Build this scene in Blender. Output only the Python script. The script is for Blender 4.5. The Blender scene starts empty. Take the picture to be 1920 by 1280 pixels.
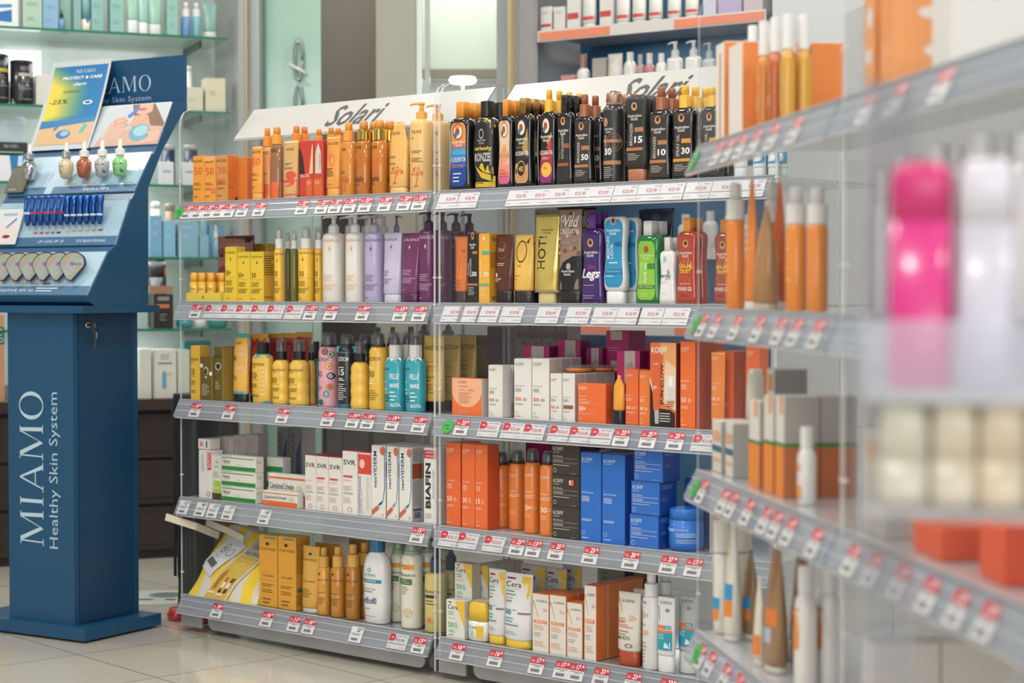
import bpy, math, random
from mathutils import Vector, Matrix
random.seed(7)
sc = bpy.context.scene
COL = sc.collection
# ------------------------------------------------------------- camera
F = 3500.0; EYE = .87; PITCH = math.atan(95/F)
cd = bpy.data.cameras.new('camera'); cam = bpy.data.objects.new('camera', cd); COL.objects.link(cam)
cd.sensor_width = 36; cd.lens = 36*F/1920; cd.clip_start = .05
cam.location = (0, 0, EYE); cam.rotation_euler = (math.pi/2-PITCH, 0, 0)
cd.dof.use_dof = True; cd.dof.focus_distance = 4.15; cd.dof.aperture_fstop = 4.0
sc.camera = cam
# ------------------------------------------------------------- world, view, lights
sc.view_settings.view_transform = 'Standard'; sc.view_settings.look = 'None'
sc.view_settings.gamma = 1; sc.view_settings.use_curve_mapping = False
sc.view_settings.exposure = 0.0
w = bpy.data.worlds.new('world'); sc.world = w; w.use_nodes = True
w.node_tree.nodes['Background'].inputs[0].default_value = (.92, .95, 1, 1)
w.node_tree.nodes['Background'].inputs[1].default_value = .25
sc.cycles.max_bounces = 7; sc.cycles.diffuse_bounces = 3; sc.cycles.glossy_bounces = 3
sc.cycles.transmission_bounces = 3; sc.cycles.transparent_max_bounces = 28
sc.cycles.caustics_reflective = False; sc.cycles.caustics_refractive = False
sc.cycles.sample_clamp_indirect = 6
CEIL = 2.9
LAMPS = [(-2.4, 2.2), (-.9, 2.3), (.9, 1.6), (-1.9, 3.6), (-.3, 3.3), (1.6, 3.2), (-2.6, 5.2), (-1.0, 5.1), (.7, 5.3), (2.3, 4.9), (-.9, .6), (1.2, .2)]
def area(name, loc, size, power, col=(1, .97, .92), rot=(0, 0, 0), sy=None):
    l = bpy.data.lights.new(name, 'AREA'); l.energy = power; l.color = col
    l.shape = 'DISK' if sy is None else 'RECTANGLE'; l.size = size
    if sy: l.size_y = sy
    o = bpy.data.objects.new(name, l); COL.objects.link(o); o.location = loc; o.rotation_euler = rot
    return o
for i, (x, y) in enumerate(LAMPS):
    area('ceiling_lamp_light', (x, y, CEIL-.06), .34, 15)
# broad fill light added behind the camera to raise the ambient light
area('front_fill_light', (-.8, -2.6, 1.6), 4.4, 92, (.95, .97, 1), (math.radians(90), 0, 0), 2.2)

# ------------------------------------------------------------- pixel <-> place helpers
cp, sp = math.cos(PITCH), math.sin(PITCH)
def ray(px, py):
    a = (px-960)/F; b = (640-py)/F
    return Vector((a, cp+b*sp, -sp+b*cp))
class Unit:
    def __init__(s, P, D):
        s.P = Vector(P); d = Vector(D).normalized(); s.d = d; s.n = Vector((-d.y, d.x)); s.phi = math.atan2(d.y, d.x)
    def at(s, u, v, z=0):
        p = s.P+s.d*u+s.n*v; return Vector((p.x, p.y, z))
    def hit(s, px, py, v):      # where the sight line through a pixel meets the plane at depth v: (u, z)
        r = ray(px, py); q = s.P+s.n*v
        t = q.dot(s.n)/(r.x*s.n.x+r.y*s.n.y)
        return (Vector((r.x*t, r.y*t))-s.P).dot(s.d), EYE+r.z*t
    def view(s, u, v):          # distance and viewing angle seen from the camera
        p = s.at(u, v); r = Vector((p.x, p.y)); return p.y, math.acos(max(-1, min(1, r.normalized().dot(s.n))))
def onfloor(px, dist): return Vector(((px-960)/F*dist, dist))
def sp_at(x): return 183.4+.0535*(x-340)
def ab(x): return onfloor(x, F*.25/sp_at(x))
pA0 = ab(340); pA1 = ab(818); pB1 = ab(1452)
DAB = pB1-pA0
A = Unit(pA0, DAB); B = Unit(ab(826), DAB)
WA = (pA1-pA0).length-.008; WB = (pB1-ab(826)).length
C0 = onfloor(1310, F*.25/303); C1 = onfloor(1498, F*.25/373)
C = Unit(C0, C1-C0); WC = .72
D_ = Unit(C.P+C.d*(WC+.015), C.d); WD = .75
SH = [None, 1.0926, .8426, .5926, .3426, .0926]

# ------------------------------------------------------------- materials
_m = {}
def lin(h):
    if isinstance(h, (tuple, list)): return tuple(h)+(1,)
    v = [int(h[i:i+2], 16)/255 for i in (0, 2, 4)]
    v = [c/12.92 if c <= .04045 else ((c+.055)/1.055)**2.4 for c in v]; g = .3*v[0]+.59*v[1]+.11*v[2]
    return tuple((c*.93+g*.07)*.97 for c in v)+(1,)
def mat(h, rough=.42, metal=0, coat=0, alpha=1, emit=0, bump=0):
    k = (h, rough, metal, coat, alpha, emit, bump)
    if k in _m: return _m[k]
    m = bpy.data.materials.new('finish_'+str(h)); m.use_nodes = True
    nt = m.node_tree; b = nt.nodes['Principled BSDF']
    b.inputs['Base Color'].default_value = lin(h); b.inputs['Roughness'].default_value = rough
    b.inputs['Metallic'].default_value = metal; b.inputs['Coat Weight'].default_value = coat
    b.inputs['Coat Roughness'].default_value = .08; b.inputs['Alpha'].default_value = alpha
    if emit:
        b.inputs['Emission Color'].default_value = lin(h); b.inputs['Emission Strength'].default_value = emit
    if bump:
        n = nt.nodes.new('ShaderNodeTexNoise'); n.inputs['Scale'].default_value = bump
        bp = nt.nodes.new('ShaderNodeBump'); bp.inputs['Strength'].default_value = .35; bp.inputs['Distance'].default_value = .002
        tc = nt.nodes.new('ShaderNodeTexCoord'); nt.links.new(tc.outputs['Object'], n.inputs['Vector'])
        nt.links.new(n.outputs['Fac'], bp.inputs['Height']); nt.links.new(bp.outputs['Normal'], b.inputs['Normal'])
    _m[k] = m; return m
def clear(name, tint=(.95, .97, .97), haze=(.5, .52, .54), hf=.12, rough=.06, spec=1.0):
    k = ('clear', name)
    if k in _m: return _m[k]
    m = bpy.data.materials.new(name); m.use_nodes = True; nt = m.node_tree; nt.nodes.clear()
    out = nt.nodes.new('ShaderNodeOutputMaterial'); t = nt.nodes.new('ShaderNodeBsdfTransparent'); t.inputs[0].default_value = tint+(1,)
    d = nt.nodes.new('ShaderNodeBsdfDiffuse'); d.inputs[0].default_value = haze+(1,)
    g = nt.nodes.new('ShaderNodeBsdfGlossy'); g.inputs['Roughness'].default_value = rough; g.inputs[0].default_value = (1, 1, 1, 1)
    lw = nt.nodes.new('ShaderNodeFresnel'); lw.inputs[0].default_value = 1.45
    mu = nt.nodes.new('ShaderNodeMath'); mu.operation = 'MULTIPLY'; mu.use_clamp = True
    m1 = nt.nodes.new('ShaderNodeMixShader'); m1.inputs[0].default_value = hf
    m2 = nt.nodes.new('ShaderNodeMixShader')
    L = nt.links.new
    ge = nt.nodes.new('ShaderNodeNewGeometry'); iv = nt.nodes.new('ShaderNodeMath'); iv.operation = 'SUBTRACT'; iv.inputs[0].default_value = spec
    L(ge.outputs['Backfacing'], iv.inputs[1]); iv.use_clamp = True; L(iv.outputs[0], mu.inputs[1])
    L(t.outputs[0], m1.inputs[1]); L(d.outputs[0], m1.inputs[2]); L(lw.outputs[0], mu.inputs[0]); L(mu.outputs[0], m2.inputs[0])
    L(m1.outputs[0], m2.inputs[1]); L(g.outputs[0], m2.inputs[2]); L(m2.outputs[0], out.inputs[0])
    _m[k] = m; return m
ACR = clear('acrylic_sheet', (.97, .98, .98), (.6, .62, .64), .03, .04, .55)
EDGE = clear('acrylic_edge', (.85, .86, .88), (.72, .73, .75), .62, .1, .8)
LIP = clear('price_rail_acrylic', (.82, .85, .90), (.53, .56, .61), .36, .12, .9)
BOARD = clear('shelf_board', (.88, .89, .90), (.80, .80, .82), .45, .12, 1)
BACK = clear('back_panel_acrylic', (.93, .92, .93), (.6, .58, .6), .10, .1, .4)
CAPC = clear('clear_overcap', (.9, .9, .9), (.66, .66, .66), .12, .05, .9)
GLASS = clear('green_edge_glass', (.86, .93, .9), (.3, .5, .42), .10, .03, .8)
GEDGE = mat('1f7a5c', .2, coat=.4)

# ------------------------------------------------------------- mesh building
class MB:
    def __init__(s): s.v = []; s.f = []; s.m = []; s.mats = []; s.smooth = []
    def mi(s, m):
        if m not in s.mats: s.mats.append(m)
        return s.mats.index(m)
    def face(s, pts, m, sm=False):
        i = len(s.v); s.v += [tuple(p) for p in pts]; s.f.append(list(range(i, i+len(pts)))); s.m.append(s.mi(m)); s.smooth.append(sm)
    def box(s, x0, x1, y0, y1, z0, z1, m, front=None, right=None, top=None):
        p = [(x0, y0, z0), (x1, y0, z0), (x1, y1, z0), (x0, y1, z0), (x0, y0, z1), (x1, y0, z1), (x1, y1, z1), (x0, y1, z1)]
        i = len(s.v); s.v += p
        for q, mm in (((0, 1, 5, 4), front), ((1, 2, 6, 5), right), ((2, 3, 7, 6), None), ((3, 0, 4, 7), None), ((4, 5, 6, 7), top), ((3, 2, 1, 0), None)):
            s.f.append([i+k for k in q]); s.m.append(s.mi(mm or m)); s.smooth.append(False)
    def obox(s, o, ax, ay, az, m):   # box from corner o with edge vectors
        o = Vector(o); ax = Vector(ax); ay = Vector(ay); az = Vector(az)
        P = [o, o+ax, o+ax+ay, o+ay]; P += [p+az for p in P]
        i = len(s.v); s.v += [tuple(p) for p in P]
        for q in ((0, 1, 5, 4), (1, 2, 6, 5), (2, 3, 7, 6), (3, 0, 4, 7), (4, 5, 6, 7), (3, 2, 1, 0)):
            s.f.append([i+k for k in q]); s.m.append(s.mi(m)); s.smooth.append(False)
    def prism(s, prof, x0, x1, m, side=None):   # profile in (y, z) run along x
        n = len(prof); i = len(s.v)
        s.v += [(x0, y, z) for y, z in prof]+[(x1, y, z) for y, z in prof]
        for k in range(n):
            j = (k+1) % n; s.f.append([i+k, i+j, i+n+j, i+n+k]); s.m.append(s.mi(m)); s.smooth.append(False)
        s.f.append([i+k for k in range(n)][::-1]); s.m.append(s.mi(side or m)); s.smooth.append(False)
        s.f.append([i+n+k for k in range(n)]); s.m.append(s.mi(side or m)); s.smooth.append(False)
    def rings(s, R, m, cap0=True, cap1=True, sm=True):
        n = len(R[0]); base = []
        for r in R:
            base.append(len(s.v)); s.v += [tuple(p) for p in r]
        mm = s.mi(m)
        for a, b in zip(base, base[1:]):
            for k in range(n):
                j = (k+1) % n; s.f.append([a+k, a+j, b+j, b+k]); s.m.append(mm); s.smooth.append(sm)
        if cap0: s.f.append([base[0]+k for k in range(n)][::-1]); s.m.append(mm); s.smooth.append(False)
        if cap1: s.f.append([base[-1]+k for k in range(n)]); s.m.append(mm); s.smooth.append(False)
    def loft(s, secs, m, n=22, cap0=True, cap1=True):
        s.rings([ring(q, n) for q in secs], m, cap0, cap1)
    def tube(s, pts, r, m, n=8):
        pts = [Vector(p) for p in pts]; R = []
        for i, p in enumerate(pts):
            t = (pts[min(i+1, len(pts)-1)]-pts[max(i-1, 0)]).normalized()
            a = t.cross(Vector((0, 0, 1)))
            if a.length < .01: a = t.cross(Vector((0, 1, 0)))
            a.normalize(); b = t.cross(a)
            rr = r[i] if isinstance(r, (list, tuple)) else r
            R.append([p+a*(rr*math.cos(2*math.pi*k/n))+b*(rr*math.sin(2*math.pi*k/n)) for k in range(n)])
        s.rings(R, m)
    def build(s, name, parent=None, loc=None):
        me = bpy.data.meshes.new(name); me.from_pydata(s.v, [], s.f)
        for m in s.mats: me.materials.append(m)
        me.polygons.foreach_set('material_index', s.m); me.polygons.foreach_set('use_smooth', s.smooth)
        me.update()
        o = bpy.data.objects.new(name, me); COL.objects.link(o)
        if parent: o.parent = parent
        if loc: o.location = loc
        return o
def ring(q, n=22):
    z, rx, ry = q[:3]; e = q[3] if len(q) > 3 else 2; cx = q[4] if len(q) > 4 else 0; cy = q[5] if len(q) > 5 else 0
    R = []
    for k in range(n):
        a = 2*math.pi*(k+.5)/n; c, s_ = math.cos(a), math.sin(a)
        R.append((cx+rx*math.copysign(abs(c)**(2/e), c), cy+ry*math.copysign(abs(s_)**(2/e), s_), z))
    return R
def width_of(secs):
    def f(z):
        for a, b in zip(secs, secs[1:]):
            if a[0] <= z <= b[0] and b[0] > a[0]: t = (z-a[0])/(b[0]-a[0]); return a[1]*(1-t)+b[1]*t
        return secs[-1][1] if z > secs[-1][0] else secs[0][1]
    return f
def front_of(secs):
    def f(x, z):
        q = secs[0]
        for a, b in zip(secs, secs[1:]):
            if a[0] <= z <= b[0] and b[0] > a[0]:
                t = (z-a[0])/(b[0]-a[0]); g = lambda i, d: (a[i] if len(a) > i else d)*(1-t)+(b[i] if len(b) > i else d)*t
                q = (z, g(1, 0), g(2, 0), g(3, 2), g(4, 0), g(5, 0)); break
        else:
            if z > secs[-1][0]: q = secs[-1]
        q = tuple(q)+(2, 0, 0)[len(q)-3:]
        k = min(.985, abs((x-q[4])/max(q[1], 1e-6)))
        return q[5]-q[2]*(1-k**q[3])**(1/q[3])
    return f
_g = {}
def glyphs(txt, bold=0, shear=0):
    k = (txt, bold, shear)
    if k in _g: return _g[k]
    cu = bpy.data.curves.new('lettering', 'FONT'); cu.body = txt; cu.resolution_u = 2; cu.offset = .012*bold; cu.shear = shear
    ob = bpy.data.objects.new('lettering', cu)
    me = bpy.data.meshes.new_from_object(ob)
    V = [(v.co.x, v.co.y) for v in me.vertices]; Fc = [list(p.vertices) for p in me.polygons]
    bpy.data.objects.remove(ob); bpy.data.meshes.remove(me); bpy.data.curves.remove(cu)
    if not V: V = [(0, 0), (1, 1)]
    x0 = min(v[0] for v in V); x1 = max(v[0] for v in V); y0 = min(v[1] for v in V); y1 = max(v[1] for v in V)
    V = [((x-x0)/max(x1-x0, 1e-6), (y-y0)/max(y1-y0, 1e-6)) for x, y in V]
    _g[k] = (V, Fc); return _g[k]
def serif(txt):       # tall roman capitals for the blue stand
    V = []; Fc = []; x = 0
    def q(*p): Fc.append(list(range(len(V), len(V)+len(p)))); V.extend([(x+a, b) for a, b in p])
    def sf(c, y, w=.13): q((c-w, y), (c+w, y), (c+w, y+.035), (c-w, y+.035))
    for ch in txt:
        if ch == 'I':
            q((.14, 0), (.26, 0), (.26, 1), (.14, 1)); sf(.2, 0); sf(.2, .965); x += .48
        elif ch == 'M':
            q((.12, 0), (.165, 0), (.2, 1), (.15, 1)); q((.15, 1), (.3, 1), (.66, .12), (.58, 0)); q((.58, 0), (.62, .06), (1.0, 1), (.95, 1))
            q((.95, 1), (1.07, 1), (1.1, 0), (.97, 0)); sf(.14, 0, .11); sf(1.04, 0); sf(.16, .965, .1); sf(1.03, .965, .1); x += 1.28
        elif ch == 'A':
            q((.1, 0), (.145, 0), (.5, .93), (.46, 1)); q((.46, 1), (.52, 1), (.92, 0), (.78, 0)); q((.25, .32), (.68, .32), (.66, .36), (.27, .36))
            sf(.12, 0, .1); sf(.85, 0, .13); x += 1.04
        elif ch == 'O':
            n = 28
            for k in range(n):
                a, b = 2*math.pi*k/n, 2*math.pi*(k+1)/n
                o = lambda t: (.52+.46*math.cos(t), .5+.52*math.sin(t)); i_ = lambda t: (.52+.33*math.cos(t), .5+.485*math.sin(t))
                q(o(a), o(b), i_(b), i_(a))
            x += 1.04
    w_ = max(v[0] for v in V)
    return [(a/w_, b) for a, b in V], Fc
def clipx(P, x, keep_right):
    out = []
    for i in range(len(P)):
        a, b = P[i-1], P[i]; ia = (a[0] >= x) == keep_right or a[0] == x; ib = (b[0] >= x) == keep_right or b[0] == x
        if ia != ib and abs(b[0]-a[0]) > 1e-12:
            t = (x-a[0])/(b[0]-a[0]); out.append((x, a[1]+t*(b[1]-a[1])))
        if ib: out.append(b)
    return out
class Pr:             # printing on a surface; x in -.5..+.5 of w, z in 0..1 of h
    def __init__(s, w, h, z0=0, front=None, strips=0, xc=0, zs=0, wf=None):
        s.w, s.h, s.z0, s.fr, s.st, s.xc, s.zs, s.wf = w, h, z0, front or (lambda x, z: 0), strips, xc, zs, wf; s.mb = MB(); s.k = 0
    def pt(s, X, Z, off):
        return (X, s.fr(X, Z)-off, Z)
    def poly(s, P, col, **kw):      # P in metres
        m = mat(col, kw.get('rough', .45), kw.get('metal', 0)); off = .0004+min(.0012, .00007*s.k)
        if not s.st: s.mb.face([s.pt(x, z, off) for x, z in P], m); return
        xs = [p[0] for p in P]; a, b = min(xs), max(xs); n = max(1, min(12, int(math.ceil((b-a)/(s.w/s.st)))))
        for i in range(n):
            Q = P
            if i > 0: Q = clipx(Q, a+(b-a)*i/n, True)
            if i < n-1: Q = clipx(Q, a+(b-a)*(i+1)/n, False)
            if len(Q) < 3: continue
            if not s.zs: s.mb.face([s.pt(x, z, off) for x, z in Q], m); continue
            zz = [q[1] for q in Q]; z0, z1 = min(zz), max(zz); nz = max(1, min(16, int(math.ceil((z1-z0)/(s.h/s.zs)-.01))))
            for j in range(nz):
                R = [(b, a) for a, b in Q]
                if j > 0: R = clipx(R, z0+(z1-z0)*j/nz, True)
                if j < nz-1: R = clipx(R, z0+(z1-z0)*(j+1)/nz, False)
                if len(R) > 2: s.mb.face([s.pt(x, z, off) for z, x in R], m)
    def X(s, x): return s.xc+x*s.w
    def Z(s, z): return s.z0+z*s.h
    def add(s, items):
        for it in items:
            k = it[0]
            if k == 'q': k = 'r'
            else: s.k += 1
            if k == 'r': _, x0, z0, x1, z1, c = it[:6]; s.poly([(s.X(x0), s.Z(z0)), (s.X(x1), s.Z(z0)), (s.X(x1), s.Z(z1)), (s.X(x0), s.Z(z1))], c)
            elif k == 'g':           # the same with a metallic foil
                _, x0, z0, x1, z1, c = it[:6]; s.poly([(s.X(x0), s.Z(z0)), (s.X(x1), s.Z(z0)), (s.X(x1), s.Z(z1)), (s.X(x0), s.Z(z1))], c, rough=.2, metal=.9)
            elif k == 'e':
                _, x, z, rx, rz, c = it[:6]; n = 20; s.poly([(s.X(x+rx*math.cos(2*math.pi*i/n)), s.Z(z+rz*math.sin(2*math.pi*i/n))) for i in range(n)], c)
            elif k == 'o':           # ring
                _, x, z, rx, rz, th, c = it[:7]; n = 20
                for i in range(n):
                    a, b = 2*math.pi*i/n, 2*math.pi*(i+1)/n
                    s.poly([(s.X(x+rx*math.cos(a)), s.Z(z+rz*math.sin(a))), (s.X(x+rx*math.cos(b)), s.Z(z+rz*math.sin(b))), (s.X(x+rx*(1-th)*math.cos(b)), s.Z(z+rz*(1-th)*math.sin(b))), (s.X(x+rx*(1-th)*math.cos(a)), s.Z(z+rz*(1-th)*math.sin(a)))], c)
            elif k == 'h':           # label panel following the bottle outline: z0, z1, half width, [(z, colour), ...] upwards
                _, z0, z1, hw, cs = it[:5]; n = 26; f = s.wf or (lambda z: s.w/2); W0 = s.w/2
                def hf(t):
                    e = min(t, 1-t)*(z1-z0)*s.h/(W0*.7); r_ = 1 if e >= 1 else .62+.38*math.sqrt(max(0, 1-(1-e)**2)); return hw*2*f(s.Z(z0+t*(z1-z0)))*r_
                for i in range(n):
                    a, b = i/n, (i+1)/n; c = [q[1] for q in cs if q[0] <= (a+b)/2][-1]; za, zb = s.Z(z0+a*(z1-z0)), s.Z(z0+b*(z1-z0)); zc_, s.zs = s.zs, 0
                    s.poly([(-hf(a), za), (hf(a), za), (hf(b), zb), (-hf(b), zb)], c); s.zs = zc_
            elif k == 'p': s.poly([(s.X(x), s.Z(z)) for x, z in it[1]], it[2])
            elif k == 'l':           # small print: x0, z of the first line, width, number of lines, colour, pitch
                _, x0, z, wd, n, c = it[:6]; dz = it[6] if len(it) > 6 else .022; rr = random.Random(int(z*999)+n)
                for i in range(n):
                    ww = wd*rr.uniform(.6, 1); s.poly([(s.X(x0), s.Z(z-i*dz)), (s.X(x0+ww), s.Z(z-i*dz)), (s.X(x0+ww), s.Z(z-i*dz+dz*.33)), (s.X(x0), s.Z(z-i*dz+dz*.33))], c)
            elif k in 'tvSV':        # text in the rectangle x0, z0, w, h ; v and V read upwards
                _, txt, x0, z0, ww, hh, c = it[:7]; o = it[7] if len(it) > 7 else {}
                V, Fc = serif(txt) if k in 'SV' else glyphs(txt, o.get('b', 0), o.get('s', 0))
                m = mat(c, .45); off = .0004+min(.0012, .00007*s.k); i0 = len(s.mb.v)
                for x, y in V:
                    if k in 'vV': x, y = 1-y, x
                    if o.get('down'): x, y = 1-x, 1-y
                    s.mb.v.append(s.pt(s.X(x0+x*ww), s.Z(z0+y*hh), off))
                mi = s.mb.mi(m)
                for f in Fc: s.mb.f.append([i0+q for q in f]); s.mb.m.append(mi); s.mb.smooth.append(False)
            elif k == 'b':           # bar code
                _, x0, z0, ww, hh, c = it[:6]; n = 9
                for i in range(n): s.poly([(s.X(x0+ww*i/n), s.Z(z0)), (s.X(x0+ww*(i+.55)/n), s.Z(z0)), (s.X(x0+ww*(i+.55)/n), s.Z(z0+hh)), (s.X(x0+ww*i/n), s.Z(z0+hh))], c)
    def build(s, parent, name='printed_label'):
        if s.mb.f: return s.mb.build(name, parent)

# ------------------------------------------------------------- things
def thing(name, label, cat, group=None, loc=(0, 0, 0), rot=0):
    o = bpy.data.objects.new(name, None); COL.objects.link(o); o.empty_display_size = .05
    o.location = loc; o.rotation_euler = (0, 0, rot); o['label'] = label; o['category'] = cat
    if group: o['group'] = group
    return o
def tag(o, label, cat, group=None):
    o['label'] = label; o['category'] = cat
    if group: o['group'] = group
    return o
KIDS = {}
def dup(r, label):
    c = r.copy(); COL.objects.link(c); c['label'] = label
    for ch in [x for x in COL.objects if x.parent == r]:
        d = ch.copy(); COL.objects.link(d); d.parent = c
        for g in [x for x in COL.objects if x.parent == ch]:
            e = g.copy(); COL.objects.link(e); e.parent = d
    return c
ORD = ['', 'second', 'third', 'fourth', 'fifth', 'sixth', 'seventh']
WHERE = {}
ITEMS = []            # (unit, shelf, u, short) for the price tags
# ------------------------------------------------------------- product shapes (local: x along the shelf, y into it, z up, front at -y)
BLK = '1b1b1d'; WHT = 'eae8e2'
def carton(r, w, h, d, c, side=None, tc=None, prints=(), sprints=(), lid=True):
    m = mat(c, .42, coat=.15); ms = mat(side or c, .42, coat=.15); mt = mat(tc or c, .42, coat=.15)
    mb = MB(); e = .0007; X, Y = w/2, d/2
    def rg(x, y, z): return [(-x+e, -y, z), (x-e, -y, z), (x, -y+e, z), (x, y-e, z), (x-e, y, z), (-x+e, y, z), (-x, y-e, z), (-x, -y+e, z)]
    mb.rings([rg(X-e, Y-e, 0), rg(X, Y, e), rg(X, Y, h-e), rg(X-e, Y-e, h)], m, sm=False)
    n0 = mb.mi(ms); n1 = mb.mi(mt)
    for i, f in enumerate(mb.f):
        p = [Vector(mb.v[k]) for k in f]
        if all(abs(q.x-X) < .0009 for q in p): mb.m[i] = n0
        if all(q.z > h-.0009 for q in p): mb.m[i] = n1
    if lid:                      # tucked top flap with its seam
        mb.box(-X+.0015, X-.0015, -Y+.002, Y-.001, h, h+.0006, mt)
    mb.build('carton_body', r)
    if prints: p = Pr(w, h, 0, lambda x, z: -Y); p.add(prints); p.build(r)
    if sprints:
        p = Pr(d, h, 0); p.add(sprints)
        p.mb.v = [(X-y, x, z) for x, y, z in p.mb.v]; p.build(r, 'side_print')
def body(r, secs, c, prints=(), strips=7, name='bottle_body', rough=.3, coat=.4, metal=0, alpha=1, pw=None, z0=None, h=None, n=24, zs=0):
    mb = MB(); mb.loft(secs, mat(c, rough, metal, coat, alpha), n); mb.build(name, r)
    if prints:
        W = 2*max(q[1] for q in secs); a = secs[0][0] if z0 is None else z0; b = (secs[-1][0]-a) if h is None else h
        p = Pr(pw or W, b, a, front_of(secs), strips, zs=zs, wf=width_of(secs)); p.add(prints); p.build(r)
def cyl(z0, z1, R, ch=.001): return [(z0, R-ch, R-ch), (z0+ch, R, R), (z1-ch, R, R), (z1, R-ch, R-ch)]
def ribbed(mb, z0, z1, R, m, n=24):
    RR = [[((R+(.0004 if k % 2 else 0))*math.cos(2*math.pi*k/n), (R+(.0004 if k % 2 else 0))*math.sin(2*math.pi*k/n), z) for k in range(n)] for z in (z0, z1-.001)]
    RR.append([((R-.001)*math.cos(2*math.pi*k/n), (R-.001)*math.sin(2*math.pi*k/n), z1) for k in range(n)])
    mb.rings(RR, m, sm=False)
def pump(r, z0, z1, R, c, dirx=-1, name='pump'):
    m = mat(c, .35, coat=.3); H = z1-z0; mb = MB()
    ribbed(mb, z0, z0+.42*H, R*.46, m); mb.loft(cyl(z0+.42*H, z0+.5*H, R*.34), m, 16); mb.loft(cyl(z0+.5*H, z1-.1*H, R*.2), m, 14)
    mb.loft(cyl(z1-.16*H, z1, R*.28), m, 14)
    mb.tube([(0, 0, z1-.06*H), (dirx*R*.5, -.0*R, z1-.05*H), (dirx*R*.95, -.0, z1-.1*H), (dirx*R*1.05, 0, z1-.17*H)], [R*.13, R*.12, R*.09, R*.07], m)
    mb.build(name, r)
def spraycap(r, z0, z1, R, c, over=False, collar=None):
    m = mat(c, .35, coat=.3); H = z1-z0; mb = MB(); ribbed(mb, z0, z0+.55*H, R, mat(collar, .15, .95) if collar else m)
    mb.loft([(z0+.55*H, R*.68, R*.68), (z1-.08*H, R*.66, R*.66), (z1-.02*H, R*.63, R*.63), (z1, R*.56, R*.56)], m, 18)
    mb.build('spray_head', r)
    if over:
        o = MB(); o.loft([(z0+.5*H, R*.95, R*.95), (z1+.1*H, R*.92, R*.92), (z1+.16*H, R*.8, R*.8)], CAPC, 18, cap0=False); o.build('clear_overcap', r)
def K_pump(r, w, k, h, hb, c, pc, prints, dirx=-1, **kw):
    e = 3 if k < .9 else 2
    secs = [(0, w*.94, w*k*.94, e), (.003, w, w*k, e), (hb-.012, w, w*k, e), (hb-.004, w*.93, w*k*.93, e), (hb, w*.6, w*k*.6, 2)]
    body(r, secs, c, prints, h=hb, **kw); pump(r, hb, h, w, pc, dirx)
def K_spray(r, w, k, h, hb, c, pc, prints, over=False, cr=.78, collar=None, cv=2, **kw):
    secs = [(0, w*.94, w*k*.94, cv), (.003, w, w*k, cv), (hb-.006, w, w*k, cv), (hb-.001, w*.85, w*k*.85, cv), (hb, w*.6, w*k*.6)]
    body(r, secs, c, prints, h=hb, **kw); spraycap(r, hb, h, w*cr, pc, over, collar)
def K_tube(r, w, k, h, hb, c, pc, prints, cw=.93, tw=1.04, crimp=.006, **kw):      # stands on its cap
    z = hb
    secs = [(z, w*.9, w*k*.9, 2), (z+.004, w, w*k, 2), (z+(h-z)*.35, w, w*k*.86, 2), (z+(h-z)*.7, w*1.01, w*k*.5, 2), (h-crimp, w*tw, .0014, 3), (h, w*tw, .0012, 3)]
    body(r, secs, c, prints, name='tube_body', z0=z, h=h-z, **kw)
    mb = MB(); mb.loft([(0, w*cw*.96, w*k*cw*.96), (.002, w*cw, w*k*cw), (z-.001, w*cw*.98, w*k*cw*.98), (z+.001, w*cw*.9, w*k*cw*.9)], mat(pc, .35, coat=.3), 24); mb.build('cap', r)
def K_aero(r, w, k, h, hb, c, pc, prints, over=True, cc=None, **kw):
    secs = [(0, w*.9, w*.9), (.003, w*.98, w*.98), (.006, w, w), (hb-w*.55, w, w), (hb-w*.25, w*.93, w*.93), (hb-w*.08, w*.8, w*.8), (hb, w*.72, w*.72)]
    body(r, secs, c, prints, name='can_body', h=hb, **kw)
    mb = MB(); m = mat(pc, .4, coat=.2); H = h-hb
    mb.loft([(hb, w*.74, w*.74), (hb+.22*H, w*.74, w*.74), (hb+.23*H, w*.6, w*.6), (hb+.55*H, w*.56, w*.56), (hb+.82*H, w*.4, w*.4, 2, .1*w), (hb+.9*H, w*.22, w*.22, 2, .15*w)], m, 20); mb.build('nozzle', r)
    if over:
        o = MB(); o.loft([(hb+.2*H, w*.76, w*.76), (hb+.75*H, w*.72, w*.72), (hb+.94*H, w*.6, w*.6), (h, w*.4, w*.4)], mat(cc, .3, .8) if cc else CAPC, 20, cap0=False); o.build('overcap', r)
def hourglass(w, k, h, z0=0, inv=False):
    P = [(0, .9), (.015, .99), (.1, 1.0), (.22, .97), (.42, .87), (.58, .84), (.74, .89), (.88, .95), (.94, .9), (.975, .72), (1, .45)]
    if inv: P = [(0, .62), (.02, .86), (.08, .97), (.2, 1), (.42, .86), (.6, .84), (.8, .97), (.92, 1), (.975, .9), (1, .6)]
    return [(z0+h*a, w*b, w*k*(b if not (a == 0 or a == 1) else b*.8), 3.4) for a, b in P]
def K_ag(r, w, k, h, hb, c, pc, prints, ct='flip', collar=None, **kw):
    secs = hourglass(w, k, hb); body(r, secs, c, prints, h=hb, rough=.12, coat=.8, zs=12, **kw)
    mb = MB(); R = w*.35
    if ct == 'flip': mb.loft([(hb-.003, R, R, 9), (h-.001, R*.98, R*.98, 9), (h, R*.9, R*.9, 9)], mat(pc, .32, coat=.4), 20); mb.build('flip_cap', r)
    elif ct == 'glitter': mb.loft([(hb-.003, R, R, 9), (h-.001, R, R, 9), (h, R*.9, R*.9, 9)], mat(pc, .22, .95, bump=900), 20); mb.build('flip_cap', r)
    else: spraycap(r, hb-.003, h, w*.42, pc)
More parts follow.
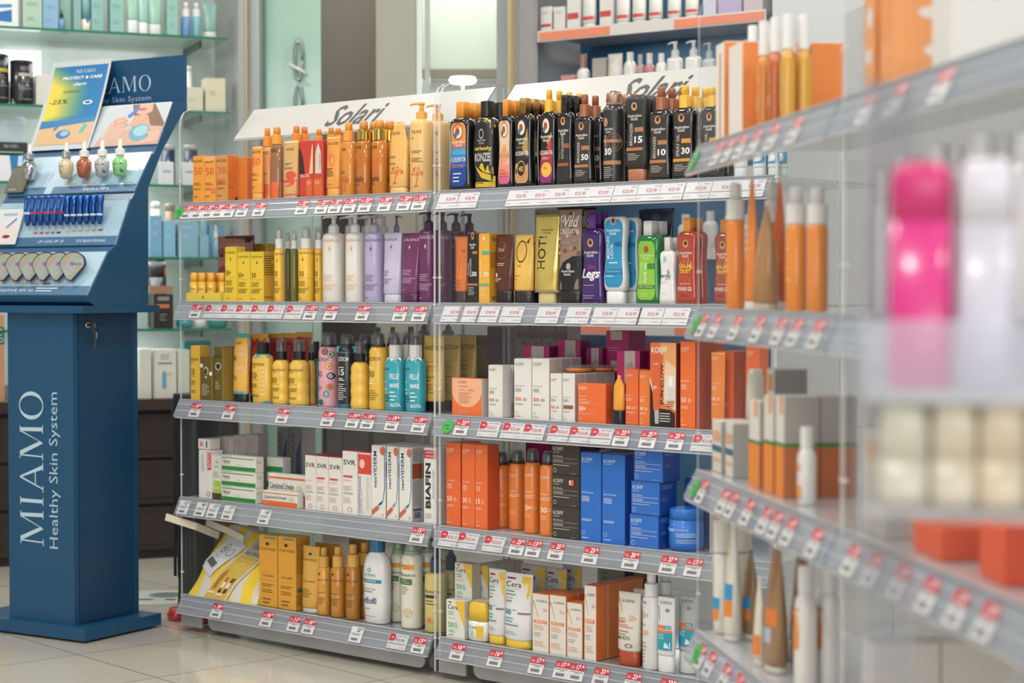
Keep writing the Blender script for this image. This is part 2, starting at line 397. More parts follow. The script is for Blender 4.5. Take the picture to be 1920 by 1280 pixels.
def K_agt(r, w, k, h, hb, c, pc, prints, **kw):      # the same bottle standing on its cap (hb = cap height)
    secs = hourglass(w, k, h-hb, hb, True); body(r, secs, c, prints, z0=hb, h=h-hb, zs=12, **kw)
    mb = MB(); mb.loft([(0, w*.74, w*k*.82, 3), (.003, w*.78, w*k*.86, 3), (hb-.001, w*.8, w*k*.88, 3), (hb+.001, w*.7, w*k*.8, 3)], mat(pc, .35, coat=.3), 24); mb.build('cap', r)
def K_bottle(r, w, k, h, hb, c, pc, prints, cr=.5, sh=.18, cv=2.6, dome=0, **kw):
    if dome:
        H = h-hb; h0 = h; h = hb+H*.52; mb = MB(); mb.loft([(h, w*cr*.8, w*cr*.8), (h+H*.1, w*cr*.75, w*cr*.75), (h+H*.3, w*cr*.6, w*cr*.6), (h+H*.36, w*cr*.3, w*cr*.3)], mat('2c2d30', .4), 16); mb.build('nozzle', r)
        o = MB(); o.loft([(h-.001, w*cr*.98, w*cr*.98), (h0-H*.08, w*cr*.94, w*cr*.94), (h0, w*cr*.8, w*cr*.8)], CAPC, 18, cap0=False); o.build('clear_overcap', r)
    secs = [(0, w*.88, w*k*.88, cv), (.003, w*.94, w*k*.94, cv), (hb*.3, w*.99, w*k, cv), (hb*(1-sh), w, w*k, cv), (hb*(1-sh*.4), w*.86, w*k*.86, cv), (hb*.985, w*.6, w*k*.66, 2), (hb, w*.46, w*.46, 2)]
    body(r, secs, c, prints, h=hb, **kw); mb = MB(); ribbed(mb, hb, h, w*cr, mat(pc, .35, coat=.3)); mb.build('cap', r)
def K_wavy(r, w, k, h, hb, c, pc, prints, **kw):
    secs = [(0, w*.92, w*.92*k)]+[(hb*(.03+.82*i/14), w*(1+.035*math.sin(i*1.35)), w*k*(1+.035*math.sin(i*1.35))) for i in range(15)]+[(hb*.92, w*.93, w*k*.93), (hb*.975, w*.72, w*k*.72), (hb, w*.55, w*.55)]
    body(r, secs, c, prints, h=hb, zs=14, **kw); H = h-hb
    mb = MB(); m = mat(pc, .4, coat=.2); ribbed(mb, hb, hb+.42*H, w*.58, m); mb.loft(cyl(hb+.42*H, hb+.9*H, w*.34), m, 16); mb.build('spray_head', r)
    o = MB(); o.loft([(hb+.4*H, w*.56, w*.56), (hb+.92*H, w*.54, w*.54), (h, w*.46, w*.46)], CAPC, 18, cap0=False); o.build('clear_overcap', r)
def K_jar(r, w, k, h, hb, c, pc, prints, **kw):
    secs = [(0, w*.8, w*.8), (.004, w*.93, w*.93), (.012, w, w), (hb, w*.985, w*.985)]
    body(r, secs, c, prints, name='jar_body', h=hb, **kw)
    mb = MB(); mb.loft([(hb+.0006, w*.985, w*.985), (h-.004, w*.965, w*.965), (h-.001, w*.93, w*.93), (h, w*.85, w*.85)], mat(pc, .4, coat=.2), 28); mb.build('lid', r)
def K_puck(r, w, k, h, hb, c, pc, prints, **kw):
    mb = MB(); mb.loft([(0, w*.8, w*.8), (h*.25, w, w), (h*.55, w, w)], mat(c, .3, coat=.5), 26); mb.build('compact_base', r)
    mb = MB(); mb.loft([(h*.55, w, w), (h*.8, w*.97, w*.97), (h, w*.8, w*.8)], CAPC if pc == 'clear' else mat(pc, .3, coat=.5), 26); mb.build('compact_lid', r)
def K_stick(r, w, k, h, hb, c, pc, prints, **kw):
    secs = [(0, w*.9, w*k*.9, 2.6), (.003, w, w*k, 2.8), (hb, w, w*k, 2.8)]
    body(r, secs, c, prints, h=hb, **kw)
    mb = MB(); mb.loft([(hb, w*.985, w*k*.985, 2.8), (hb+(h-hb)*.6, w*.97, w*k*.97, 2.8), (hb+(h-hb)*.92, w*.86, w*k*.86, 2.6), (h, w*.62, w*k*.62, 2.4)], mat(pc, .35, coat=.3), 24); mb.build('cap', r)
def K_drop(r, w, k, h, hb, c, pc, prints, collar=None, **kw):
    secs = [(0, w*.9, w*.9), (.002, w, w), (hb*.6, w, w), (hb*.82, w*.7, w*.7), (hb*.9, w*.42, w*.42), (hb, w*.4, w*.4)]
    body(r, secs, c, prints, h=hb, **kw); H = h-hb; m = mat(pc, .4)
    mb = MB(); ribbed(mb, hb, hb+H*.42, w*.5, mat(collar, .25, .8) if collar else m); mb.loft([(hb+H*.42, w*.34, w*.34), (hb+H*.55, w*.22, w*.22), (hb+H*.9, w*.2, w*.2), (h, w*.12, w*.12)], m, 14); mb.build('dropper', r)
KINDS = dict(pump=K_pump, spray=K_spray, tube=K_tube, aero=K_aero, ag=K_ag, agt=K_agt, bottle=K_bottle, wavy=K_wavy, jar=K_jar, puck=K_puck, stick=K_stick, drop=K_drop)

DEPTH = .235
UW = {A: WA, B: WB, C: WC, D_: WD}
OCC = {}
for U_, W_ in ((A, WA), (B, WB)): OCC[U_] = [(0, W_, .146, .236, 1.255, 1.37)]          # the leaning header sign
def clash(U, f):
    for g in OCC.get(U, []):
        if f[0] < g[1]-.0004 and f[1] > g[0]+.0004 and f[2] < g[3]-.0003 and f[3] > g[2]+.0003 and f[4] < g[5]-.0004 and f[5] > g[4]+.0004: return g
def put(kind, U, S, x0, x1, top, label, name, cat, body='ffffff', cap=WHT, v=.014, rows=1, dv=None, d=None, cy=None, hb=None, k=1.0, rot=0, prints=(), lift=0, group=None, short=None, du=0, **kw):
    """x0..x1: where it spans in the view; top: its top edge; v: distance of its front from the shelf edge; cy: where body and cap meet."""
    zs = (SH[S] if isinstance(S, int) else S)+lift+.0003
    if group is None: group = plural(name)+' '+WHERE[(U, S)]
    if not rot and U not in (C, D_) and k >= .85 and kind in ('aero', 'wavy', 'pump', 'spray', 'jar', 'stick'): rot = .36
    if rot > .3 and kind != 'jar':      # the wrap-round print sits where the front faces
        prints = [(t[0], t[1], t[2]+.15)+tuple(t[3:]) if t[0] in 'tv' and t[2] < -.4 else (t[0], t[1]+.15)+tuple(t[2:]) if t[0] == 'l' and t[1] < -.4 else t for t in prints]
    front = v < DEPTH; shrink = 1; v0_ = v; side = 0
    for it in range(60):
        if kind == 'carton':
            u0, zt = U.hit(x0, top, v); u1, _ = U.hit(x1, top, v); w = (u1-u0)*shrink; h = zt-zs; dd = d or w*.9
            u0 += side*(u1-u0)*(1-shrink)
            if U in UW:
                u0 = min(max(u0, .002), UW[U]-w-.002)
                if front: dd = min(dd, DEPTH-.008-v)
            foot = (u0, u0+w, v, v+dd, zs, zt)
        else:
            uc, zt = U.hit((x0+x1)/2, top, v+.02); dist, al = U.view(uc, v+.02); m = (x1-x0)/2/F*dist
            rx = m/math.sqrt(math.cos(al)**2+(k*math.sin(al))**2)*shrink; ry = k*rx; ey = math.hypot(ry*math.cos(rot), rx*math.sin(rot)); vc = v+ey
            uc, zt = U.hit((x0+x1)/2, top, vc); h = zt-zs
            if shrink < 1: uc += (1 if side else -1)*rx*(1/shrink-1)
            if U in UW: uc = min(max(uc, rx*1.03+.002), UW[U]-rx*1.03-.003)
            foot = (uc-rx*1.02, uc+rx*1.02, v, vc+ey, zs, zt)
        g = clash(U, foot)
        if not g: break
        wd = foot[1]-foot[0]; ov = min(foot[1], g[1])-max(foot[0], g[0])
        if shrink > .86 and ov < .2*wd and v < v0_+.001: side = 1 if (g[0]+g[1]) < (foot[0]+foot[1]) else 0; shrink -= .03
        else:
            shrink = min(shrink, .97); v += .004
            if front and v > DEPTH-.02: print('NOFIT', label); break
    if kind == 'carton':
        r = thing(name, label, cat, group, U.at(u0+w/2, v+dd/2, zs), U.phi)
        carton(r, w-.0008, h, dd-.0008, body, prints=prints, **kw); uc, vc = u0+w/2, v+dd/2; dv = dv or dd+.0012; hy = dd/2
    else:
        if cy is not None: q = U.hit((x0+x1)/2, cy, vc)[1]-zs
        else: q = hb if hb is not None else h*.75
        if kind in ('tube', 'agt'): q = max(q, .009)
        r = thing(name, label, cat, group, U.at(uc, vc, zs), U.phi+rot)
        KINDS[kind](r, rx, k, h, q, body, cap, prints, **kw); dv = max(dv or 0, 2*ey+.003); hy = ey
    if v-v0_ > .03: print('MOVED', round(v-v0_, 3), label)
    OCC.setdefault(U, []).append(foot)
    ITEMS.append((U, S, uc, short or name.replace('_', ' ')))
    if rows > 1: ROWQ.append((U, r, label, rows, foot, du, dv, uc, vc, hy, zs, zt, front))
    return r
ROWQ = []
def flush_rows():           # the rows standing behind the front things, where there is room for them
    for U, r, label, rows, foot, du, dv, uc, vc, hy, zs, zt, front in ROWQ:
        for i in range(1, rows):
            f = (foot[0]+du*i, foot[1]+du*i, vc+dv*i-hy, vc+dv*i+hy, zs, zt)
            if U in UW and front and f[3] > DEPTH-.006: break
            if U in UW and f[1] > UW[U]-.002: break
            if clash(U, f): continue
            OCC[U].append(f)
            c = dup(r, ' '.join((label.split(',')[0] if len(label.split()) > 12 else label).split()[:12])+', '+ORD[i]+' in its row'); c.location = U.at(uc+du*i, vc+dv*i, zs)
    ROWQ.clear()
def plural(n):
    n = n.replace('_', ' '); return n[:-1]+'ies' if n.endswith('y') and n[-2] not in 'aeiou' else n+('es' if n[-1] in 'xsh' else 's')
# ------------------------------------------------------------- shelving units
GREY = mat('a9abab', .38, .3); GREYD = mat('8b8d8e', .4, .3); CHR = mat('c9c9c8', .18, .95); PIN = mat('dcdcda', .3)
def gondola(label, U, W, shelves=(1, 2, 3, 4, 5), sign=None, far=True):
    r = thing('shelving_unit', label, 'shelving', 'clear acrylic shelving units of the sun care display', U.at(0, 0, 0), U.phi)
    top = 1.335
    prof = [(0, .012), (0, top-.05), (.004, top-.026), (.014, top-.010), (.034, top), (.10, top+.006), (DEPTH, top+.012), (DEPTH, .012)]
    for x in (-.006, W):
        q = MB(); q.prism(prof, x, x+.006, EDGE, ACR)      # with chrome pins along the front edge
        for z in SH[1:]:
            if z: q.box(x-.0006, x+.0066, -.0012, .004, z-.006, z-.002, PIN); q.box(x-.0006, x+.0066, -.0012, .004, z+.055, z+.059, PIN)
        q.build('side_panel', r)
        if far:
            mb = MB(); mb.prism([(DEPTH+.004, .012), (DEPTH+.004, top-.2), (.44, top-.2), (.46, top-.24), (.46, .012)], x, x+.006, EDGE, ACR); mb.build('rear_side_panel', r)
    mb = MB(); mb.box(.001, W-.001, DEPTH-.004, DEPTH, .09, 1.30, BACK); mb.build('back_panel', r)
    for s in shelves:
        z = SH[s]; mb = MB(); low = s == 5
        m = mat('8f9295', .16, coat=.9) if low else BOARD
        mb.box(.001, W-.001, .0, DEPTH-.005, z-.006, z-.0004, m); mb.box(.001, W-.001, 0, .006, z-.010, z-.006, EDGE)
        if far: mb.box(.001, W-.001, DEPTH+.002, .45, z-.006, z-.0004, m)
        sh = mb.build('shelf', r)
        q = MB(); lp = [(-.001, z+.001), (.0012, z+.001), (.0012, z-.004), (-.0165, z-.0445), (-.021, z-.0445), (-.021, z-.040)]
        q.prism(lp, -.008 if s != 5 else .0, W-.002, LIP)
        q.box(.0, W-.002, -.0215, -.0175, z-.0465, z-.0435, EDGE); q.box(0, W-.002, -.0035, .004, z-.0004, z+.0012, EDGE)
        for t in (.28, .66): y_, z_ = -.001-.02*t, z+.001-.041*t; q.prism([(y_-.0005, z_), (y_-.0012, z_-.0012), (y_-.0008, z_-.0024), (y_+.0002, z_-.0014)], -.008 if s != 5 else 0, W-.002, EDGE)
        q.build('price_rail', sh)
    # metal base with its front plate and end plates
    mb = MB(); mb.box(.0, W, .012, .45, .062, SH[5]-.008, GREYD)
    n = 6; x0, x1 = .11*W, .965*W; pr = [(x0, .07), (x0, .045)]+[(x0+.02-.02*math.cos(a), .045-.02*math.sin(a)) for a in [math.pi/2*i/n for i in range(n+1)]]
    pr += [(x1-.02+.02*math.sin(a), .045-.02*math.cos(a)) for a in [math.pi/2*i/n for i in range(n+1)]]+[(x1, .07)]
    i = len(mb.v); mb.v += [(x, .002, z-.012) for x, z in pr]+[(x, .006, z-.012) for x, z in pr]; N = len(pr)
    for k in range(N):
        j = (k+1) % N; mb.f.append([i+k, i+j, i+N+j, i+N+k]); mb.m.append(mb.mi(GREY)); mb.smooth.append(False)
    mb.f.append([i+k for k in range(N)]); mb.m.append(mb.mi(GREY)); mb.smooth.append(False)
    mb.f.append([i+N+k for k in range(N)][::-1]); mb.m.append(mb.mi(GREY)); mb.smooth.append(False)
    mb.box(0, .09*W, -.004, .0, .014, SH[5]-.045, GREY); mb.box(.008, .010, -.006, -.004, .04, .044, CHR)
    mb.build('base_frame', r)
    for x in (.085*W, .955*W):
        for y in (.06, .40):
            mb = MB(); mb.box(x-.008, x-.006, y-.014, y+.010, .02, .062, CHR); mb.box(x+.006, x+.008, y-.014, y+.010, .02, .062, CHR)
            mb.box(x-.009, x+.009, y-.016, y+.014, .056, .062, CHR); c = mb.build('caster', r)
            wb = MB(); R = .024
            wb.rings([[(x+dx, y-.008+rr*math.cos(2*math.pi*k/22), .0245+rr*math.sin(2*math.pi*k/22)) for k in range(22)] for dx, rr in ((-.0055, R*.5), (-.0055, R*.92), (-.003, R), (.003, R), (.0055, R*.92), (.0055, R*.5))], clear('caster_wheel_plastic', (.8, .8, .8), (.6, .58, .55), .35))
            wb.build('wheel', c)
    if sign:
        mb = MB(); P = [(.02, .165, 1.272), (.02, .169, 1.270)]
        z0, z1, v0, v1 = 1.262, 1.345, .150, .222; e = .004
        xl0, xl1, xr = -.0, .0, W-.003
        pts = [(.03, v0, z0), (W-.01, v0, z0), (W-.01, v1, z1), (.03, v1, z1)]
        m = mat('c3c2be', .45, coat=.1); off = Vector((0, e*.75, -e*.65))
        mb.face(pts, m); mb.face([Vector(p)+off for p in pts][::-1], m)
        for a, b in zip(pts, pts[1:]+pts[:1]): mb.face([Vector(b), Vector(a), Vector(a)+off, Vector(b)+off], m)
        mb.rings([[(.03, v0+dx, z0+dz) for dx, dz in ((0, -.004), (.006, -.004), (.006, .002), (0, .002))], [(W-.01, v0+dx, z0+dz) for dx, dz in ((0, -.004), (.006, -.004), (.006, .002), (0, .002))]], m, sm=False)
        s = mb.build('header_sign', r)
        p = Pr(W, z1-z0, z0, lambda x, z: v0+(z-z0)*(v1-v0)/(z1-z0), 0, W/2)
        p.k = 8; p.add([('t', 'Solari', sign[0], .2, sign[1]-sign[0], .66, '4a4c4d', dict(b=1.1, s=.32))]); p.build(s, 'sign_lettering')
        for x in (.12*W, .88*W): mb = MB(); mb.tube([(x, DEPTH-.01, 1.2), (x, .19, 1.3)], .003, CHR); mb.build('sign_bracket', r)
    return r
# ------------------------------------------------------------- price tags on the rails
_tm = {}
def price_tag(U, S, px, style, price, wd=None, extra='', py=None):
    z = SH[S]; v = -.0138; u, _ = U.hit(px, py or 600, v)
    W_, H_ = {'R': (.040, .037), 'W': (.040, .037), 'E': (.062, .038), 'D': (.060, .036)}[style]
    W_ = wd or W_
    th = math.atan2(.020, .0405)
    near = sorted([(abs(q[2]-u), q[3]) for q in ITEMS if q[0] is U and q[1] == S])
    what = near[0][1] if near else 'shelf edge'
    d = {'R': 'red and white price tag', 'W': 'plain white price tag', 'E': 'wide white price card with red figures', 'D': 'white offer card with red badge'}[style]
    r = thing('price_tag', '', 'price tag', 'price tags '+WHERE[(U, S)], U.at(u, v, z-.0245), U.phi)
    r.rotation_euler = (-th, 0, U.phi); r['what'] = what
    r['label'] = f'{d} {price} below the {what}{extra}'
    k = (style, price, W_)
    if k in _tm:
        for me, nm in _tm[k]:
            o = bpy.data.objects.new(nm, me); COL.objects.link(o); o.parent = r
        return r
    mb = MB(); mb.box(-W_/2, W_/2, -.0012, -.0004, -H_/2, H_/2, mat('dcdcdf' if style in 'RW' else 'cfcfd4', .4, coat=.1)); a = mb.build('tag_card', r)
    p = Pr(W_, H_, -H_/2, lambda x, z: -.0012)
    m_, dd = price.split(',')
    if style == 'R': p.add([('r', -.5, .6, .5, 1, 'c5303f'), ('t', m_, -.08, .66, .3, .28, 'ffffff', dict(b=1.5, s=.2)), ('t', ','+dd, .24, .76, .2, .18, 'ffffff', dict(b=1, s=.2)), ('r', -.42, .8, -.2, .83, 'f0c0c4'), ('r', -.42, .7, -.16, .74, 'f0c0c4'), ('r', -.42, .5, .42, .53, '77777a'), ('r', -.1, .42, .2, .45, '88888a'), ('b', -.3, .12, .6, .18, '4a4a50')])
    elif style == 'W': p.add([('t', m_, -.02, .7, .26, .24, '2a2a2c', dict(b=1)), ('t', ','+dd, .25, .8, .18, .15, '2a2a2c'), ('r', -.42, .55, .36, .58, '66666a'), ('r', -.3, .46, .28, .49, '66666a'), ('b', -.3, .12, .55, .16, '4a4a50')])
    elif style == 'E': p.add([('t', '€'+m_+','+dd, -.12, .5, .44, .24, 'd2474e', dict(s=.15)), ('r', .2, .86, .42, .89, '9a9a9c'), ('r', -.46, .36, .46, .39, '77777c'), ('r', -.46, .14, -.26, .16, '99999c'), ('r', .1, .14, .44, .16, '99999c')])
    else: p.add([('p', [(-.47, .98), (-.24, .98), (-.16, .9), (-.12, .75), (-.16, .6), (-.25, .5), (-.47, .5)], 'c5303f'), ('r', -.36, .72, -.22, .77, 'f4d9da'), ('t', '€'+m_+','+dd, -.1, .5, .44, .22, 'd2474e' if price != '9,90' else '3b62b8'), ('r', -.06, .86, .14, .9, '9a9a9c'), ('r', .2, .86, .44, .9, '9a9a9c'), ('r', -.46, .34, .44, .38, '88888c'), ('r', -.44, .12, -.3, .14, '99999c'), ('r', .15, .12, .44, .14, '99999c')])
    b = p.build(r, 'tag_print'); _tm[k] = [(a.data, 'tag_card'), (b.data, 'tag_print')]
    return r
def green_sticker(U, S, px, py, label, R=.0165, txt=True):
    z = SH[S]; v = -.0138; u, _ = U.hit(px, py, v); r = thing('green_sticker', label, 'sticker', None, U.at(u, v, z-.0245), U.phi); r.rotation_euler = (-math.atan2(.020, .0405), 0, U.phi)
    mb = MB(); n = 20; mb.rings([[(R*math.cos(2*math.pi*k/n), -.0026+y, R*math.sin(2*math.pi*k/n)) for k in range(n)] for y in (0.0008, 0)], mat('3fae4a', .5), sm=False); mb.build('sticker_disc', r)
    p = Pr(R*2, R*2, -R, lambda x, z: -.0027); p.add([('r', -.25, .52, .2, .58, '1d5a2a'), ('r', -.05, .3, .25, .36, '1d5a2a')]); p.build(r, 'sticker_scribble')
NM = {1: 'top', 2: 'second', 3: 'third', 4: 'fourth', 5: 'bottom'}
for s in range(1, 6):
    WHERE[(A, s)] = f'on the {NM[s]} shelf of the first Solari unit'; WHERE[(B, s)] = f'on the {NM[s]} shelf of the second Solari unit'
    WHERE[(C, s)] = f'on the {NM[s]} shelf of the out of focus unit'; WHERE[(D_, s)] = f'on the {NM[s]} shelf of the nearest blurred unit'
_s = [A.hit(x, 220, .19)[0]/WA-.5 for x in (620, 722)]
gondola('clear acrylic shelving unit with Solari header, beside the blue stand', A, WA, sign=_s)
_s = [B.hit(x, 165, .19)[0]/WB-.5 for x in (1166, 1292)]
gondola('clear acrylic shelving unit with Solari header, dark tanning bottles on top', B, WB, sign=_s)
# ---- lettering shared by the ranges
def nuxe(num, dark='5a3208', acc='e8562a', tree=0):
    p = [('t', 'NUXE', -.42, .86, .78, .055, dark), ('l', -.4, .42, .75, 3, dark), ('l', -.4, .3, .7, 2, dark), ('l', -.4, .14, .5, 2, dark)]
    if num: p += [('t', num, -.36, .6, .72, .16, acc)]
    return p
def treep(z, c='e0552f', s=.3, x=0, sz=1):
    rr = random.Random(5); out = [('p', [(x-.02, z+.02), (x+.03, z+.02), (x+.11, z+.13), (x+.07, z+.13)], c), ('p', [(x-.13, z-.005), (x+.16, z+.002), (x+.02, z+.03)], c)]
    for i in range(46):
        a, q = rr.uniform(0, 6.283), math.sqrt(rr.random()); ex, ez = x+.03+s*1.15*q*math.cos(a), z+.185+.075*q*math.sin(a); w_ = .03*s/.3
        if math.sin(a) < -.5 and q > .8: continue
        out.append(('q', ex-w_, ez-.009, ex+w_*.7, ez+.006, c))
    return out
def caud(num, c='4a3a06', pr='4a3a06', z=.88, h=.045, xs=-.43, w=.86):
    p = [('t', 'CAUDALÍE', xs, z, w, h, c), ('p', [(-.06, z-.09), (.06, z-.09), (0, z-.14)], c), ('r', -.01, z-.09, .01, z-.06, c), ('l', xs+.03, .38, .7, 4, pr, .025), ('r', xs+.03, .26, .36, .263, pr), ('l', xs+.03, .24, .75, 4, pr, .022), ('l', xs+.03, .06, .4, 1, pr)]
    if num: p += [('t', num, xs+.02, .48, .12*len(num)+.1, .1, c), ('r', xs+.03, .44, .4, .443, pr)]
    return p
def korff(num=None, c='ffffff', nc=None, z=.9, sec=1):
    p = [('t', 'KORFF', -.42, z, .5, .035, c), ('l', -.42, z-.015, .5, 1, c, .012)]
    if sec: p += [('t', 'Sun Secret', -.42, z-.36, .55, .022, c), ('l', -.42, z-.4, .5, 4, c, .016)]
    if num: p += [('t', num, -.42, z-.6, .17*len(num), .06, nc or c, dict(b=1.5)), ('l', .02, z-.56, .3, 3, c, .018)]
    return p+[('l', -.42, z-.65, .6, 2, c, .016), ('o', -.34, .1, .07, .022, .15, c), ('l', -.42, .04, .4, 1, c)]
def ang(num, c='3a3008', z=.72, w=.8, x=-.46):
    p = [('t', 'ANGSTROM', x, z, w, .055, c), ('l', x, z-.03, .5, 1, c)]
    if num: p += [('t', num, x+.06, z-.26, .36, .12, c), ('r', x+.04, z-.29, .1, z-.285, c)]
    return p+[('l', x+.04, z-.38, .6, 3, c, .03), ('l', x+.04, .16, .6, 2, c, .03)]
def agold(z=.68, c='e9e6e0', w=.62, x=-.31):
    return [('e', 0, z+.14, .13, .055, 'd9a06a'), ('e', 0, z+.145, .07, .03, '3a2418'), ('t', 'Australian', x, z, w, .035, c, dict(b=1)), ('t', 'Gold', x+.14, z-.045, w*.48, .04, c, dict(b=1))]
def bronzer(num, band='b9764a', vt='BRONZER'):
    return [('p', [(-.36, .06), (.36, .06), (.36, .92), (.2, .96), (-.2, .96), (-.36, .92)], '39332f')]+agold(.7)+[('v', vt, -.22, .32, .13, .3, 'd9d4cc'), ('r', .0, .5, .36, .56, band), ('t', num, 0, .35, .34, .09, 'f1efea', dict(b=2)), ('r', -.36, .25, .36, .29, band), ('l', -.28, .2, .55, 4, 'bdb8b0', .025)]
def aderma(z=.86, bar='f08a3a', num='50+', small='b0aba2'):
    return [('t', 'A-DERMA', -.26, z, .66, .035, '66605a'), ('p', [(-.46, z+.02), (-.42, z+.02), (-.5, z-.14), (-.5, z-.1)], 'e8a040'), ('p', [(-.45, z+.02), (-.41, z+.02), (-.14, z-.26), (-.17, z-.26)], 'e8a040'), ('t', num, .12, z-.16, .3, .055, 'f0907a'), ('r', -.4, .5, .38, .55, bar), ('t', 'PROTECT', -.3, .507, .58, .035, 'fff3e8'), ('l', -.4, .45, .7, 3, 'eab08a', .03), ('l', -.4, .32, .6, 2, small, .04), ('l', -.4, .18, .75, 3, 'eab08a', .035)]
# =============================================================== first unit, top shelf
U = A; K = put
WOR = 'f2a02a'
K('carton', U, 1, 361, 382, 293, 'amber carton with pale 50, first on the top shelf by the clear side panel', 'sunscreen_carton', 'carton', 'f6a12c', d=.03, tc='e8792a', prints=nuxe('50'), short='amber 50 carton')
K('carton', U, 1, 382.5, 403.5, 294, 'amber carton with a peach top band, second from the side panel', 'sunscreen_carton', 'carton', 'f6a12c', d=.03, prints=nuxe('50')+[('r', -.5, .9, .5, 1, 'f0b27c'), ('e', .3, .25, .2, .06, 'f07a4a')], short='peach banded carton')
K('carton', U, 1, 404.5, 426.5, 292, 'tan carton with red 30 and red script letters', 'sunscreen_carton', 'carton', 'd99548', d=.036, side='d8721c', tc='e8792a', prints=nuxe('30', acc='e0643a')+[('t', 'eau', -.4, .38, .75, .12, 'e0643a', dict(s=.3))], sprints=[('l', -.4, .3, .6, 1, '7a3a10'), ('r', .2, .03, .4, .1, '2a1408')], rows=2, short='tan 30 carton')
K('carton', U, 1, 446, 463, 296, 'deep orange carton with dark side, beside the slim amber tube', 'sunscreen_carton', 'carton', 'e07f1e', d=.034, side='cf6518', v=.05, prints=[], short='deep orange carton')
K('tube', U, 1, 472, 494, 275, 'slim amber tube with pale 50 standing on its cap', 'sunscreen_tube', 'tube', 'f5a02a', 'f3a638', k=.6, cy=363, prints=nuxe('50'), short='slim amber tube')
K('spray', U, 1, 493, 510, 240, 'peach spray bottle with red lower band beside the slim amber tube', 'oil_spray', 'spray bottle', 'e9a25c', 'f0962a', k=.7, cy=275, v=.04, prints=[('t', 'NUXE', -.3, .85, .7, .06, '5a3208'), ('r', -.5, 0, .5, .3, 'e8642a'), ('l', -.3, .5, .6, 2, '6a4010')], short='red banded spray')
K('spray', U, 1, 508, 531, 238, 'clear brown oil spray with orange head and red lower band', 'oil_spray', 'spray bottle', '9a6a48', 'f2a02a', k=.8, cy=271, v=.03, rough=.08, rows=3, prints=[('r', -.5, .02, .5, .32, 'e8682c'), ('t', 'NUXE', -.3, .86, .6, .05, '3a2008')], short='brown oil spray')
K('tube', U, 1, 531, 561, 264, 'pale gold tube with red lower half standing beside a clear spray', 'lotion_tube', 'tube', 'e0b06a', 'c9a070', k=.55, cy=368, prints=[('t', 'NUXE', -.25, .82, .5, .05, '4a3010'), ('l', -.3, .58, .6, 2, '4a3010'), ('l', -.3, .5, .66, 2, '4a3010'), ('e', .15, .36, .3, .08, 'e0503a'), ('r', -.49, -.0, .49, .28, 'e85428'), ('t', 'OFFERT', -.4, .17, .6, .05, 'ffd9c4')], short='pale gold tube')
K('spray', U, 1, 546, 566, 236, 'brown oil spray with orange head behind the red gift carton', 'oil_spray', 'spray bottle', '8a4a1c', 'f0922a', k=.8, cy=268, v=.07, rows=2, rough=.1, prints=[('t', 'NUXE', -.3, .84, .6, .05, '3a2008')], short='brown oil spray')
r = K('carton', U, 1, 561, 587, 265, 'red gift carton with cut-out window showing a pale bottle', 'gift_carton', 'carton', 'd43a2c', d=.03, prints=[('t', 'NUXE', -.42, .36, .66, .06, 'f4dcd0'), ('r', .0, .02, .42, .33, 'e06428'), ('l', .04, .28, .3, 3, 'f6c8a0'), ('p', [(-.5, .42), (-.1, .42), (-.25, .72), (-.5, .9)], '3c2a1c'), ('p', [(.22, .42), (.5, .42), (.5, .95), (.42, .9)], 'e8c88a')], short='red gift carton')
K('carton', U, 1, 588, 606, 264, 'red gift carton with a tall pale tube window, second of the pair', 'gift_carton', 'carton', 'd8402e', d=.034, side='a82430', prints=[('r', -.5, .02, .4, .33, 'e06428'), ('p', [(-.35, .42), (.3, .42), (.25, .8), (-.02, .96), (-.3, .8)], 'd8d2c4'), ('l', .05, .75, .2, 8, '6a6058', .035), ('l', -.4, .28, .6, 3, 'f6c8a0')], short='red gift carton')
K('spray', U, 1, 590, 606, 242, 'amber spray with orange head peeking over the red gift cartons', 'oil_spray', 'spray bottle', 'e89a2c', 'ee9426', k=.8, cy=270, v=.08, short='amber spray')
K('tube', U, 1, 611, 639, 256, 'amber tube with coral figure and small print, beside the red cartons', 'sunscreen_tube', 'tube', 'f3a23a', 'f0a640', k=.55, cy=354, prints=[('t', 'NUXE', -.3, .84, .7, .05, '4a3010'), ('e', -.15, .62, .1, .1, 'f07a50'), ('o', .05, .55, .2, .12, .3, 'f07a50'), ('l', -.35, .38, .6, 5, '4a3010', .035), ('l', -.2, .08, .4, 1, '4a3010')], short='amber coral tube')
K('spray', U, 1, 612, 630, 239, 'amber spray with orange head behind the coral printed tube', 'oil_spray', 'spray bottle', 'ee9a30', 'f0982a', k=.8, cy=268, v=.075, rows=2, short='amber spray')
K('spray', U, 1, 641, 667, 230, 'amber oil bottle with orange pump cap and small red tree', 'oil_spray', 'spray bottle', 'dc8c22', 'f4a02c', k=.8, cy=265, rough=.12, cr=.72, prints=[('t', 'UXE', -.4, .82, .5, .05, '4a2a08'), ('l', -.4, .45, .5, 3, '5a3408')]+treep(.1, 'd8482a', .26), short='tree oil bottle')
K('spray', U, 1, 668, 696, 227, 'golden dry oil bottle with gold collar, first of two', 'dry_oil_bottle', 'bottle', 'c47418', 'f2a040', k=.8, cy=263, collar='e8c060', rough=.07, prints=[('r', -.45, .5, .1, .8, 'd86a1c'), ('t', 'NUXE', -.42, .84, .6, .06, '4a2a08'), ('t', 'huile', -.4, .24, .7, .12, '4a2208', dict(s=.3)), ('l', -.4, .2, .6, 2, '4a2208'), ('e', -.32, .07, .1, .035, 'e0402a')], rows=3, short='gold collar oil bottle')
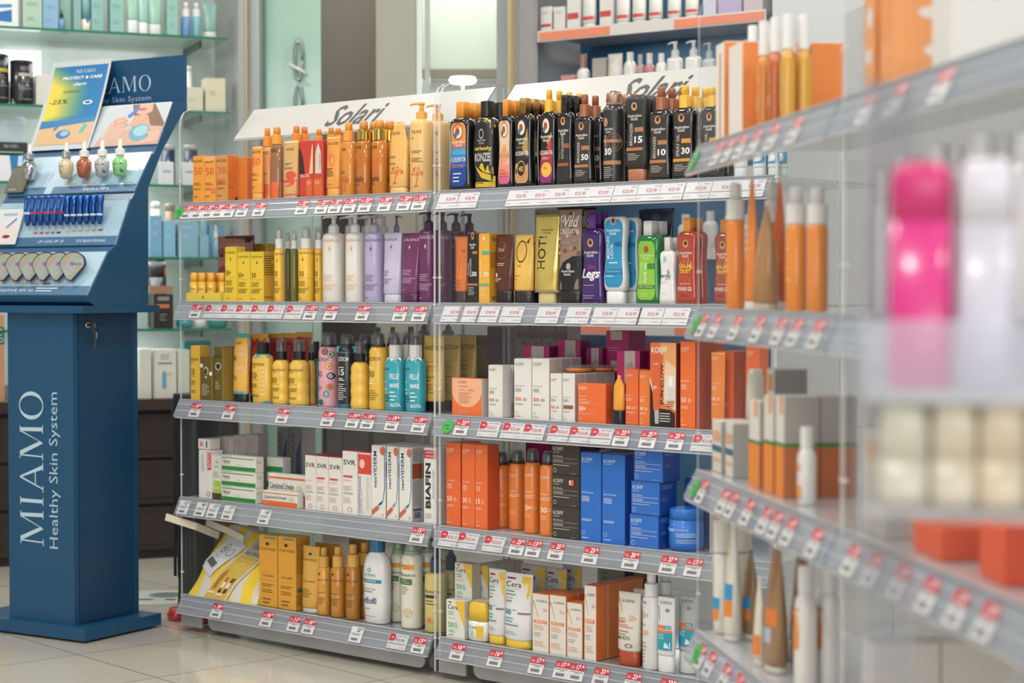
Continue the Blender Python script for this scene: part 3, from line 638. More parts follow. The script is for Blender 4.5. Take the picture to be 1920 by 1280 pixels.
K('spray', U, 1, 697, 726, 225, 'golden dry oil bottle with gold collar, second of two', 'dry_oil_bottle', 'bottle', 'cc7c1a', 'f2a040', k=.8, cy=263, collar='e8c060', rough=.07, prints=[('r', -.3, .38, .2, .66, 'd86a1c'), ('t', 'NUXE', -.42, .84, .6, .06, '4a2a08'), ('t', 'huile', -.4, .24, .7, .12, '4a2208', dict(s=.3)), ('l', -.4, .2, .6, 2, '4a2208'), ('e', -.32, .07, .1, .035, 'e0402a')], rows=3, short='second gold collar bottle')
K('tube', U, 1, 730, 767, 231, 'pale gold hand tube with a red tree standing on its cap', 'lotion_tube', 'tube', 'efb860', 'f0c078', k=.6, cy=352, tw=.62, prints=[('t', 'NUXE', -.3, .82, .42, .05, '5a3a10'), ('l', -.42, .48, .5, 2, '5a3a10'), ('l', -.42, .38, .5, 2, '5a3a10')]+treep(.06, 'e0552f', .32), rows=2, dv=.06, short='red tree tube')
K('pump', U, 1, 769, 812, 192, 'large pale amber pump bottle with red tree, end of the top shelf', 'milk_pump', 'pump bottle', 'efc072', 'f4ac4a', k=.95, cy=224, prints=[('t', 'NUXE', -.42, .8, .45, .045, '5a3a10'), ('e', -.25, .74, .06, .012, 'e8642a'), ('l', -.46, .56, .6, 2, '5a3a10'), ('l', -.46, .46, .6, 3, '5a3a10')]+treep(.08, 'e05a38', .26, -.08), rows=4, short='large amber pump')
# =============================================================== first unit, second shelf
r = thing('stick_tray', 'low yellow cardboard tray holding short sun sticks', 'tray', 'stick trays on the second shelf', (0, 0, 0), U.phi)
u0, _ = U.hit(346, 560, .014); u0 = max(.003, u0); u1, _ = U.hit(413, 560, .014); u2, _ = U.hit(424, 560, .014)
def tray(r, w, d, h, h2, c):
    m = mat(c, .5); mb = MB(); t = .0012
    mb.box(-w/2, w/2, 0, d, 0, t, m); mb.box(-w/2, w/2, 0, t, t, h, m); mb.box(-w/2, w/2, d-t, d, t, h2, m)
    for x in (-w/2, w/2-t): mb.prism([(t, t), (t, h), (d-t, h2), (d-t, t)], x, x+t, m)
    mb.build('tray_body', r); p = Pr(w, h, 0); p.add([('p', [(-.03, .55), (.03, .55), (0, .25)], '5a5010'), ('r', -.005, .55, .005, .75, '5a5010')]); p.build(r)
tray(r, u1-u0, .062, .022, .03, 'efd440'); r.location = U.at((u0+u1)/2, .014, SH[2]+.0003)
for i, (a, b) in enumerate(((357, 373), (372, 388), (389, 405))):
    K('stick', U, 2, a, b, 511, ['short yellow sun stick at the outer end of the tray', 'short yellow sun stick in the middle of the tray', 'short yellow sun stick in the tray beside the side tray wall'][i], 'sun_stick', 'stick', 'f6ba22', 'f6b020', v=.018, lift=.0015, cy=528, k=1, prints=[('t', 'CAUDALÍE', -.35, .55, .7, .2, '6a5208')], rows=2, short='sun stick')
OCC.setdefault(U, []); u1 = max(u1, u0+.01)
r = thing('stick_tray', 'second yellow cardboard tray tucked beside the first', 'tray', 'stick trays on the second shelf', (0, 0, 0), U.phi)
tray(r, .04, .038, .022, .03, 'f0d238'); r.location = U.at(u1+.0245, .020, SH[2]+.0003)
K('stick', U, 2, 411, 424, 511, 'short yellow sun stick alone in the second tray', 'sun_stick', 'stick', 'f6ba22', 'f6b020', v=.024, lift=.0015, cy=528, k=1, short='sun stick')
K('carton', U, 2, 421.5, 442, 463, 'tall bright yellow 50+ carton next to the stick tray', 'sun_carton', 'carton', 'f3cf16', d=.032, prints=caud('50+'), short='tall yellow 50+ carton')
K('carton', U, 2, 443, 468, 472, 'yellow 50+ carton, lower than its neighbour', 'sun_carton', 'carton', 'f2cc12', d=.04, tc='d9b30c', v=.018, prints=caud('50+'), short='yellow 50+ carton')
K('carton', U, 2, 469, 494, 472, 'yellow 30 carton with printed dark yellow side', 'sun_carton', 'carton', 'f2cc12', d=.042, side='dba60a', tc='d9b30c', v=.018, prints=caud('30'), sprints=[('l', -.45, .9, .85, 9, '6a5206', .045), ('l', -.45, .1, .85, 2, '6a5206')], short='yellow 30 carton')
for i, x in enumerate((441, 461, 480)):
    K('carton', U, 2, x, x+19, 457, ['yellow carton with its face above the 50+ boxes, first of the back row', 'yellow carton in the middle of the taller back row', 'dark gold carton at the far end of the taller back row'][i], 'sun_carton', 'carton', ['f0c814', 'dfac12', 'cf9a10'][i], d=.04, v=.115, tc='c99c0a', prints=[('l', -.4, .97, .8, 2, '6a5206', .03), ('t', 'CAUDALÍE', -.4, .9, .8, .03, '5a4206')], short='back row carton')
# display card with a face
r = thing('display_card', 'upright display card showing part of a face, behind the yellow cartons', 'display card', None, (0, 0, 0), U.phi)
u0, z1 = U.hit(409, 443, .080); u1, _ = U.hit(475, 443, .080); r.location = U.at((u0+u1)/2, .080, SH[2]+.0003); hh = z1-SH[2]; ww = u1-u0
OCC[U].append((u0, u1, .080, .083, SH[2], z1))
mb = MB(); mb.box(-ww/2, ww/2, 0, .003, 0, hh, mat('3a2c28', .4)); mb.build('card_board', r)
p = Pr(ww, hh, 0); p.add([('p', [(-.5, .3), (-.44, .2), (-.2, .05), (.5, .05), (.5, 1), (-.5, 1)], 'a8715c'), ('p', [(-.5, 0), (-.3, 0), (-.42, .4), (-.5, .5)], '2c1c1a'), ('p', [(-.3, 1), (.5, 1), (.5, .93), (.1, .95), (-.3, .96)], '5a3a30'), ('p', [(-.5, .72), (-.36, .68), (-.3, .75), (-.34, .82), (-.5, .8)], '8a5444'), ('e', -.4, .7, .06, .02, '3a1c18'), ('p', [(-.48, .5), (-.36, .56), (-.25, .52), (-.3, .44), (-.44, .44)], '8c4048'), ('e', -.38, .4, .12, .05, 'b05c62'), ('r', -.46, .485, -.28, .495, '4a2024'), ('t', 'CAUDALÍE', -.24, .82, .5, .08, 'c9b0a6'), ('e', .36, .93, .1, .04, '2c1a16')]); p.build(r)
SY = 'e9bd24'
K('spray', U, 2, 514, 533, 432, 'yellow spray bottle with white head, first of the yellow sprays', 'milky_spray', 'spray bottle', 'f4c01e', WHT, k=1, cy=466, over=True, cr=.74, prints=caud('50', z=.88), rows=2, short='yellow spray')
K('spray', U, 2, 534, 546, 440, 'olive oil spray with white head seen through clear cap', 'milky_spray', 'spray bottle', '6e6a2c', WHT, k=1, cy=466, v=.06, over=True, rough=.08, short='olive spray')
K('spray', U, 2, 545, 559, 437, 'olive oil spray with white head beside the second yellow spray', 'milky_spray', 'spray bottle', '757030', WHT, k=1, cy=466, v=.035, over=True, rough=.08, short='olive spray')
K('spray', U, 2, 559, 589, 430, 'yellow spray bottle with 50 and white head, second in front', 'milky_spray', 'spray bottle', 'f4c01e', WHT, k=1, cy=466, over=True, cr=.66, prints=caud('50', z=.9), rows=3, short='second yellow spray')
K('spray', U, 2, 590, 606, 436, 'yellow spray bottle with 30 partly behind the white pump bottle', 'milky_spray', 'spray bottle', 'e8b41c', WHT, k=1, cy=466, v=.03, over=True, prints=caud('30'), short='yellow 30 spray')
def cw(c, pr): return caud(None, c, pr, z=.87, h=.05, xs=-.62, w=.9)
K('pump', U, 2, 605, 647, 404, 'white pump bottle with peach lettering, first of two', 'milk_pump', 'pump bottle', 'e9e4dc', 'eceae6', k=.95, cy=437, prints=cw('f0a070', 'f0b890'), rows=3, short='white pump bottle')
K('pump', U, 2, 648, 684, 403, 'white pump bottle with peach lettering beside the lilac one', 'milk_pump', 'pump bottle', 'ebe6de', 'f0eeea', k=.95, cy=436, prints=cw('f0a070', 'f0b890'), rows=3, short='second white pump')
K('pump', U, 2, 684, 721, 403, 'lilac pump bottle with dark grey lettering', 'milk_pump', 'pump bottle', 'b9afd6', 'b9b0c6', k=.95, cy=436, dirx=1, prints=cw('55506a', '6a6480'), rows=3, short='lilac pump bottle')
K('tube', U, 2, 719, 755, 436, 'pale lilac tube standing on a lilac cap', 'lotion_tube', 'tube', 'c9c2de', 'd0cadd', k=.6, cy=552, prints=cw('6a6480', '7a7490'), rows=2, dv=.05, short='lilac tube')
K('pump', U, 2, 733, 754, 404, 'grey lilac pump bottle standing behind the lilac tube', 'milk_pump', 'pump bottle', '9a8fae', '8d8098', k=.95, cy=437, v=.09, dirx=1, short='grey lilac pump')
K('tube', U, 2, 754, 789, 437, 'plum tube with white lettering on a dark cap', 'lotion_tube', 'tube', '7a2f66', '5a2050', k=.6, cy=550, prints=caud(None, 'e4d4de', 'c8a8c0', z=.87, h=.055, xs=-.4, w=.9), rows=2, dv=.05, short='plum tube')
K('pump', U, 2, 786, 822, 397, 'dark plum pump bottle at the end of the second shelf', 'milk_pump', 'pump bottle', '6e2a60', '4a2444', k=.95, cy=430, prints=caud(None, 'e4d4de', 'c8a8c0', z=.87, h=.055, xs=-.62, w=.9), rows=4, short='plum pump bottle')
# =============================================================== first unit, third shelf
YL = 'f2c23a'
K('carton', U, 3, 357, 374, 648, 'yellow 50 carton, first on the third shelf', 'sun_carton', 'carton', 'ecba30', d=.036, side='dca828', prints=ang('50'), short='yellow carton')
K('carton', U, 3, 375, 397, 669, 'short olive carton with white paint splashes', 'sun_carton', 'carton', '6e5c22', d=.012, side='9a7c28', prints=[('e', 0, .68, .2, .09, 'e8e4dc'), ('e', -.02, .67, .17, .075, '5a4a1a'), ('e', .42, .62, .14, .05, 'efece4'), ('e', -.38, .8, .12, .05, 'efece4'), ('p', [(-.1, .55), (.1, .55), (.02, .5)], 'efece4'), ('l', -.36, .36, .7, 8, 'c8c0a0', .035)], short='olive splash carton')
K('carton', U, 3, 401, 417, 650, 'tall olive carton with gold side, beside the short splashed one', 'sun_carton', 'carton', '6a5a24', d=.036, side='a58428', prints=[('t', 'ANGSTROM', -.42, .8, .8, .04, '2a2208'), ('e', 0, .64, .3, .06, '3a3010'), ('o', 0, .64, .34, .07, .2, 'e8e4dc'), ('l', -.36, .34, .6, 5, 'c8c0a0', .03)], rows=2, short='tall olive carton')
K('tube', U, 3, 437, 468, 625, 'yellow tube with teal crimp and pale lettering on a black cap', 'sun_tube', 'tube', 'efb63c', BLK, k=.6, cy=738, tw=.8, prints=[('r', -.6, .93, .6, 1, '3fa9a6'), ('t', 'ANGSTROM', -.3, .82, .35, .04, '4a3a10'), ('t', '50', -.42, .55, .26, .08, '3a3010'), ('t', 'SENZA', -.05, .72, .4, .05, 'f0dcd4'), ('t', 'LIMITI', -.08, .62, .46, .06, 'f0dcd4', dict(b=1)), ('t', 'MARE', -.05, .4, .4, .06, 'f0d0d4', dict(b=1)), ('l', -.4, .3, .4, 4, '5a4a18'), ('r', -.5, .0, .5, .045, '3fa9a6')], short='teal crimped tube')
K('tube', U, 3, 467, 503, 625, 'coral red tube with yellow crimp on a black cap', 'sun_tube', 'tube', 'd8443c', BLK, k=.6, cy=740, tw=1, v=.052, prints=[('p', [(-.6, .9), (-.4, .94), (-.2, .88), (0, .93), (.2, .87), (.45, .93), (.6, .9), (.6, 1), (-.6, 1)], 'e8b040'), ('t', 'ANGSTROM', -.36, .8, .6, .045, '5a1a18'), ('r', -.5, 0, .5, .04, 'f0b89a'), ('l', -.4, .4, .2, 9, 'f0b0a0', .04)], rows=2, dv=.06, du=.02, short='coral red tube')
for i, (x0, x1, tp) in enumerate(((503, 531, 625), (528, 560, 624), (556, 586, 622))):
    K('tube', U, 3, x0, x1, tp, ['dark coral tube with yellow crimp behind the first wavy bottle', 'dark coral tube with yellow crimp between the wavy bottle caps', 'dark coral tube with olive crimp behind the teal bottle'][i], 'sun_tube', 'tube', 'b03630', BLK, k=.6, cy=740, v=.085, prints=[('r', -.6, .92, .6, 1, 'd0a038'), ('t', 'ANGSTROM', -.36, .8, .6, .045, '5a1a18')], short='dark coral tube')
K('bottle', U, 3, 474, 512, 642, 'yellow 50 bottle with black cap and teal cloud print', 'sun_bottle', 'bottle', YL, BLK, k=.6, cy=663, cr=.5, sh=.1, prints=[('p', [(-.5, .93), (-.3, .95), (-.1, .9), (.1, .95), (.3, .91), (.5, .95), (.4, 1), (-.4, 1)], '3fb0b0')]+ang('50', z=.76)+[('l', .2, .7, .24, 7, 'f4c8cc', .09), ('p', [(.2, .0), (.5, .0), (.5, .05), (.3, .04)], '3fa0b0')], short='teal cloud bottle')
K('wavy', U, 3, 511, 544, 636, 'wavy yellow 30 spray bottle beside the teal cloud bottle', 'wavy_spray', 'spray bottle', YL, BLK, k=.9, cy=674, prints=ang('30', z=.74, x=-.62), short='wavy 30 bottle')
K('wavy', U, 3, 543, 579, 636, 'wavy yellow 20 spray bottle nearer the pink can', 'wavy_spray', 'spray bottle', YL, BLK, k=.9, cy=674, prints=ang('20', z=.74, x=-.62), rows=2, short='wavy 20 bottle')
K('wavy', U, 3, 575, 592, 640, 'wavy amber bottle half hidden behind the teal bottle', 'wavy_spray', 'spray bottle', 'e0a82c', BLK, k=.9, cy=675, v=.05, short='wavy amber bottle')
K('bottle', U, 3, 584, 603, 640, 'dark teal bottle with black cap beside the pink patterned can', 'sun_bottle', 'bottle', '177f90', '24262c', k=.8, cy=672, v=.052, prints=[('t', 'ANG', -.4, .7, .6, .06, '0c3c46'), ('l', -.4, .35, .7, 5, 'bfe4e8', .05)], rows=2, short='dark teal bottle')
K('aero', U, 3, 597, 635, 623, 'pink spray can with eye and flower pattern', 'spray_can', 'spray can', 'e3a5ae', '34363a', k=1, cy=650, prints=[('t', 'NGSTROM', -.62, .76, .68, .06, '4a2a30'), ('t', '30', -.62, .5, .34, .1, '4a2a30'), ('l', -.6, .34, .4, 3, '6a3a40', .03), ('l', -.6, .1, .4, 1, '3a2024')]+[q for x, z, c1, c2, c3 in ((.22, .68, 'e09040', 'f4e0a0', 'b84a2c'), (.3, .52, '223', 'd0d8d8', 'b02a30'), (.02, .93, '30303a', 'd86a60', '70101c'), (.3, .88, '2f9ab0', 'e8b43c', '202028'), (.26, .34, 'd8823c', '86604c', 'f0c080'), (.1, .22, '2f9ab0', 'e89a4c', 'd8e4e4'), (-.2, .08, '2f8aa0', '202028', 'e0b040')) for q in (('e', x, z, .17, .055, c1 if len(c1) == 6 else '22223a'), ('e', x, z, .11, .036, c2), ('e', x, z, .05, .018, c3))], short='pink patterned can')
K('aero', U, 3, 634, 668, 626, 'black spray can with white 15 and teal top', 'spray_can', 'spray can', '26272a', '2a2b2e', k=1, cy=649, v=.02, prints=[('r', -.6, .9, .6, 1, '4fb4ba'), ('t', 'NGSTROM', -.62, .76, .74, .07, 'e8e6e0', dict(b=1)), ('t', '15', -.5, .53, .4, .1, 'f0eee8', dict(b=1)), ('l', -.5, .47, .5, 1, 'f0eee8', .04), ('t', '~~~', -.52, .65, .4, .02, 'f0eee8', dict(b=2)), ('t', '~~~', -.48, .44, .4, .02, 'f0eee8', dict(b=2)), ('l', -.56, .38, .6, 8, 'dad8d2', .035), ('r', -.6, 0, .6, .06, '3a8a9a')], rows=2, dv=.05, du=.012, short='black 15 can')
K('wavy', U, 3, 658, 692, 640, 'plain wavy yellow spray bottle turned to show no print', 'wavy_spray', 'spray bottle', YL, BLK, k=.9, cy=678, short='plain wavy bottle')
K('aero', U, 3, 692, 728, 622, 'yellow spray can with 50 and clear cap over black nozzle', 'spray_can', 'spray can', 'efbc30', '3a3b3e', k=1, cy=650, prints=[('t', 'NGSTROM', -.6, .78, .72, .06, '5a4410'), ('t', '50', -.54, .52, .36, .1, '3a3010'), ('l', -.5, .46, .4, 1, 'f8ecc8', .04), ('r', -.46, .66, -.1, .68, 'f8ecc8'), ('r', -.46, .41, -.1, .43, 'f8ecc8'), ('l', -.54, .3, .6, 5, '8a6a18', .035)], rows=3, dv=.05, short='yellow 50 can')
def pelle(): return [('t', 'NGSTROM', -.56, .76, .5, .05, '0c4a50'), ('l', -.5, .68, .3, 1, '0c4a50', .03), ('l', -.5, .54, .3, 1, 'd8f0f0', .06), ('l', -.5, .4, .4, 1, 'd8f0f0', .06), ('r', -.5, .33, -.14, .36, 'b0c060'), ('l', -.5, .28, .5, 3, '0c4a50', .05), ('t', 'PELLE', -.02, .6, .46, .1, 'e4f2f0', dict(b=2, s=.1)), ('t', 'MARE', .02, .44, .42, .08, 'e4f2f0', dict(b=2)), ('l', .0, .34, .42, 3, 'e4f2f0', .07), ('t', 'SALATA', -.0, .08, .46, .07, 'e4f2f0', dict(b=2, s=.1)), ('p', [(-.46, .97), (-.3, .93), (-.1, .98), (.1, .93), (.3, .98), (.46, .93), (.4, 1), (-.4, 1)], 'e0ece8')]
K('bottle', U, 3, 723, 760, 624, 'teal bottle with white lettering and white cap, first of two', 'sun_bottle', 'bottle', '2aa7b8', 'dedcd8', k=.7, cy=670, cr=.55, sh=.12, dome=1, prints=pelle(), rows=2, short='teal lettered bottle')
K('bottle', U, 3, 761, 798, 624, 'teal bottle with white lettering beside the yellow tube', 'sun_bottle', 'bottle', '2aa7b8', 'dedcd8', k=.7, cy=670, cr=.55, sh=.12, dome=1, prints=pelle(), rows=2, short='second teal bottle')
K('tube', U, 3, 793, 836, 629, 'large yellow tube on black cap by the third shelf end', 'sun_tube', 'tube', 'f0c455', BLK, k=.5, cy=752, tw=.98, v=.03, prints=[('t', 'ANGSTROM', -.4, .78, .85, .07, '3a3010'), ('r', -.4, .6, .3, .604, '6a5418'), ('t', 'DOPOSOLE', -.36, .51, .6, .035, '6a5418'), ('r', -.4, .47, .3, .474, '6a5418'), ('l', -.36, .36, .6, 2, '9a7a20', .05), ('l', -.36, .25, .62, 5, '9a7a20', .03)], rows=3, dv=.055, short='large yellow tube')
# =============================================================== first unit, fourth shelf
K('carton', U, 4, 372, 395.5, 843, 'white medicine carton with a red name band read downwards', 'medicine_carton', 'carton', 'e6e3de', d=.04, prints=[('r', .18, .6, .5, .97, 'd8242a'), ('v', 'CICASTIL', .2, .62, .22, .34, 'f8eeee', dict(b=1, down=1)), ('l', -.3, .9, .3, 12, 'b8b4b0', .03), ('o', .28, .1, .15, .05, .3, 'd86a6a')], short='red band medicine carton')
for i in range(5):
    x = 371+i*22.5
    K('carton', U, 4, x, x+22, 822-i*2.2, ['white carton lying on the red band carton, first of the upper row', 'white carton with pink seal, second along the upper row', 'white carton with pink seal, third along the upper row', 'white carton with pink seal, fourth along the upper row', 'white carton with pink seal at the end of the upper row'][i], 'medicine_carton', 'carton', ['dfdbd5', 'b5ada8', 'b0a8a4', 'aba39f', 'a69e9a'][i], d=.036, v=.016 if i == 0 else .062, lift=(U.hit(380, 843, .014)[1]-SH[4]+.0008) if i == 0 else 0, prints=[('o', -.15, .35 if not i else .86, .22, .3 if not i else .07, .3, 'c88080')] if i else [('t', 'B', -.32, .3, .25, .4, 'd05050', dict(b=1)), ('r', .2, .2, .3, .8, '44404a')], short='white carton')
K('carton', U, 4, 396, 415, 853, 'slim white carton with lime square and brown foot', 'medicine_carton', 'carton', 'dedad2', d=.04, v=.018, prints=[('r', -.5, 0, .5, .16, '5a4034'), ('r', -.38, .14, .42, .42, 'a4c83a'), ('t', 'Cubeil', -.24, .24, .5, .06, 'f0f4e0'), ('e', .0, .86, .14, .03, 'a8c860'), ('l', -.3, .76, .6, 2, '9aa0a8', .03), ('l', -.4, .62, .8, 5, 'b4b0ac', .03)], short='lime square carton')
def stack(U, S, x0, x1, top, n, labels, name, body, d, v=.012, dx=None, **kw):
    zt = U.hit(x0, top, v)[1]; h = (zt-SH[S])/n; out = []
    for i in range(n):
        a, b = (x0, x1) if not dx else dx[i]
        zz_ = SH[S]+h*(i+1); py = U_py(U, x0, v, zz_-.0006)
        out.append(K('carton', U, S, a, b, py, labels[i], name, 'carton', body, d=d, v=v, lift=h*i, **kw))
    return out
def U_py(U, px, v, z):          # image row of a point on the plane at depth v
    lo, hi = 0, 1400
    for _ in range(40):
        m = (lo+hi)/2
        if U.hit(px, m, v)[1] > z: lo = m
        else: hi = m
    return (lo+hi)/2
HAL = [('r', -.5, .04, .5, .3, '1f8f3c'), ('r', -.5, .82, .45, .87, '3a8a4a'), ('t', 'Halicar', -.46, .5, .22, .24, '3a3a36'), ('l', -.46, .42, .25, 1, '8a8a84', .06), ('l', -.06, .42, .18, 1, '8a8a84', .06), ('l', -.46, .95, .4, 1, '8a8a84', .08)]
stack(U, 4, 415.5, 479, 852, 3, ['long white carton with green stripe, bottom of the three', 'long white carton with green stripe, middle of the three', 'long white carton with green stripe, topmost of the three'], 'cream_carton', 'e6e4da', .028, prints=HAL, sprints=[('l', -.3, .7, .6, 2, 'b0aca4', .1)], short='green striped carton')
stack(U, 4, 500, 530, 856, 3, ['green and white carton end behind, lowest of the far stack', 'green and white carton end behind, middle of the far stack', 'green and white carton end behind, highest of the far stack'], 'cream_carton', 'd6d4ca', .028, v=.06, prints=[('r', -.5, .04, .5, .4, '1f8040')], short='green striped carton')
CAL = [('r', -.5, .03, .5, .36, 'ee6a20'), ('r', -.5, .84, .5, .9, 'e07038'), ('t', 'Calendumed Schwabe', -.46, .52, .66, .2, '3a3834'), ('l', -.46, .46, .3, 1, '8a8a84', .06), ('e', .34, .55, .08, .14, 'd0ccb4'), ('l', -.46, .2, .24, 1, 'f8c8a0', .06)]
stack(U, 4, 492, 557, 918, 1, ['long white carton with orange stripe, lower of two'], 'ointment_carton', 'e8e5dc', .022, v=.010, prints=CAL, short='orange striped carton')
K('carton', U, 4, 503, 572, 886, 'long white carton with orange stripe, upper of two', 'ointment_carton', 'carton', 'e8e5dc', d=.022, v=.036, prints=[t for t in CAL if t[0] != 'x'], lift=0, short='orange striped carton')
def svr(hl): return [('t', 'SVR', -.42, .78, .84, .08, '4a4642', dict(b=1))]+([('r', -.42, .58, .2, .615, 'd84a54')] if hl else [])+[('t', 'CICAVIT+', -.4, .52, .56, .03, 'e88a8a'), ('l', -.42, .44, .7, 4, 'd49090', .02), ('l', -.42, .34, .8, 2, '8a8682', .02), ('l', -.42, .26, .5, 4, 'c0bab4', .025), ('o', .0, .08, .16, .04, .2, 'e07a80')]
for i, (a, b, t, hl) in enumerate(((571.5, 592, 852, 0), (592.5, 615, 854, 1), (615.5, 641, 856, 1))):
    K('carton', U, 4, a, b, t, ['white carton with black name and no red bar, first of three', 'white carton with black name and red bar, middle of three', 'white carton with black name and red bar, beside the taller one'][i], 'cream_carton', 'carton', 'e7e3dd', d=.036, tc='a83440', prints=svr(hl), rows=3 if i == 2 else 2, short='black name carton')
K('carton', U, 4, 641.5, 669, 844, 'larger white carton with black name and red bar', 'cream_carton', 'carton', 'ebe7e1', d=.036, v=.012, tc='c05058', prints=svr(1), short='larger black name carton')
K('carton', U, 4, 670, 696, 847, 'white carton with red top, sun emblem and blue upright name', 'cream_carton', 'carton', 'e8e4de', d=.036, v=.016, tc='b03038', prints=[('r', -.5, .66, .5, .97, 'e4432f'), ('o', -.2, .82, .2, .07, .35, 'fbe6dc'), ('e', -.2, .82, .1, .035, 'fbe6dc'), ('v', 'CONNETTIVINASOLE', -.46, .04, .16, .58, '2a8ec0', dict(b=1)), ('v', 'EMULSIONE SPRAY', -.24, .04, .09, .38, 'e08a80'), ('l', .1, .6, .3, 20, 'c8d0d4', .026)], rows=2, short='red sun carton')
for i, (a, b, t) in enumerate(((696, 723, 834), (724.5, 747, 836), (748, 772.5, 838))):
    K('carton', U, 4, a, b, t, ['white carton with blue upright name and orange swoosh, first of three', 'white carton with blue upright name and orange swoosh, middle of three', 'white carton with blue upright name, last of three with printed side'][i], 'cream_carton', 'carton', 'e9e6de', d=.034, v=.010, side='b9b4ac', prints=[('v', 'neoVIDERM', -.36, .42, .24, .5, '1d4a8c', dict(b=1)), ('e', .3, .93, .2, .06, 'e06a30'), ('p', [(.4, .42), (.46, .42), (.46, .97), (.4, .97)], '2a8ccc'), ('p', [(.4, .42), (.46, .42), (.36, .26), (.28, .2)], '3a94cc'), ('p', [(.28, .2), (.36, .26), (.0, .12), (-.1, .17)], 'a0c4d8'), ('p', [(-.1, .17), (.05, .13), (-.46, .03), (-.46, .1)], 'd8603a'), ('o', .32, .05, .07, .015, .3, '8a8a8a')], sprints=[('r', -.5, .58, .5, .78, '9c4a24'), ('l', -.42, .94, .8, 5, '7c88a0', .03), ('l', -.42, .53, .8, 12, '8a8e9a', .028), ('r', -.4, .14, .4, .17, '4a50a0'), ('b', -.3, .04, .6, .08, '3a4aa0')], rows=3, short='blue name swoosh carton')
K('carton', U, 4, 797, 822, 839, 'white carton with big dark green upright name and red top label', 'cream_carton', 'carton', 'e9e6e0', d=.036, v=.012, prints=[('r', -.46, .86, .46, .97, 'c8323a'), ('t', 'OFFERTA', -.34, .925, .7, .03, 'f4d8d8', dict(b=1)), ('t', 'SPECIALE', -.34, .875, .7, .03, 'f4d8d8', dict(b=1)), ('v', 'BIAFIN', -.36, .2, .4, .6, '143c34', dict(b=3)), ('v', 'EMULSIONE CUTANEA', .2, .34, .1, .38, '3a3a38'), ('l', -.4, .12, .6, 3, '9a9a96', .025)], rows=3, short='big green name carton')
# things on the rear half of the fourth shelf, seen through the back panel
for i, (a, b) in enumerate(((519, 540), (543, 566))):
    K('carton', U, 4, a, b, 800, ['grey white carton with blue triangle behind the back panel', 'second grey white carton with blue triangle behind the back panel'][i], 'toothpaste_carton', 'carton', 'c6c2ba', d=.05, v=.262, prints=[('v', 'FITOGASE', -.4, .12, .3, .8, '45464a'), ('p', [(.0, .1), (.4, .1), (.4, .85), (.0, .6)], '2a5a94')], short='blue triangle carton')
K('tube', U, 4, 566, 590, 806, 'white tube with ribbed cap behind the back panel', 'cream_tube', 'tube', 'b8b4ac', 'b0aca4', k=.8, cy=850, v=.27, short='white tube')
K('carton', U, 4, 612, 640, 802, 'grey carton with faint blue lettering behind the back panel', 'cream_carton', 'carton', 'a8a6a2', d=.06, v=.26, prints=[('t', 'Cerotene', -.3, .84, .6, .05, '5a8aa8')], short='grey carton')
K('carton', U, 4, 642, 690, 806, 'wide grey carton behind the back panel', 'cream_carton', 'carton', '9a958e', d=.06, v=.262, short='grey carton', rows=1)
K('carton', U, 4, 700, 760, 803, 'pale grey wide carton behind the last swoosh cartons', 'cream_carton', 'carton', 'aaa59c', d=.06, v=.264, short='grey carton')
# =============================================================== first unit, bottom shelf
def furt(x=-.4, c='7a5606', nm='SOLAIRE'): return [('r', -.2, .955, .4, .975, '1f9a80'), ('e', -.04, .88, .09, .022, '2c2410'), ('t', 'FURTERER', x, .79, .84, .03, c), ('t', nm, x+.12, .42, .6, .03, c), ('r', x, .37, .4, .372, c), ('l', x+.06, .31, .7, 2, '6a4c08', .025), ('l', x+.06, .23, .6, 2, c, .03), ('l', x+.1, .1, .55, 2, c, .05)]
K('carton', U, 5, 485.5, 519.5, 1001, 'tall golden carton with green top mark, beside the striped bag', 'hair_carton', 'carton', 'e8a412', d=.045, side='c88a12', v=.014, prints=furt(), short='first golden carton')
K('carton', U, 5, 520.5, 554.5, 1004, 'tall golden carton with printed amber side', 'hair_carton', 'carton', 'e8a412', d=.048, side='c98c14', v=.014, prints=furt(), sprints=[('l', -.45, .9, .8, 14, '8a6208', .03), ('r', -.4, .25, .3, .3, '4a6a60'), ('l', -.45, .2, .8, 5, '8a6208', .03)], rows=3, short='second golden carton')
K('tube', U, 5, 566, 602, 1023, 'shiny gold tube with clear cap in front of the golden cartons', 'gold_tube', 'tube', 'e0a83c', 'cfc8b8', k=.6, cy=1138, rough=.22, prints=[('e', .0, .87, .08, .02, '2c2410'), ('t', 'FURTERER', -.4, .76, .8, .035, '7a5a14'), ('t', 'SOLAIRE', -.3, .42, .66, .03, '7a5a14'), ('l', -.3, .3, .6, 5, '7a5a14', .03)], short='shiny gold tube')
K('tube', U, 5, 588, 640, 1018, 'gold tube partly hidden behind the gold sprays', 'gold_tube', 'tube', 'c88a28', 'b89870', k=.6, cy=1138, v=.07, rough=.22, short='hidden gold tube')
for i, (a, b, t, c, lb) in enumerate(((595, 620, 1026, 'dc9c28', 'slim gold spray with opaque golden body, first of three'), (620, 648.5, 1024, 'c9851c', 'slim gold spray with amber oil, middle of three'), (648, 676, 1020, 'b87414', 'slim gold spray with dark amber oil, last of three'))):
    K('spray', U, 5, a, b, t, lb, 'hair_spray', 'spray bottle', c, 'e0a640', k=1, cy=1062, cr=.76, rough=.1, cv=2, prints=[('e', -.2, .86, .09, .025, '3c2c10'), ('t', 'FURTERER', -.5, .72, .8, .035, '6e4c0c'), ('t', 'SOLAIRE', -.4, .46, .66, .03, '6e4c0c'), ('l', -.46, .36, .6, 4, '6e4c0c', .04)], rows=[1, 1, 2][i], short='slim gold spray')
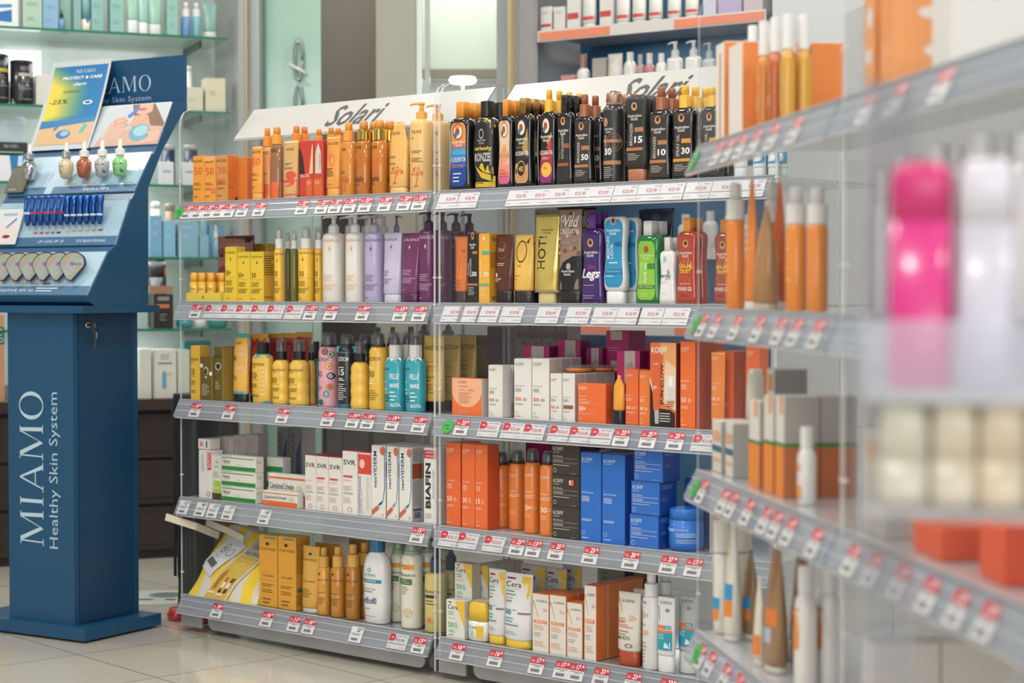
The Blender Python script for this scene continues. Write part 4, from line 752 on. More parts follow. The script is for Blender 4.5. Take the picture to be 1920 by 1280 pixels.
K('tube', U, 5, 652, 700, 1012, 'brown gold tube behind the gold sprays', 'gold_tube', 'tube', 'a06c20', '8a6430', k=.6, cy=1140, v=.12, rough=.3, short='brown gold tube')
K('bottle', U, 5, 684, 732, 1009, 'white after sun bottle with blue cap and teal band', 'body_milk_bottle', 'bottle', 'e7e7e6', '1b6f9c', k=.62, cy=1033, cr=.5, sh=.2, prints=[('o', -.08, .75, .08, .03, .35, '2a8aa0'), ('t', 'ECRAN', -.3, .66, .5, .04, '3a98a8'), ('r', -.42, .57, .4, .62, '2a8aa4'), ('t', 'AFTERSUN', -.28, .58, .5, .03, 'e8f4f4'), ('t', 'REPARATORE', -.3, .47, .5, .025, 'c85050'), ('l', -.38, .44, .7, 1, '4a6a90', .03), ('t', 'vitEox80', -.36, .28, .6, .09, '2a5a8a', dict(b=1)), ('l', -.3, .2, .4, 1, '6a90a8', .03), ('r', -.36, .1, .2, .105, 'c86060')], rows=3, dv=.055, short='blue capped bottle')
def aven(): return [('r', -.5, .8, .3, .87, 'f0b02c'), ('t', 'SENZA', -.4, .84, .56, .025, 'd83a20', dict(b=1)), ('t', 'GAS', -.2, .81, .3, .022, 'd83a20', dict(b=1)), ('t', 'Aveeno', -.56, .71, .74, .05, '3a3a34'), ('r', -.56, .6, .2, .68, '4a7a3c'), ('l', -.5, .65, .5, 2, 'd0dcc4', .03), ('l', -.5, .56, .4, 4, '8a8a7c', .03), ('o', .0, .22, .22, .06, .12, 'b8b090'), ('e', .02, .24, .13, .035, 'e0c890'), ('e', -.1, .2, .09, .03, 'dcc8a0')]
K('aero', U, 5, 731, 765, 1008, 'cream spray can with yellow badge and green band, behind the other', 'body_mousse', 'spray can', 'e3dfcc', '9db89a', k=1, cy=1036, v=.05, prints=aven(), rows=2, short='cream can')
K('aero', U, 5, 752, 793, 1010, 'cream spray can with yellow badge and green band, in front', 'body_mousse', 'spray can', 'e6e2d0', '9db89a', k=1, cy=1038, v=.014, prints=aven(), rows=3, short='front cream can')
K('pump', U, 5, 797, 838, 1010, 'clear yellow oil bottle with dark blue pump by the side panel', 'body_oil_pump', 'pump bottle', 'd9c670', '1e3a66', k=.9, cy=1072, v=.02, rough=.08, prints=[('t', 'Aveeno', -.56, .66, .8, .07, '4a4a34'), ('r', -.56, .58, .2, .63, '24345a'), ('l', -.5, .52, .6, 2, '5a5434', .05), ('e', -.15, .2, .22, .06, 'e8a040'), ('e', -.15, .2, .12, .03, 'd8607a')], rows=2, short='yellow oil pump')
# =============================================================== second unit, top shelf
U = B
def LBL(c, z0=.06, z1=.92): return ('h', z0, z1, .37, [(0, c)])
def two(c1, c2, zm, z0=.06, z1=.92): return [('h', z0, z1, .37, [(0, c2), ((zm-z0)/(z1-z0), c1)])]
def emblem(z=.8): return [('e', 0, z, .2, .1, 'e8dcc8'), ('o', 0, z, .22, .11, .12, '4a2a1a'), ('e', -.02, z, .1, .05, 'a8502c'), ('e', -.12, z-.05, .08, .035, '2a80a0')]
K('ag', U, 1, 845, 891, 191, 'black tanning bottle with orange to blue label and orange cap', 'tanning_bottle', 'bottle', '141416', 'f29a1c', k=.55, cy=220, prints=[('h', .06, .92, .37, [(0, '16479a'), (.3, '1c62b4'), (.42, '2a86cc'), (.5, '4aa4d4'), (.56, '7a7ca0'), (.62, 'c87858'), (.68, 'f08a3c')])]+emblem()+[('t', 'Australian', -.3, .64, .6, .035, 'f4ece0', dict(b=1)), ('t', 'Gold', -.14, .6, .3, .035, 'f4ece0', dict(b=1)), ('t', 'ACCELERATOR', -.33, .39, .66, .06, 'e8e4da', dict(b=1)), ('t', 'Extreme', -.26, .31, .52, .06, 'e87a4a', dict(s=.3)), ('l', -.2, .22, .4, 3, 'd8e4f0', .05)], rows=3, short='orange and blue label bottle')
K('bottle', U, 1, 892, 936, 190, 'round black tanning bottle with yellow tribal pattern', 'tanning_bottle', 'bottle', '19191a', '101114', k=.7, cy=219, cr=.5, sh=.1, cv=2.6, coat=.8, prints=[('o', 0, .76, .12, .07, .3, 'a8a8a4'), ('t', 'Australian', -.2, .66, .4, .03, 'c8c8c4'), ('t', 'Gold', -.12, .62, .24, .03, 'c8c8c4'), ('t', 'Fearlessly', -.47, .52, .9, .07, 'e8c01c', dict(b=2)), ('t', 'BRONZE', -.47, .38, .86, .12, 'b8b8b4', dict(b=3)), ('p', [(-.5, .38), (-.45, .38), (.0, .16), (.5, .1), (.5, .18), (0, .24)], 'd8b41c'), ('p', [(-.1, .3), (0, .36), (.46, .3), (.46, .2), (.1, .24)], 'd8b41c'), ('p', [(.1, .34), (.2, .24), (.28, .34)], '19191a'), ('p', [(.3, .33), (.36, .23), (.44, .32)], '19191a'), ('r', -.5, .03, .5, .1, 'd8b41c'), ('l', -.4, .08, .7, 1, '19191a', .03), ('p', [(-.5, .9), (-.3, .96), (0, .98), (.3, .93), (.5, .84), (.5, .88), (.25, .97), (-.35, .99)], 'd8b41c')], rows=2, short='tribal pattern bottle')
K('ag', U, 1, 935, 967, 187, 'black tanning bottle with peach and pink label and orange cap', 'tanning_bottle', 'bottle', '151517', 'f2941c', k=.5, cy=216, prints=[('h', .06, .92, .37, [(0, 'd8608a'), (.1, 'e2706a'), (.2, 'e88c74'), (.3, 'efa882'), (.45, 'f0ba92')])]+emblem()+[('t', 'Australian', -.3, .64, .6, .035, 'f4ece0', dict(b=1)), ('t', 'Gold', -.14, .6, .3, .035, 'f4ece0', dict(b=1)), ('p', [(-.3, .46), (0, .6), (.3, .46), (.0, .34)], 'd8a070'), ('t', 'ACCELERATOR', -.31, .42, .6, .05, 'c07a4a'), ('t', 'K', -.2, .33, .12, .06, 'c88a5a'), ('l', -.28, .24, .5, 3, 'c86a60', .04)], rows=4, short='peach label bottle')
K('ag', U, 1, 966, 1003, 184, 'black tanning bottle with gold 40 seal and glittery gold cap', 'tanning_bottle', 'bottle', '131314', 'b08a50', k=.5, cy=212, ct='glitter', prints=two('2c2622', 'c8965a', .34)+[('p', [(.02, .52), (.31, .8), (.33, .5), (.3, .4)], 'b8924c'), ('p', [(-.31, .25), (.31, .38), (.31, .31), (-.31, .18)], '1c1816')]+emblem()+[('t', 'Australian', -.34, .63, .66, .04, 'efe8dc', dict(b=1)), ('t', 'Gold', -.16, .58, .32, .04, 'efe8dc', dict(b=1)), ('t', 'Dark Tanning', -.26, .52, .5, .03, 'b8b0a4'), ('t', 'ACCELERATOR', -.36, .43, .72, .055, 'efe8dc', dict(b=1)), ('e', 0, .25, .23, .11, '2a2018'), ('o', 0, .25, .23, .11, .12, 'd8b070'), ('t', '40', -.13, .21, .26, .08, 'd8b070', dict(b=1))], rows=4, short='gold 40 seal bottle')
K('ag', U, 1, 1013, 1047, 168, 'black tanning spray with red and yellow label, yellow head', 'tanning_spray', 'spray bottle', '131314', 'f0b81c', k=.5, cy=208, ct='spray', prints=[('h', .06, .92, .37, [(0, '8a2c78'), (.15, 'a8284c'), (.35, 'b83040'), (.45, '221e1e')])]+[('p', [(0, .5), (.3, .68), (.3, .46)], 'c83a3c'), ('p', [(.02, .56), (.3, .72), (.3, .66), (.1, .56)], 'c8a050'), ('e', .02, .22, .3, .1, 'f0b42c'), ('p', [(-.3, .14), (.3, .1), (.3, .05), (-.26, .05)], '9c2878'), ('t', 'Max', -.12, .23, .2, .03, '6a2010')]+emblem()+[('t', 'Australian', -.36, .64, .7, .04, 'efe8dc', dict(b=1)), ('t', 'Gold', -.18, .59, .34, .04, 'efe8dc', dict(b=1)), ('t', 'ACCELERATOR', -.4, .42, .76, .055, 'efe8dc', dict(b=1)), ('t', 'SPRAY', -.22, .35, .4, .04, 'd8c8bc')], rows=4, dv=.034, short='red and yellow label spray')
K('ag', U, 1, 1045, 1078, 178, 'black tanning bottle with plain black cap and rust band', 'tanning_bottle', 'bottle', '161617', '17181a', k=.5, cy=208, prints=[LBL('2e2a28')]+agold(.72)+[('v', 'INTENSIFIER', -.1, .36, .14, .32, 'c8c2ba'), ('v', 'RAPID TANNING', -.26, .36, .08, .28, 'a89a90'), ('r', .04, .5, .34, .56, 'a8502c'), ('r', -.33, .26, .33, .3, 'a8502c')], rows=3, short='plain black cap bottle')
K('ag', U, 1, 1075, 1116, 177, 'black bronzer spray marked 50 left of the crinkled cap can', 'tanning_spray', 'spray bottle', '141415', 'a4613c', k=.5, cy=217, ct='spray', prints=bronzer('50'), rows=2, dv=.036, short='copper 50 bronzer')
K('aero', U, 1, 1131, 1173, 171, 'black bronzer spray can marked 30 with crinkled copper cap', 'tanning_can', 'spray can', '2b2c2d', 'a0806c', k=1, cy=198, over=True, cc='a88470', prints=[('e', -.28, .78, .12, .06, 'c08058'), ('t', 'Australian', -.5, .68, .44, .03, 'd8d4cc', dict(b=1)), ('t', 'Gold', -.42, .64, .24, .03, 'd8d4cc', dict(b=1)), ('v', 'BRONZER', -.48, .38, .1, .24, 'c8c4bc'), ('o', .12, .52, .34, .12, .1, '8a6a50'), ('o', .12, .52, .24, .085, .12, '8a6a50'), ('r', -.4, .52, .4, .56, 'c08058'), ('t', '30', -.32, .36, .34, .09, 'f0eee8', dict(b=2)), ('r', -.5, .24, .4, .29, 'c08058'), ('l', -.4, .2, .5, 6, 'b8b4ac', .025)], rows=3, dv=.055, short='crinkled cap can')
K('agt', U, 1, 1175, 1219, 178, 'matt black bronzer tottle marked 15 standing on a copper cap', 'tanning_lotion', 'bottle', '2d2c2b', 'b0704a', k=.5, cy=318, hb=.02, rough=.5, coat=.1, prints=[t for t in bronzer('15') if t[0] != 'p'], rows=2, short='copper based 15 bottle')
K('ag', U, 1, 1217, 1263, 163, 'black bronzer spray marked 10 beside the copper based tottle', 'tanning_spray', 'spray bottle', '141415', 'a4613c', k=.5, cy=204, ct='spray', prints=bronzer('10'), rows=3, dv=.036, short='copper 10 bronzer')
K('ag', U, 1, 1262, 1308, 160, 'black spray oil marked 30 with yellow head and bands', 'tanning_spray', 'spray bottle', '141415', 'f2bc1e', k=.5, cy=200, ct='spray', prints=bronzer('30', 'd8982c', 'SPRAY OIL'), rows=3, dv=.036, short='yellow headed 30 spray')
K('ag', U, 1, 1316, 1356, 163, 'black spray oil with yellow head behind the blurred panel', 'tanning_spray', 'spray bottle', '141415', 'f2bc1e', k=.5, cy=198, ct='spray', prints=bronzer('15', 'd8982c', 'SPRAY OIL'), rows=2, dv=.036, short='far yellow headed spray')
for i, (a, b) in enumerate(((1376, 1402), (1412, 1436), (1440, 1462), (1468, 1490))):
    K('tube', U, 1, a, b, 272+i, ['small white tube with plain body at the end of the top shelf', 'small white tube with blue wave label beside the plain one', 'small white tube with blue wave label, third along', 'small white tube with blue wave label, last along'][i], 'cream_tube', 'tube', 'e9e9e6', 'dfe2e4', k=.8, cy=315, tw=.9, v=.02, prints=[] if i == 0 else [('r', -.5, .2, .5, .75, '2d8cc0'), ('p', [(-.5, .75), (.5, .75), (.5, .95), (0, .8)], 'd89a50')], short='white tube')
# =============================================================== second unit, second shelf
K('tube', U, 2, 854, 878, 443, 'bright orange tube with dark cap beside the side panel', 'hand_tube', 'tube', 'f08038', '4a4236', k=.55, cy=546, v=.03, prints=[('t', 'Rituel', .1, .72, .25, .03, '6a3818'), ('v', 'Fleur', -.1, .3, .08, .3, 'b0602c'), ('l', -.3, .2, .6, 5, 'a85c30', .035)], rows=2, dv=.04, short='orange tube')
K('carton', U, 2, 876, 896, 437, 'slim black carton marked 30 with palm print', 'bronzer_carton', 'carton', '2a2420', d=.03, v=.010, tc='d88a2c', prints=agold(.82)+[('r', 0, .7, .46, .74, 'b9764a'), ('v', 'BRONZER', -.26, .38, .16, .26, 'd8d2ca'), ('v', 'FACIAL', -.44, .4, .12, .18, 'd8d2ca'), ('t', '30', -.06, .38, .46, .07, 'f1efea', dict(b=2)), ('r', -.5, .25, .5, .28, 'b9764a'), ('l', -.4, .22, .8, 5, 'bdb8b0', .025)], short='black 30 carton')
K('carton', U, 2, 897, 917.5, 438, 'slim yellow carton marked 30 with turquoise band', 'bronzer_carton', 'carton', 'f4ae1c', d=.03, v=.010, side='e8a010', prints=[('e', 0, .93, .14, .035, 'f8d890'), ('t', 'Australian', -.36, .86, .6, .02, 'fbeed0'), ('r', -.2, .7, .5, .75, '2cb8a8'), ('v', 'FACIAL', -.4, .38, .2, .25, 'fbf0d8'), ('t', '30', -.0, .38, .46, .07, 'fdf6e8', dict(b=2)), ('r', -.48, .25, .48, .28, '2cb8a8'), ('l', -.4, .2, .7, 6, 'fbe0a0', .025)], sprints=[('l', -.4, .72, .8, 8, '8a5c0c', .03), ('e', .0, .92, .2, .035, 'a8701c'), ('b', -.2, .04, .4, .06, '5a6a80')], rows=2, short='yellow 30 carton')
K('tube', U, 2, 929, 965, 440, 'dark brown tube with drop emblem on a black cap', 'tanning_tube', 'tube', '5a2a18', '241a1c', k=.55, cy=545, tw=.98, prints=[('o', -.05, .72, .3, .16, .1, '8a4a28'), ('t', 'Dark', -.3, .7, .4, .07, 'd8c8bc', dict(s=.3)), ('e', .05, .8, .06, .03, 'c0401c'), ('l', -.3, .48, .5, 2, 'd8c8bc', .03), ('e', -.3, .28, .08, .04, 'd8c8bc'), ('t', 'Australian', -.46, .2, .46, .03, 'e8e0d8', dict(b=1)), ('t', 'Gold', -.4, .16, .24, .03, 'e8e0d8', dict(b=1))], short='brown drop tube')
K('tube', U, 2, 964, 1003, 440, 'pale yellow tube with black fruit outline on a black cap', 'tanning_tube', 'tube', 'eebc50', '2c2226', k=.55, cy=545, tw=.92, v=.016, prints=[('o', -.05, .7, .28, .2, .12, '2c2410'), ('p', [(.15, .86), (.36, .96), (.28, .84)], '6a3c1c'), ('l', -.2, .45, .3, 2, '8a6a20', .02), ('t', 'Australian', -.46, .26, .4, .025, '4a3a10'), ('l', -.46, .2, .4, 1, '6a5418', .02)], rows=2, dv=.05, short='yellow fruit tube')
K('tube', U, 2, 1003, 1051, 402, 'large shiny gold metallic tube with dark upright lettering', 'metallic_tube', 'tube', 'ead06a', 'dcc884', k=.5, cy=548, tw=1, metal=.6, rough=.22, cw=.72, prints=[('t', 'Australian', -.2, .79, .5, .03, '6a5c14'), ('t', 'Gold', -.1, .75, .3, .03, '6a5c14'), ('v', 'HOT!', -.28, .3, .34, .42, '1c1a10'), ('r', -.5, .0, .5, .03, 'a8987a')], rows=2, dv=.045, short='gold metallic tube')
K('carton', U, 2, 1002, 1050, 393, 'grey carton top with dark name behind the gold tube', 'cream_carton', 'carton', 'a39d94', d=.04, v=.12, prints=[('t', 'Meclon', -.42, .9, .55, .07, '4a4844')], short='grey carton')
K('tube', U, 2, 1049, 1092, 388, 'patterned bronze tube with white script above a black panel', 'tanning_tube', 'tube', '9a7a68', '17181a', k=.42, cy=545, tw=1.0, cw=1.0, crimp=.004, prints=[('r', -.6, .97, .6, 1, '17181a')]+[('e', -.45+.1*((i*37) % 10), .45+.5*((i*53) % 17)/17, .09, .022, ['c8a890', '6a5048', 'b08a70', '8a8a98'][i % 4]) for i in range(26)]+[('p', [(-.52, .0), (.52, .0), (.52, .42), (.2, .41), (-.2, .34), (-.52, .2)], '1b1c1e'), ('t', 'Wild', -.4, .76, .84, .14, 'f0ebe2', dict(b=1, s=.35)), ('t', 'OBSESSION', -.42, .68, .84, .06, 'f0ebe2'), ('e', .05, .29, .1, .04, 'a8a8a4'), ('t', 'Australian', -.3, .22, .6, .03, 'e0ded8', dict(b=1)), ('t', 'Gold', -.16, .18, .3, .03, 'e0ded8', dict(b=1))], rows=2, dv=.04, short='bronze script tube')
K('ag', U, 2, 1088, 1137, 397, 'purple bottle with white script and purple cap', 'tanning_bottle', 'bottle', '3a1466', '5c2488', k=.5, cy=427, prints=agold(.66)+[('t', 'Dark', -.1, .46, .34, .05, 'd83a8a', dict(s=.3)), ('t', 'Legs', -.4, .3, .8, .16, 'f2eef4', dict(b=2, s=.3)), ('l', -.3, .24, .5, 1, 'c8b8d8', .02), ('l', -.3, .1, .6, 2, 'a890c0', .03)], rows=2, short='purple script bottle')
def moist(): return [('h', .06, .96, .41, [(0, '2094c8')])]+agold(.8, 'e8f4f8')+[('v', 'LOCK', -.14, .44, .12, .2, 'e8f4f8', dict(b=1)), ('v', 'MOISTURE', -.3, .44, .12, .3, 'e8f4f8', dict(b=1)), ('r', .06, .6, .34, .66, '1b6a94'), ('l', -.2, .38, .4, 1, 'e8f4f8', .04), ('r', -.38, .24, .38, .3, '1b78a8'), ('t', 'Ultra Hydrating', -.32, .25, .64, .04, '8cd0e8', dict(s=.3)), ('l', -.34, .2, .6, 1, 'a8dcf0', .04)]
K('agt', U, 2, 1129, 1179, 406, 'white hourglass bottle with bright blue label, in front', 'moisturiser_bottle', 'bottle', 'e4e5e4', 'ececea', k=.45, cy=547, prints=moist(), rows=1, short='blue label white bottle')
K('agt', U, 2, 1162, 1203, 408, 'white hourglass bottle with blue label, half hidden behind the first', 'moisturiser_bottle', 'bottle', 'dededd', 'e0e0de', k=.45, cy=547, v=.045, prints=moist(), short='second white bottle')
K('tube', U, 2, 1200, 1263, 391, 'dark navy tube flaring upward behind the green bottle', 'gel_tube', 'tube', '18304e', '14202e', k=.4, cy=545, tw=1.1, v=.085, prints=[('o', 0, .88, .12, .05, .25, '5a6a80'), ('e', 0, .88, .06, .025, '5a6a80')], short='navy tube')
K('ag', U, 2, 1195, 1244, 414, 'clear green aloe bottle with lime label and white cap', 'aloe_bottle', 'bottle', '128040', 'e8e7e3', k=.5, cy=439, prints=[LBL('8cc630', .06, .9), ('e', 0, .78, .1, .05, 'a8503c'), ('t', 'Australian', -.3, .68, .6, .03, 'd8ecb0', dict(b=1)), ('t', 'Gold', -.14, .64, .28, .03, 'd8ecb0', dict(b=1)), ('v', 'ALOE GEL', -.1, .3, .12, .3, 'e8f6c8', dict(b=1)), ('v', 'SOOTHING', -.26, .3, .12, .3, 'd0eca0'), ('r', .04, .5, .32, .58, '3c8a3c'), ('r', -.34, .22, .34, .27, '3c7a34'), ('t', 'Ultra Calming', -.28, .225, .56, .04, 'd8ecb0', dict(s=.3)), ('l', -.2, .14, .4, 2, 'c8e890', .03)], rows=3, short='green aloe bottle')
K('ag', U, 2, 1234, 1270, 445, 'small white hourglass bottle with pale blue print', 'peptide_bottle', 'bottle', 'e9e9e8', 'ecebe8', k=.5, cy=469, v=.012, prints=[('e', -.08, .84, .1, .04, '8accdc'), ('l', -.26, .78, .4, 1, '9ad0e0', .03), ('o', .12, .62, .06, .02, .4, '3a4a80'), ('o', .16, .58, .06, .02, .4, '3a4a80'), ('o', .1, .56, .06, .02, .4, '3a4a80'), ('t', 'PEPTIDE', -.4, .49, .66, .05, '2a3c68', dict(b=1)), ('t', 'pro', -.04, .44, .3, .04, '8a94ac'), ('l', -.4, .4, .7, 1, '9ad0e0', .02), ('l', -.4, .2, .8, 1, 'a8d8e8', .02)], rows=2, short='small white bottle')
def solar(): return agold(.68)+[('p', [(0.0, .44), (x, z), (x*1.12+.01, z-.012)], 'f0b43c') for x, z in ((-.3, .5), (-.26, .58), (-.14, .62), (.14, .62), (.26, .58), (.3, .5), (-.3, .36), (-.22, .3), (.22, .3), (.3, .36), (0, .64), (0, .27))]+[('t', 'SOLAR', -.32, .49, .66, .05, 'f6c42c', dict(b=2)), ('t', 'DUST', -.24, .42, .5, .05, 'f6c42c', dict(b=2)), ('t', 'Dark Tanning', -.24, .26, .48, .03, 'e8d8c8'), ('t', 'POWER GEL', -.36, .18, .7, .055, 'efe4d8', dict(b=1)), ('l', -.26, .13, .5, 2, '8a2c14', .02)]
K('ag', U, 2, 1268, 1312, 408, 'red orange gel bottle with yellow sunburst lettering and orange cap', 'gel_bottle', 'bottle', 'b83c20', 'f29a1c', k=.5, cy=432, prints=solar(), rows=2, short='sunburst gel bottle')
K('ag', U, 2, 1341, 1380, 411, 'red orange gel bottle seen through the blurred clear panel', 'gel_bottle', 'bottle', 'a83c22', 'd8841c', k=.5, cy=435, prints=solar(), rows=2, short='far sunburst gel bottle')
# =============================================================== second unit, third shelf
K('carton', U, 3, 847, 904, 708, 'square orange carton with a large peach half circle', 'compact_carton', 'carton', 'f2702a', d=.022, side='c9c4bc', prints=[('p', [(.49*math.cos(-math.pi*i/14), .66+.44*math.sin(-math.pi*i/14)) for i in range(15)], 'f6b38a'), ('r', -.49, .655, .49, .995, 'f6b38a'), ('t', 'KORFF', -.26, .86, .26, .07, '5a3a2c'), ('t', 'Sun Secret', -.26, .76, .28, .05, '6a4a38'), ('r', .05, .66, .24, .71, 'f08a50'), ('l', -.26, .68, .28, 1, '6a4a38'), ('l', -.26, .6, .45, 7, 'c08868', .045), ('l', -.26, .1, .4, 2, 'f8a878', .05)], short='half circle carton')
K('carton', U, 3, 915, 942, 684, 'white carton with orange 50 beside the square orange one', 'sunscreen_carton', 'carton', 'e7e4de', d=.03, prints=korff('50', '77706a', 'e8663a'), short='white 50 carton')
K('tube', U, 3, 942, 963, 684, 'white tube with beige cap between white cartons', 'sunscreen_tube', 'tube', 'e4e4e6', 'cfc6b8', k=.6, cy=756, v=.02, prints=[('l', -.4, .7, .5, 4, 'a09890', .04)], rows=2, short='white tube')
K('carton', U, 3, 963.5, 996, 672, 'tall white carton with orange 50, first of the tall pair', 'sunscreen_carton', 'carton', 'e8e5df', d=.036, v=.012, prints=korff('50', '77706a', 'e8663a'), rows=2, short='tall white carton')
K('carton', U, 3, 997, 1030, 672, 'tall white carton with orange 50, second of the tall pair', 'sunscreen_carton', 'carton', 'e8e5df', d=.036, side='c4b4ae', v=.012, prints=korff('50', '77706a', 'e8663a'), rows=4, short='second tall white carton')
K('carton', U, 3, 1031, 1053, 700, 'low white carton with orange 50 and no brown bar', 'sunscreen_carton', 'carton', 'e6e3dd', d=.034, v=.012, prints=korff('50', '77706a', 'e8663a', z=.86), rows=2, short='low white carton')
K('carton', U, 3, 1054, 1078, 700, 'low white carton with orange 50 and a brown bar', 'sunscreen_carton', 'carton', 'e6e3dd', d=.034, v=.012, side='c9b3b0', tc='dcd8d2', prints=korff('50', '77706a', 'e8663a', z=.86)+[('r', -.4, .27, .36, .34, '9c5a44')], rows=4, short='brown bar carton')
zc = U.hit(1066, 700, .012)[1]-SH[3]+.001
for i, (a, b) in enumerate(((1060, 1112), (1108, 1152), (1150, 1190))):
    K('puck', U, 3, a, b, 683, ['round orange compact lying on the low white cartons, first', 'round orange compact lying on the low white cartons, middle', 'round orange compact lying on the low white cartons, last'][i], 'powder_compact', 'compact', 'ee8420', 'clear', k=1, lift=zc, v=.04+.033*i, short='orange compact')
K('carton', U, 3, 1083, 1136, 718, 'square orange carton marked 50 standing in front', 'sunscreen_carton', 'carton', 'f26c22', d=.022, side='e85a20', v=.010, prints=[('t', 'KORFF', -.46, .84, .3, .08, 'fbe4d4'), ('t', 'Sun Secret', -.46, .66, .26, .04, 'fbe4d4'), ('l', -.46, .58, .4, 3, 'f8c8a8', .05), ('r', -.46, .5, .4, .504, 'f8c0a0'), ('t', '50+', -.44, .3, .22, .12, 'ffffff', dict(b=1)), ('l', -.46, .22, .6, 1, 'f8c8a8', .03), ('o', -.4, .1, .04, .04, .2, 'f8c0a0')], short='square orange carton')
K('tube', U, 3, 1150, 1172, 703, 'orange yellow slim tube tapering up from a black cap', 'lip_tube', 'tube', 'f5a01c', BLK, k=.7, cy=769, tw=.3, v=.008, short='slim tapering tube')
K('carton', U, 3, 1170, 1197, 692, 'orange carton with pale 50 behind the slim tube', 'sunscreen_carton', 'carton', 'f06a26', d=.036, v=.02, prints=korff('50', 'f8d8c4', z=.88), rows=2, short='orange 50 carton')
K('carton', U, 3, 1198, 1219, 694, 'orange carton with white 30 next to the sun glow set', 'sunscreen_carton', 'carton', 'ef7a1e', d=.036, v=.016, prints=korff('30', 'fbe8d8', z=.88), rows=2, short='orange 30 carton')
K('carton', U, 3, 1218.5, 1268, 642, 'gift carton with orange tube picture and black wave foot', 'gift_carton', 'carton', 'e8782c', d=.02, side='8a2c28', v=.006, prints=[('p', [(-.1, .5), (.5, .55), (.5, 1), (-.1, 1)], 'eea868'), ('p', [(.0, .3), (.5, .2), (.5, .7), (.1, .8)], 'f0c8a0'), ('p', [(-.5, 0), (.46, 0), (.46, .17), (.3, .21), (-.1, .22), (-.32, .3), (-.42, .5), (-.5, .6)], '231f20'), ('p', [(-.5, .6), (-.42, .5), (-.3, .3), (-.2, .22), (-.24, .22), (-.4, .42), (-.5, .54)], 'f0e6dc'), ('t', 'KORFF', -.44, .88, .6, .07, 'fbf4ec', dict(b=1)), ('p', [(-.36, .2), (-.14, .2), (.02, .86), (-.46, .86)], 'e2602a'), ('p', [(-.3, .04), (-.16, .04), (-.15, .2), (-.32, .2)], 'b8b4b0'), ('t', 'KORFF', -.36, .74, .2, .02, 'fbe4d4'), ('t', '50+', -.36, .45, .14, .04, 'fbf4ec', dict(b=1)), ('v', 'SUN GLOW', -.1, .27, .13, .48, '231f20', dict(b=1)), ('r', .1, .33, .48, .62, 'e8dcd2'), ('e', .3, .42, .14, .08, 'd8d2cc'), ('r', .24, .48, .38, .6, 'f2f0ec'), ('l', .16, .3, .3, 3, '4a2a1c', .025), ('l', -.12, .16, .5, 4, 'd8d4d0', .03)], short='sun glow gift carton')
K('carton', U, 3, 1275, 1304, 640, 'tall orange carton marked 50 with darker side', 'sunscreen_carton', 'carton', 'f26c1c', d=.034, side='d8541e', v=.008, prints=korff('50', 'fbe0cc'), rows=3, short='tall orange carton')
K('tube', U, 3, 1334, 1360, 660, 'orange tube mounted on the carton behind the clear panel', 'sunscreen_tube', 'tube', 'f5851c', 'e8751c', k=.4, cy=790, hb=.01, v=.008, prints=korff('50', 'fbe0cc'), short='orange tube')
K('carton', U, 3, 1340, 1376, 658, 'orange carton marked 50 behind the orange tube', 'sunscreen_carton', 'carton', 'ef6420', d=.034, side='c84a20', v=.03, prints=korff('50', 'fbe0cc'), rows=2, short='orange tube carton')
K('carton', U, 3, 1398, 1424, 647, 'orange carton at the far end by the last side panel', 'sunscreen_carton', 'carton', 'f2651c', d=.034, side='f07030', v=.012, prints=korff(None, 'fbe0cc'), rows=1, short='end orange carton')
# magenta and white cartons deeper on the same shelf
MG = 'c0186e'
def mag(): return [('r', -.16, .55, .3, 1, 'c8b8b8'), ('t', 'LumiSky', -.12, .72, .36, .14, '6a5a60'), ('e', .05, .36, .28, .22, '2c2440'), ('t', 'Amidati', -.14, .3, .38, .12, 'e8e4ea', dict(b=1))]
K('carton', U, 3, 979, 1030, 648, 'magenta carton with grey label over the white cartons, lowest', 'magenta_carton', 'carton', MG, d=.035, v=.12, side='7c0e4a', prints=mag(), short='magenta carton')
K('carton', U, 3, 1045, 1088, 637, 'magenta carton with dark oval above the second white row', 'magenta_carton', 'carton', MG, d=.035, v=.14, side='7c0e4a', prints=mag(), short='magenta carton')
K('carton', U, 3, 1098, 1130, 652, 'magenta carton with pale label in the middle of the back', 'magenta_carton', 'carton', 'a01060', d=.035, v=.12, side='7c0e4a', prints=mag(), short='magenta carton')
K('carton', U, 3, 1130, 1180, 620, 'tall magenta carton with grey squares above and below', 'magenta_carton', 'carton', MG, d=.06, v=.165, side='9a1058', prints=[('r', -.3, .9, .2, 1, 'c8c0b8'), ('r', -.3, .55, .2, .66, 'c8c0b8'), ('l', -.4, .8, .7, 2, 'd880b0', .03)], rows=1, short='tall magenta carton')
K('carton', U, 3, 1156, 1200, 657, 'magenta carton with grey name label behind the orange 50 carton', 'magenta_carton', 'carton', MG, d=.028, v=.060, side='7c0e4a', prints=mag(), short='magenta carton')
K('carton', U, 3, 1205, 1250, 641, 'magenta carton with CR lettering behind the gift carton', 'magenta_carton', 'carton', '9c0e5a', d=.04, v=.085, side='7c0e4a', prints=[('e', .1, .75, .2, .1, '2c2440'), ('t', 'CRE', -.2, .4, .5, .1, 'd890b8')], short='magenta carton')
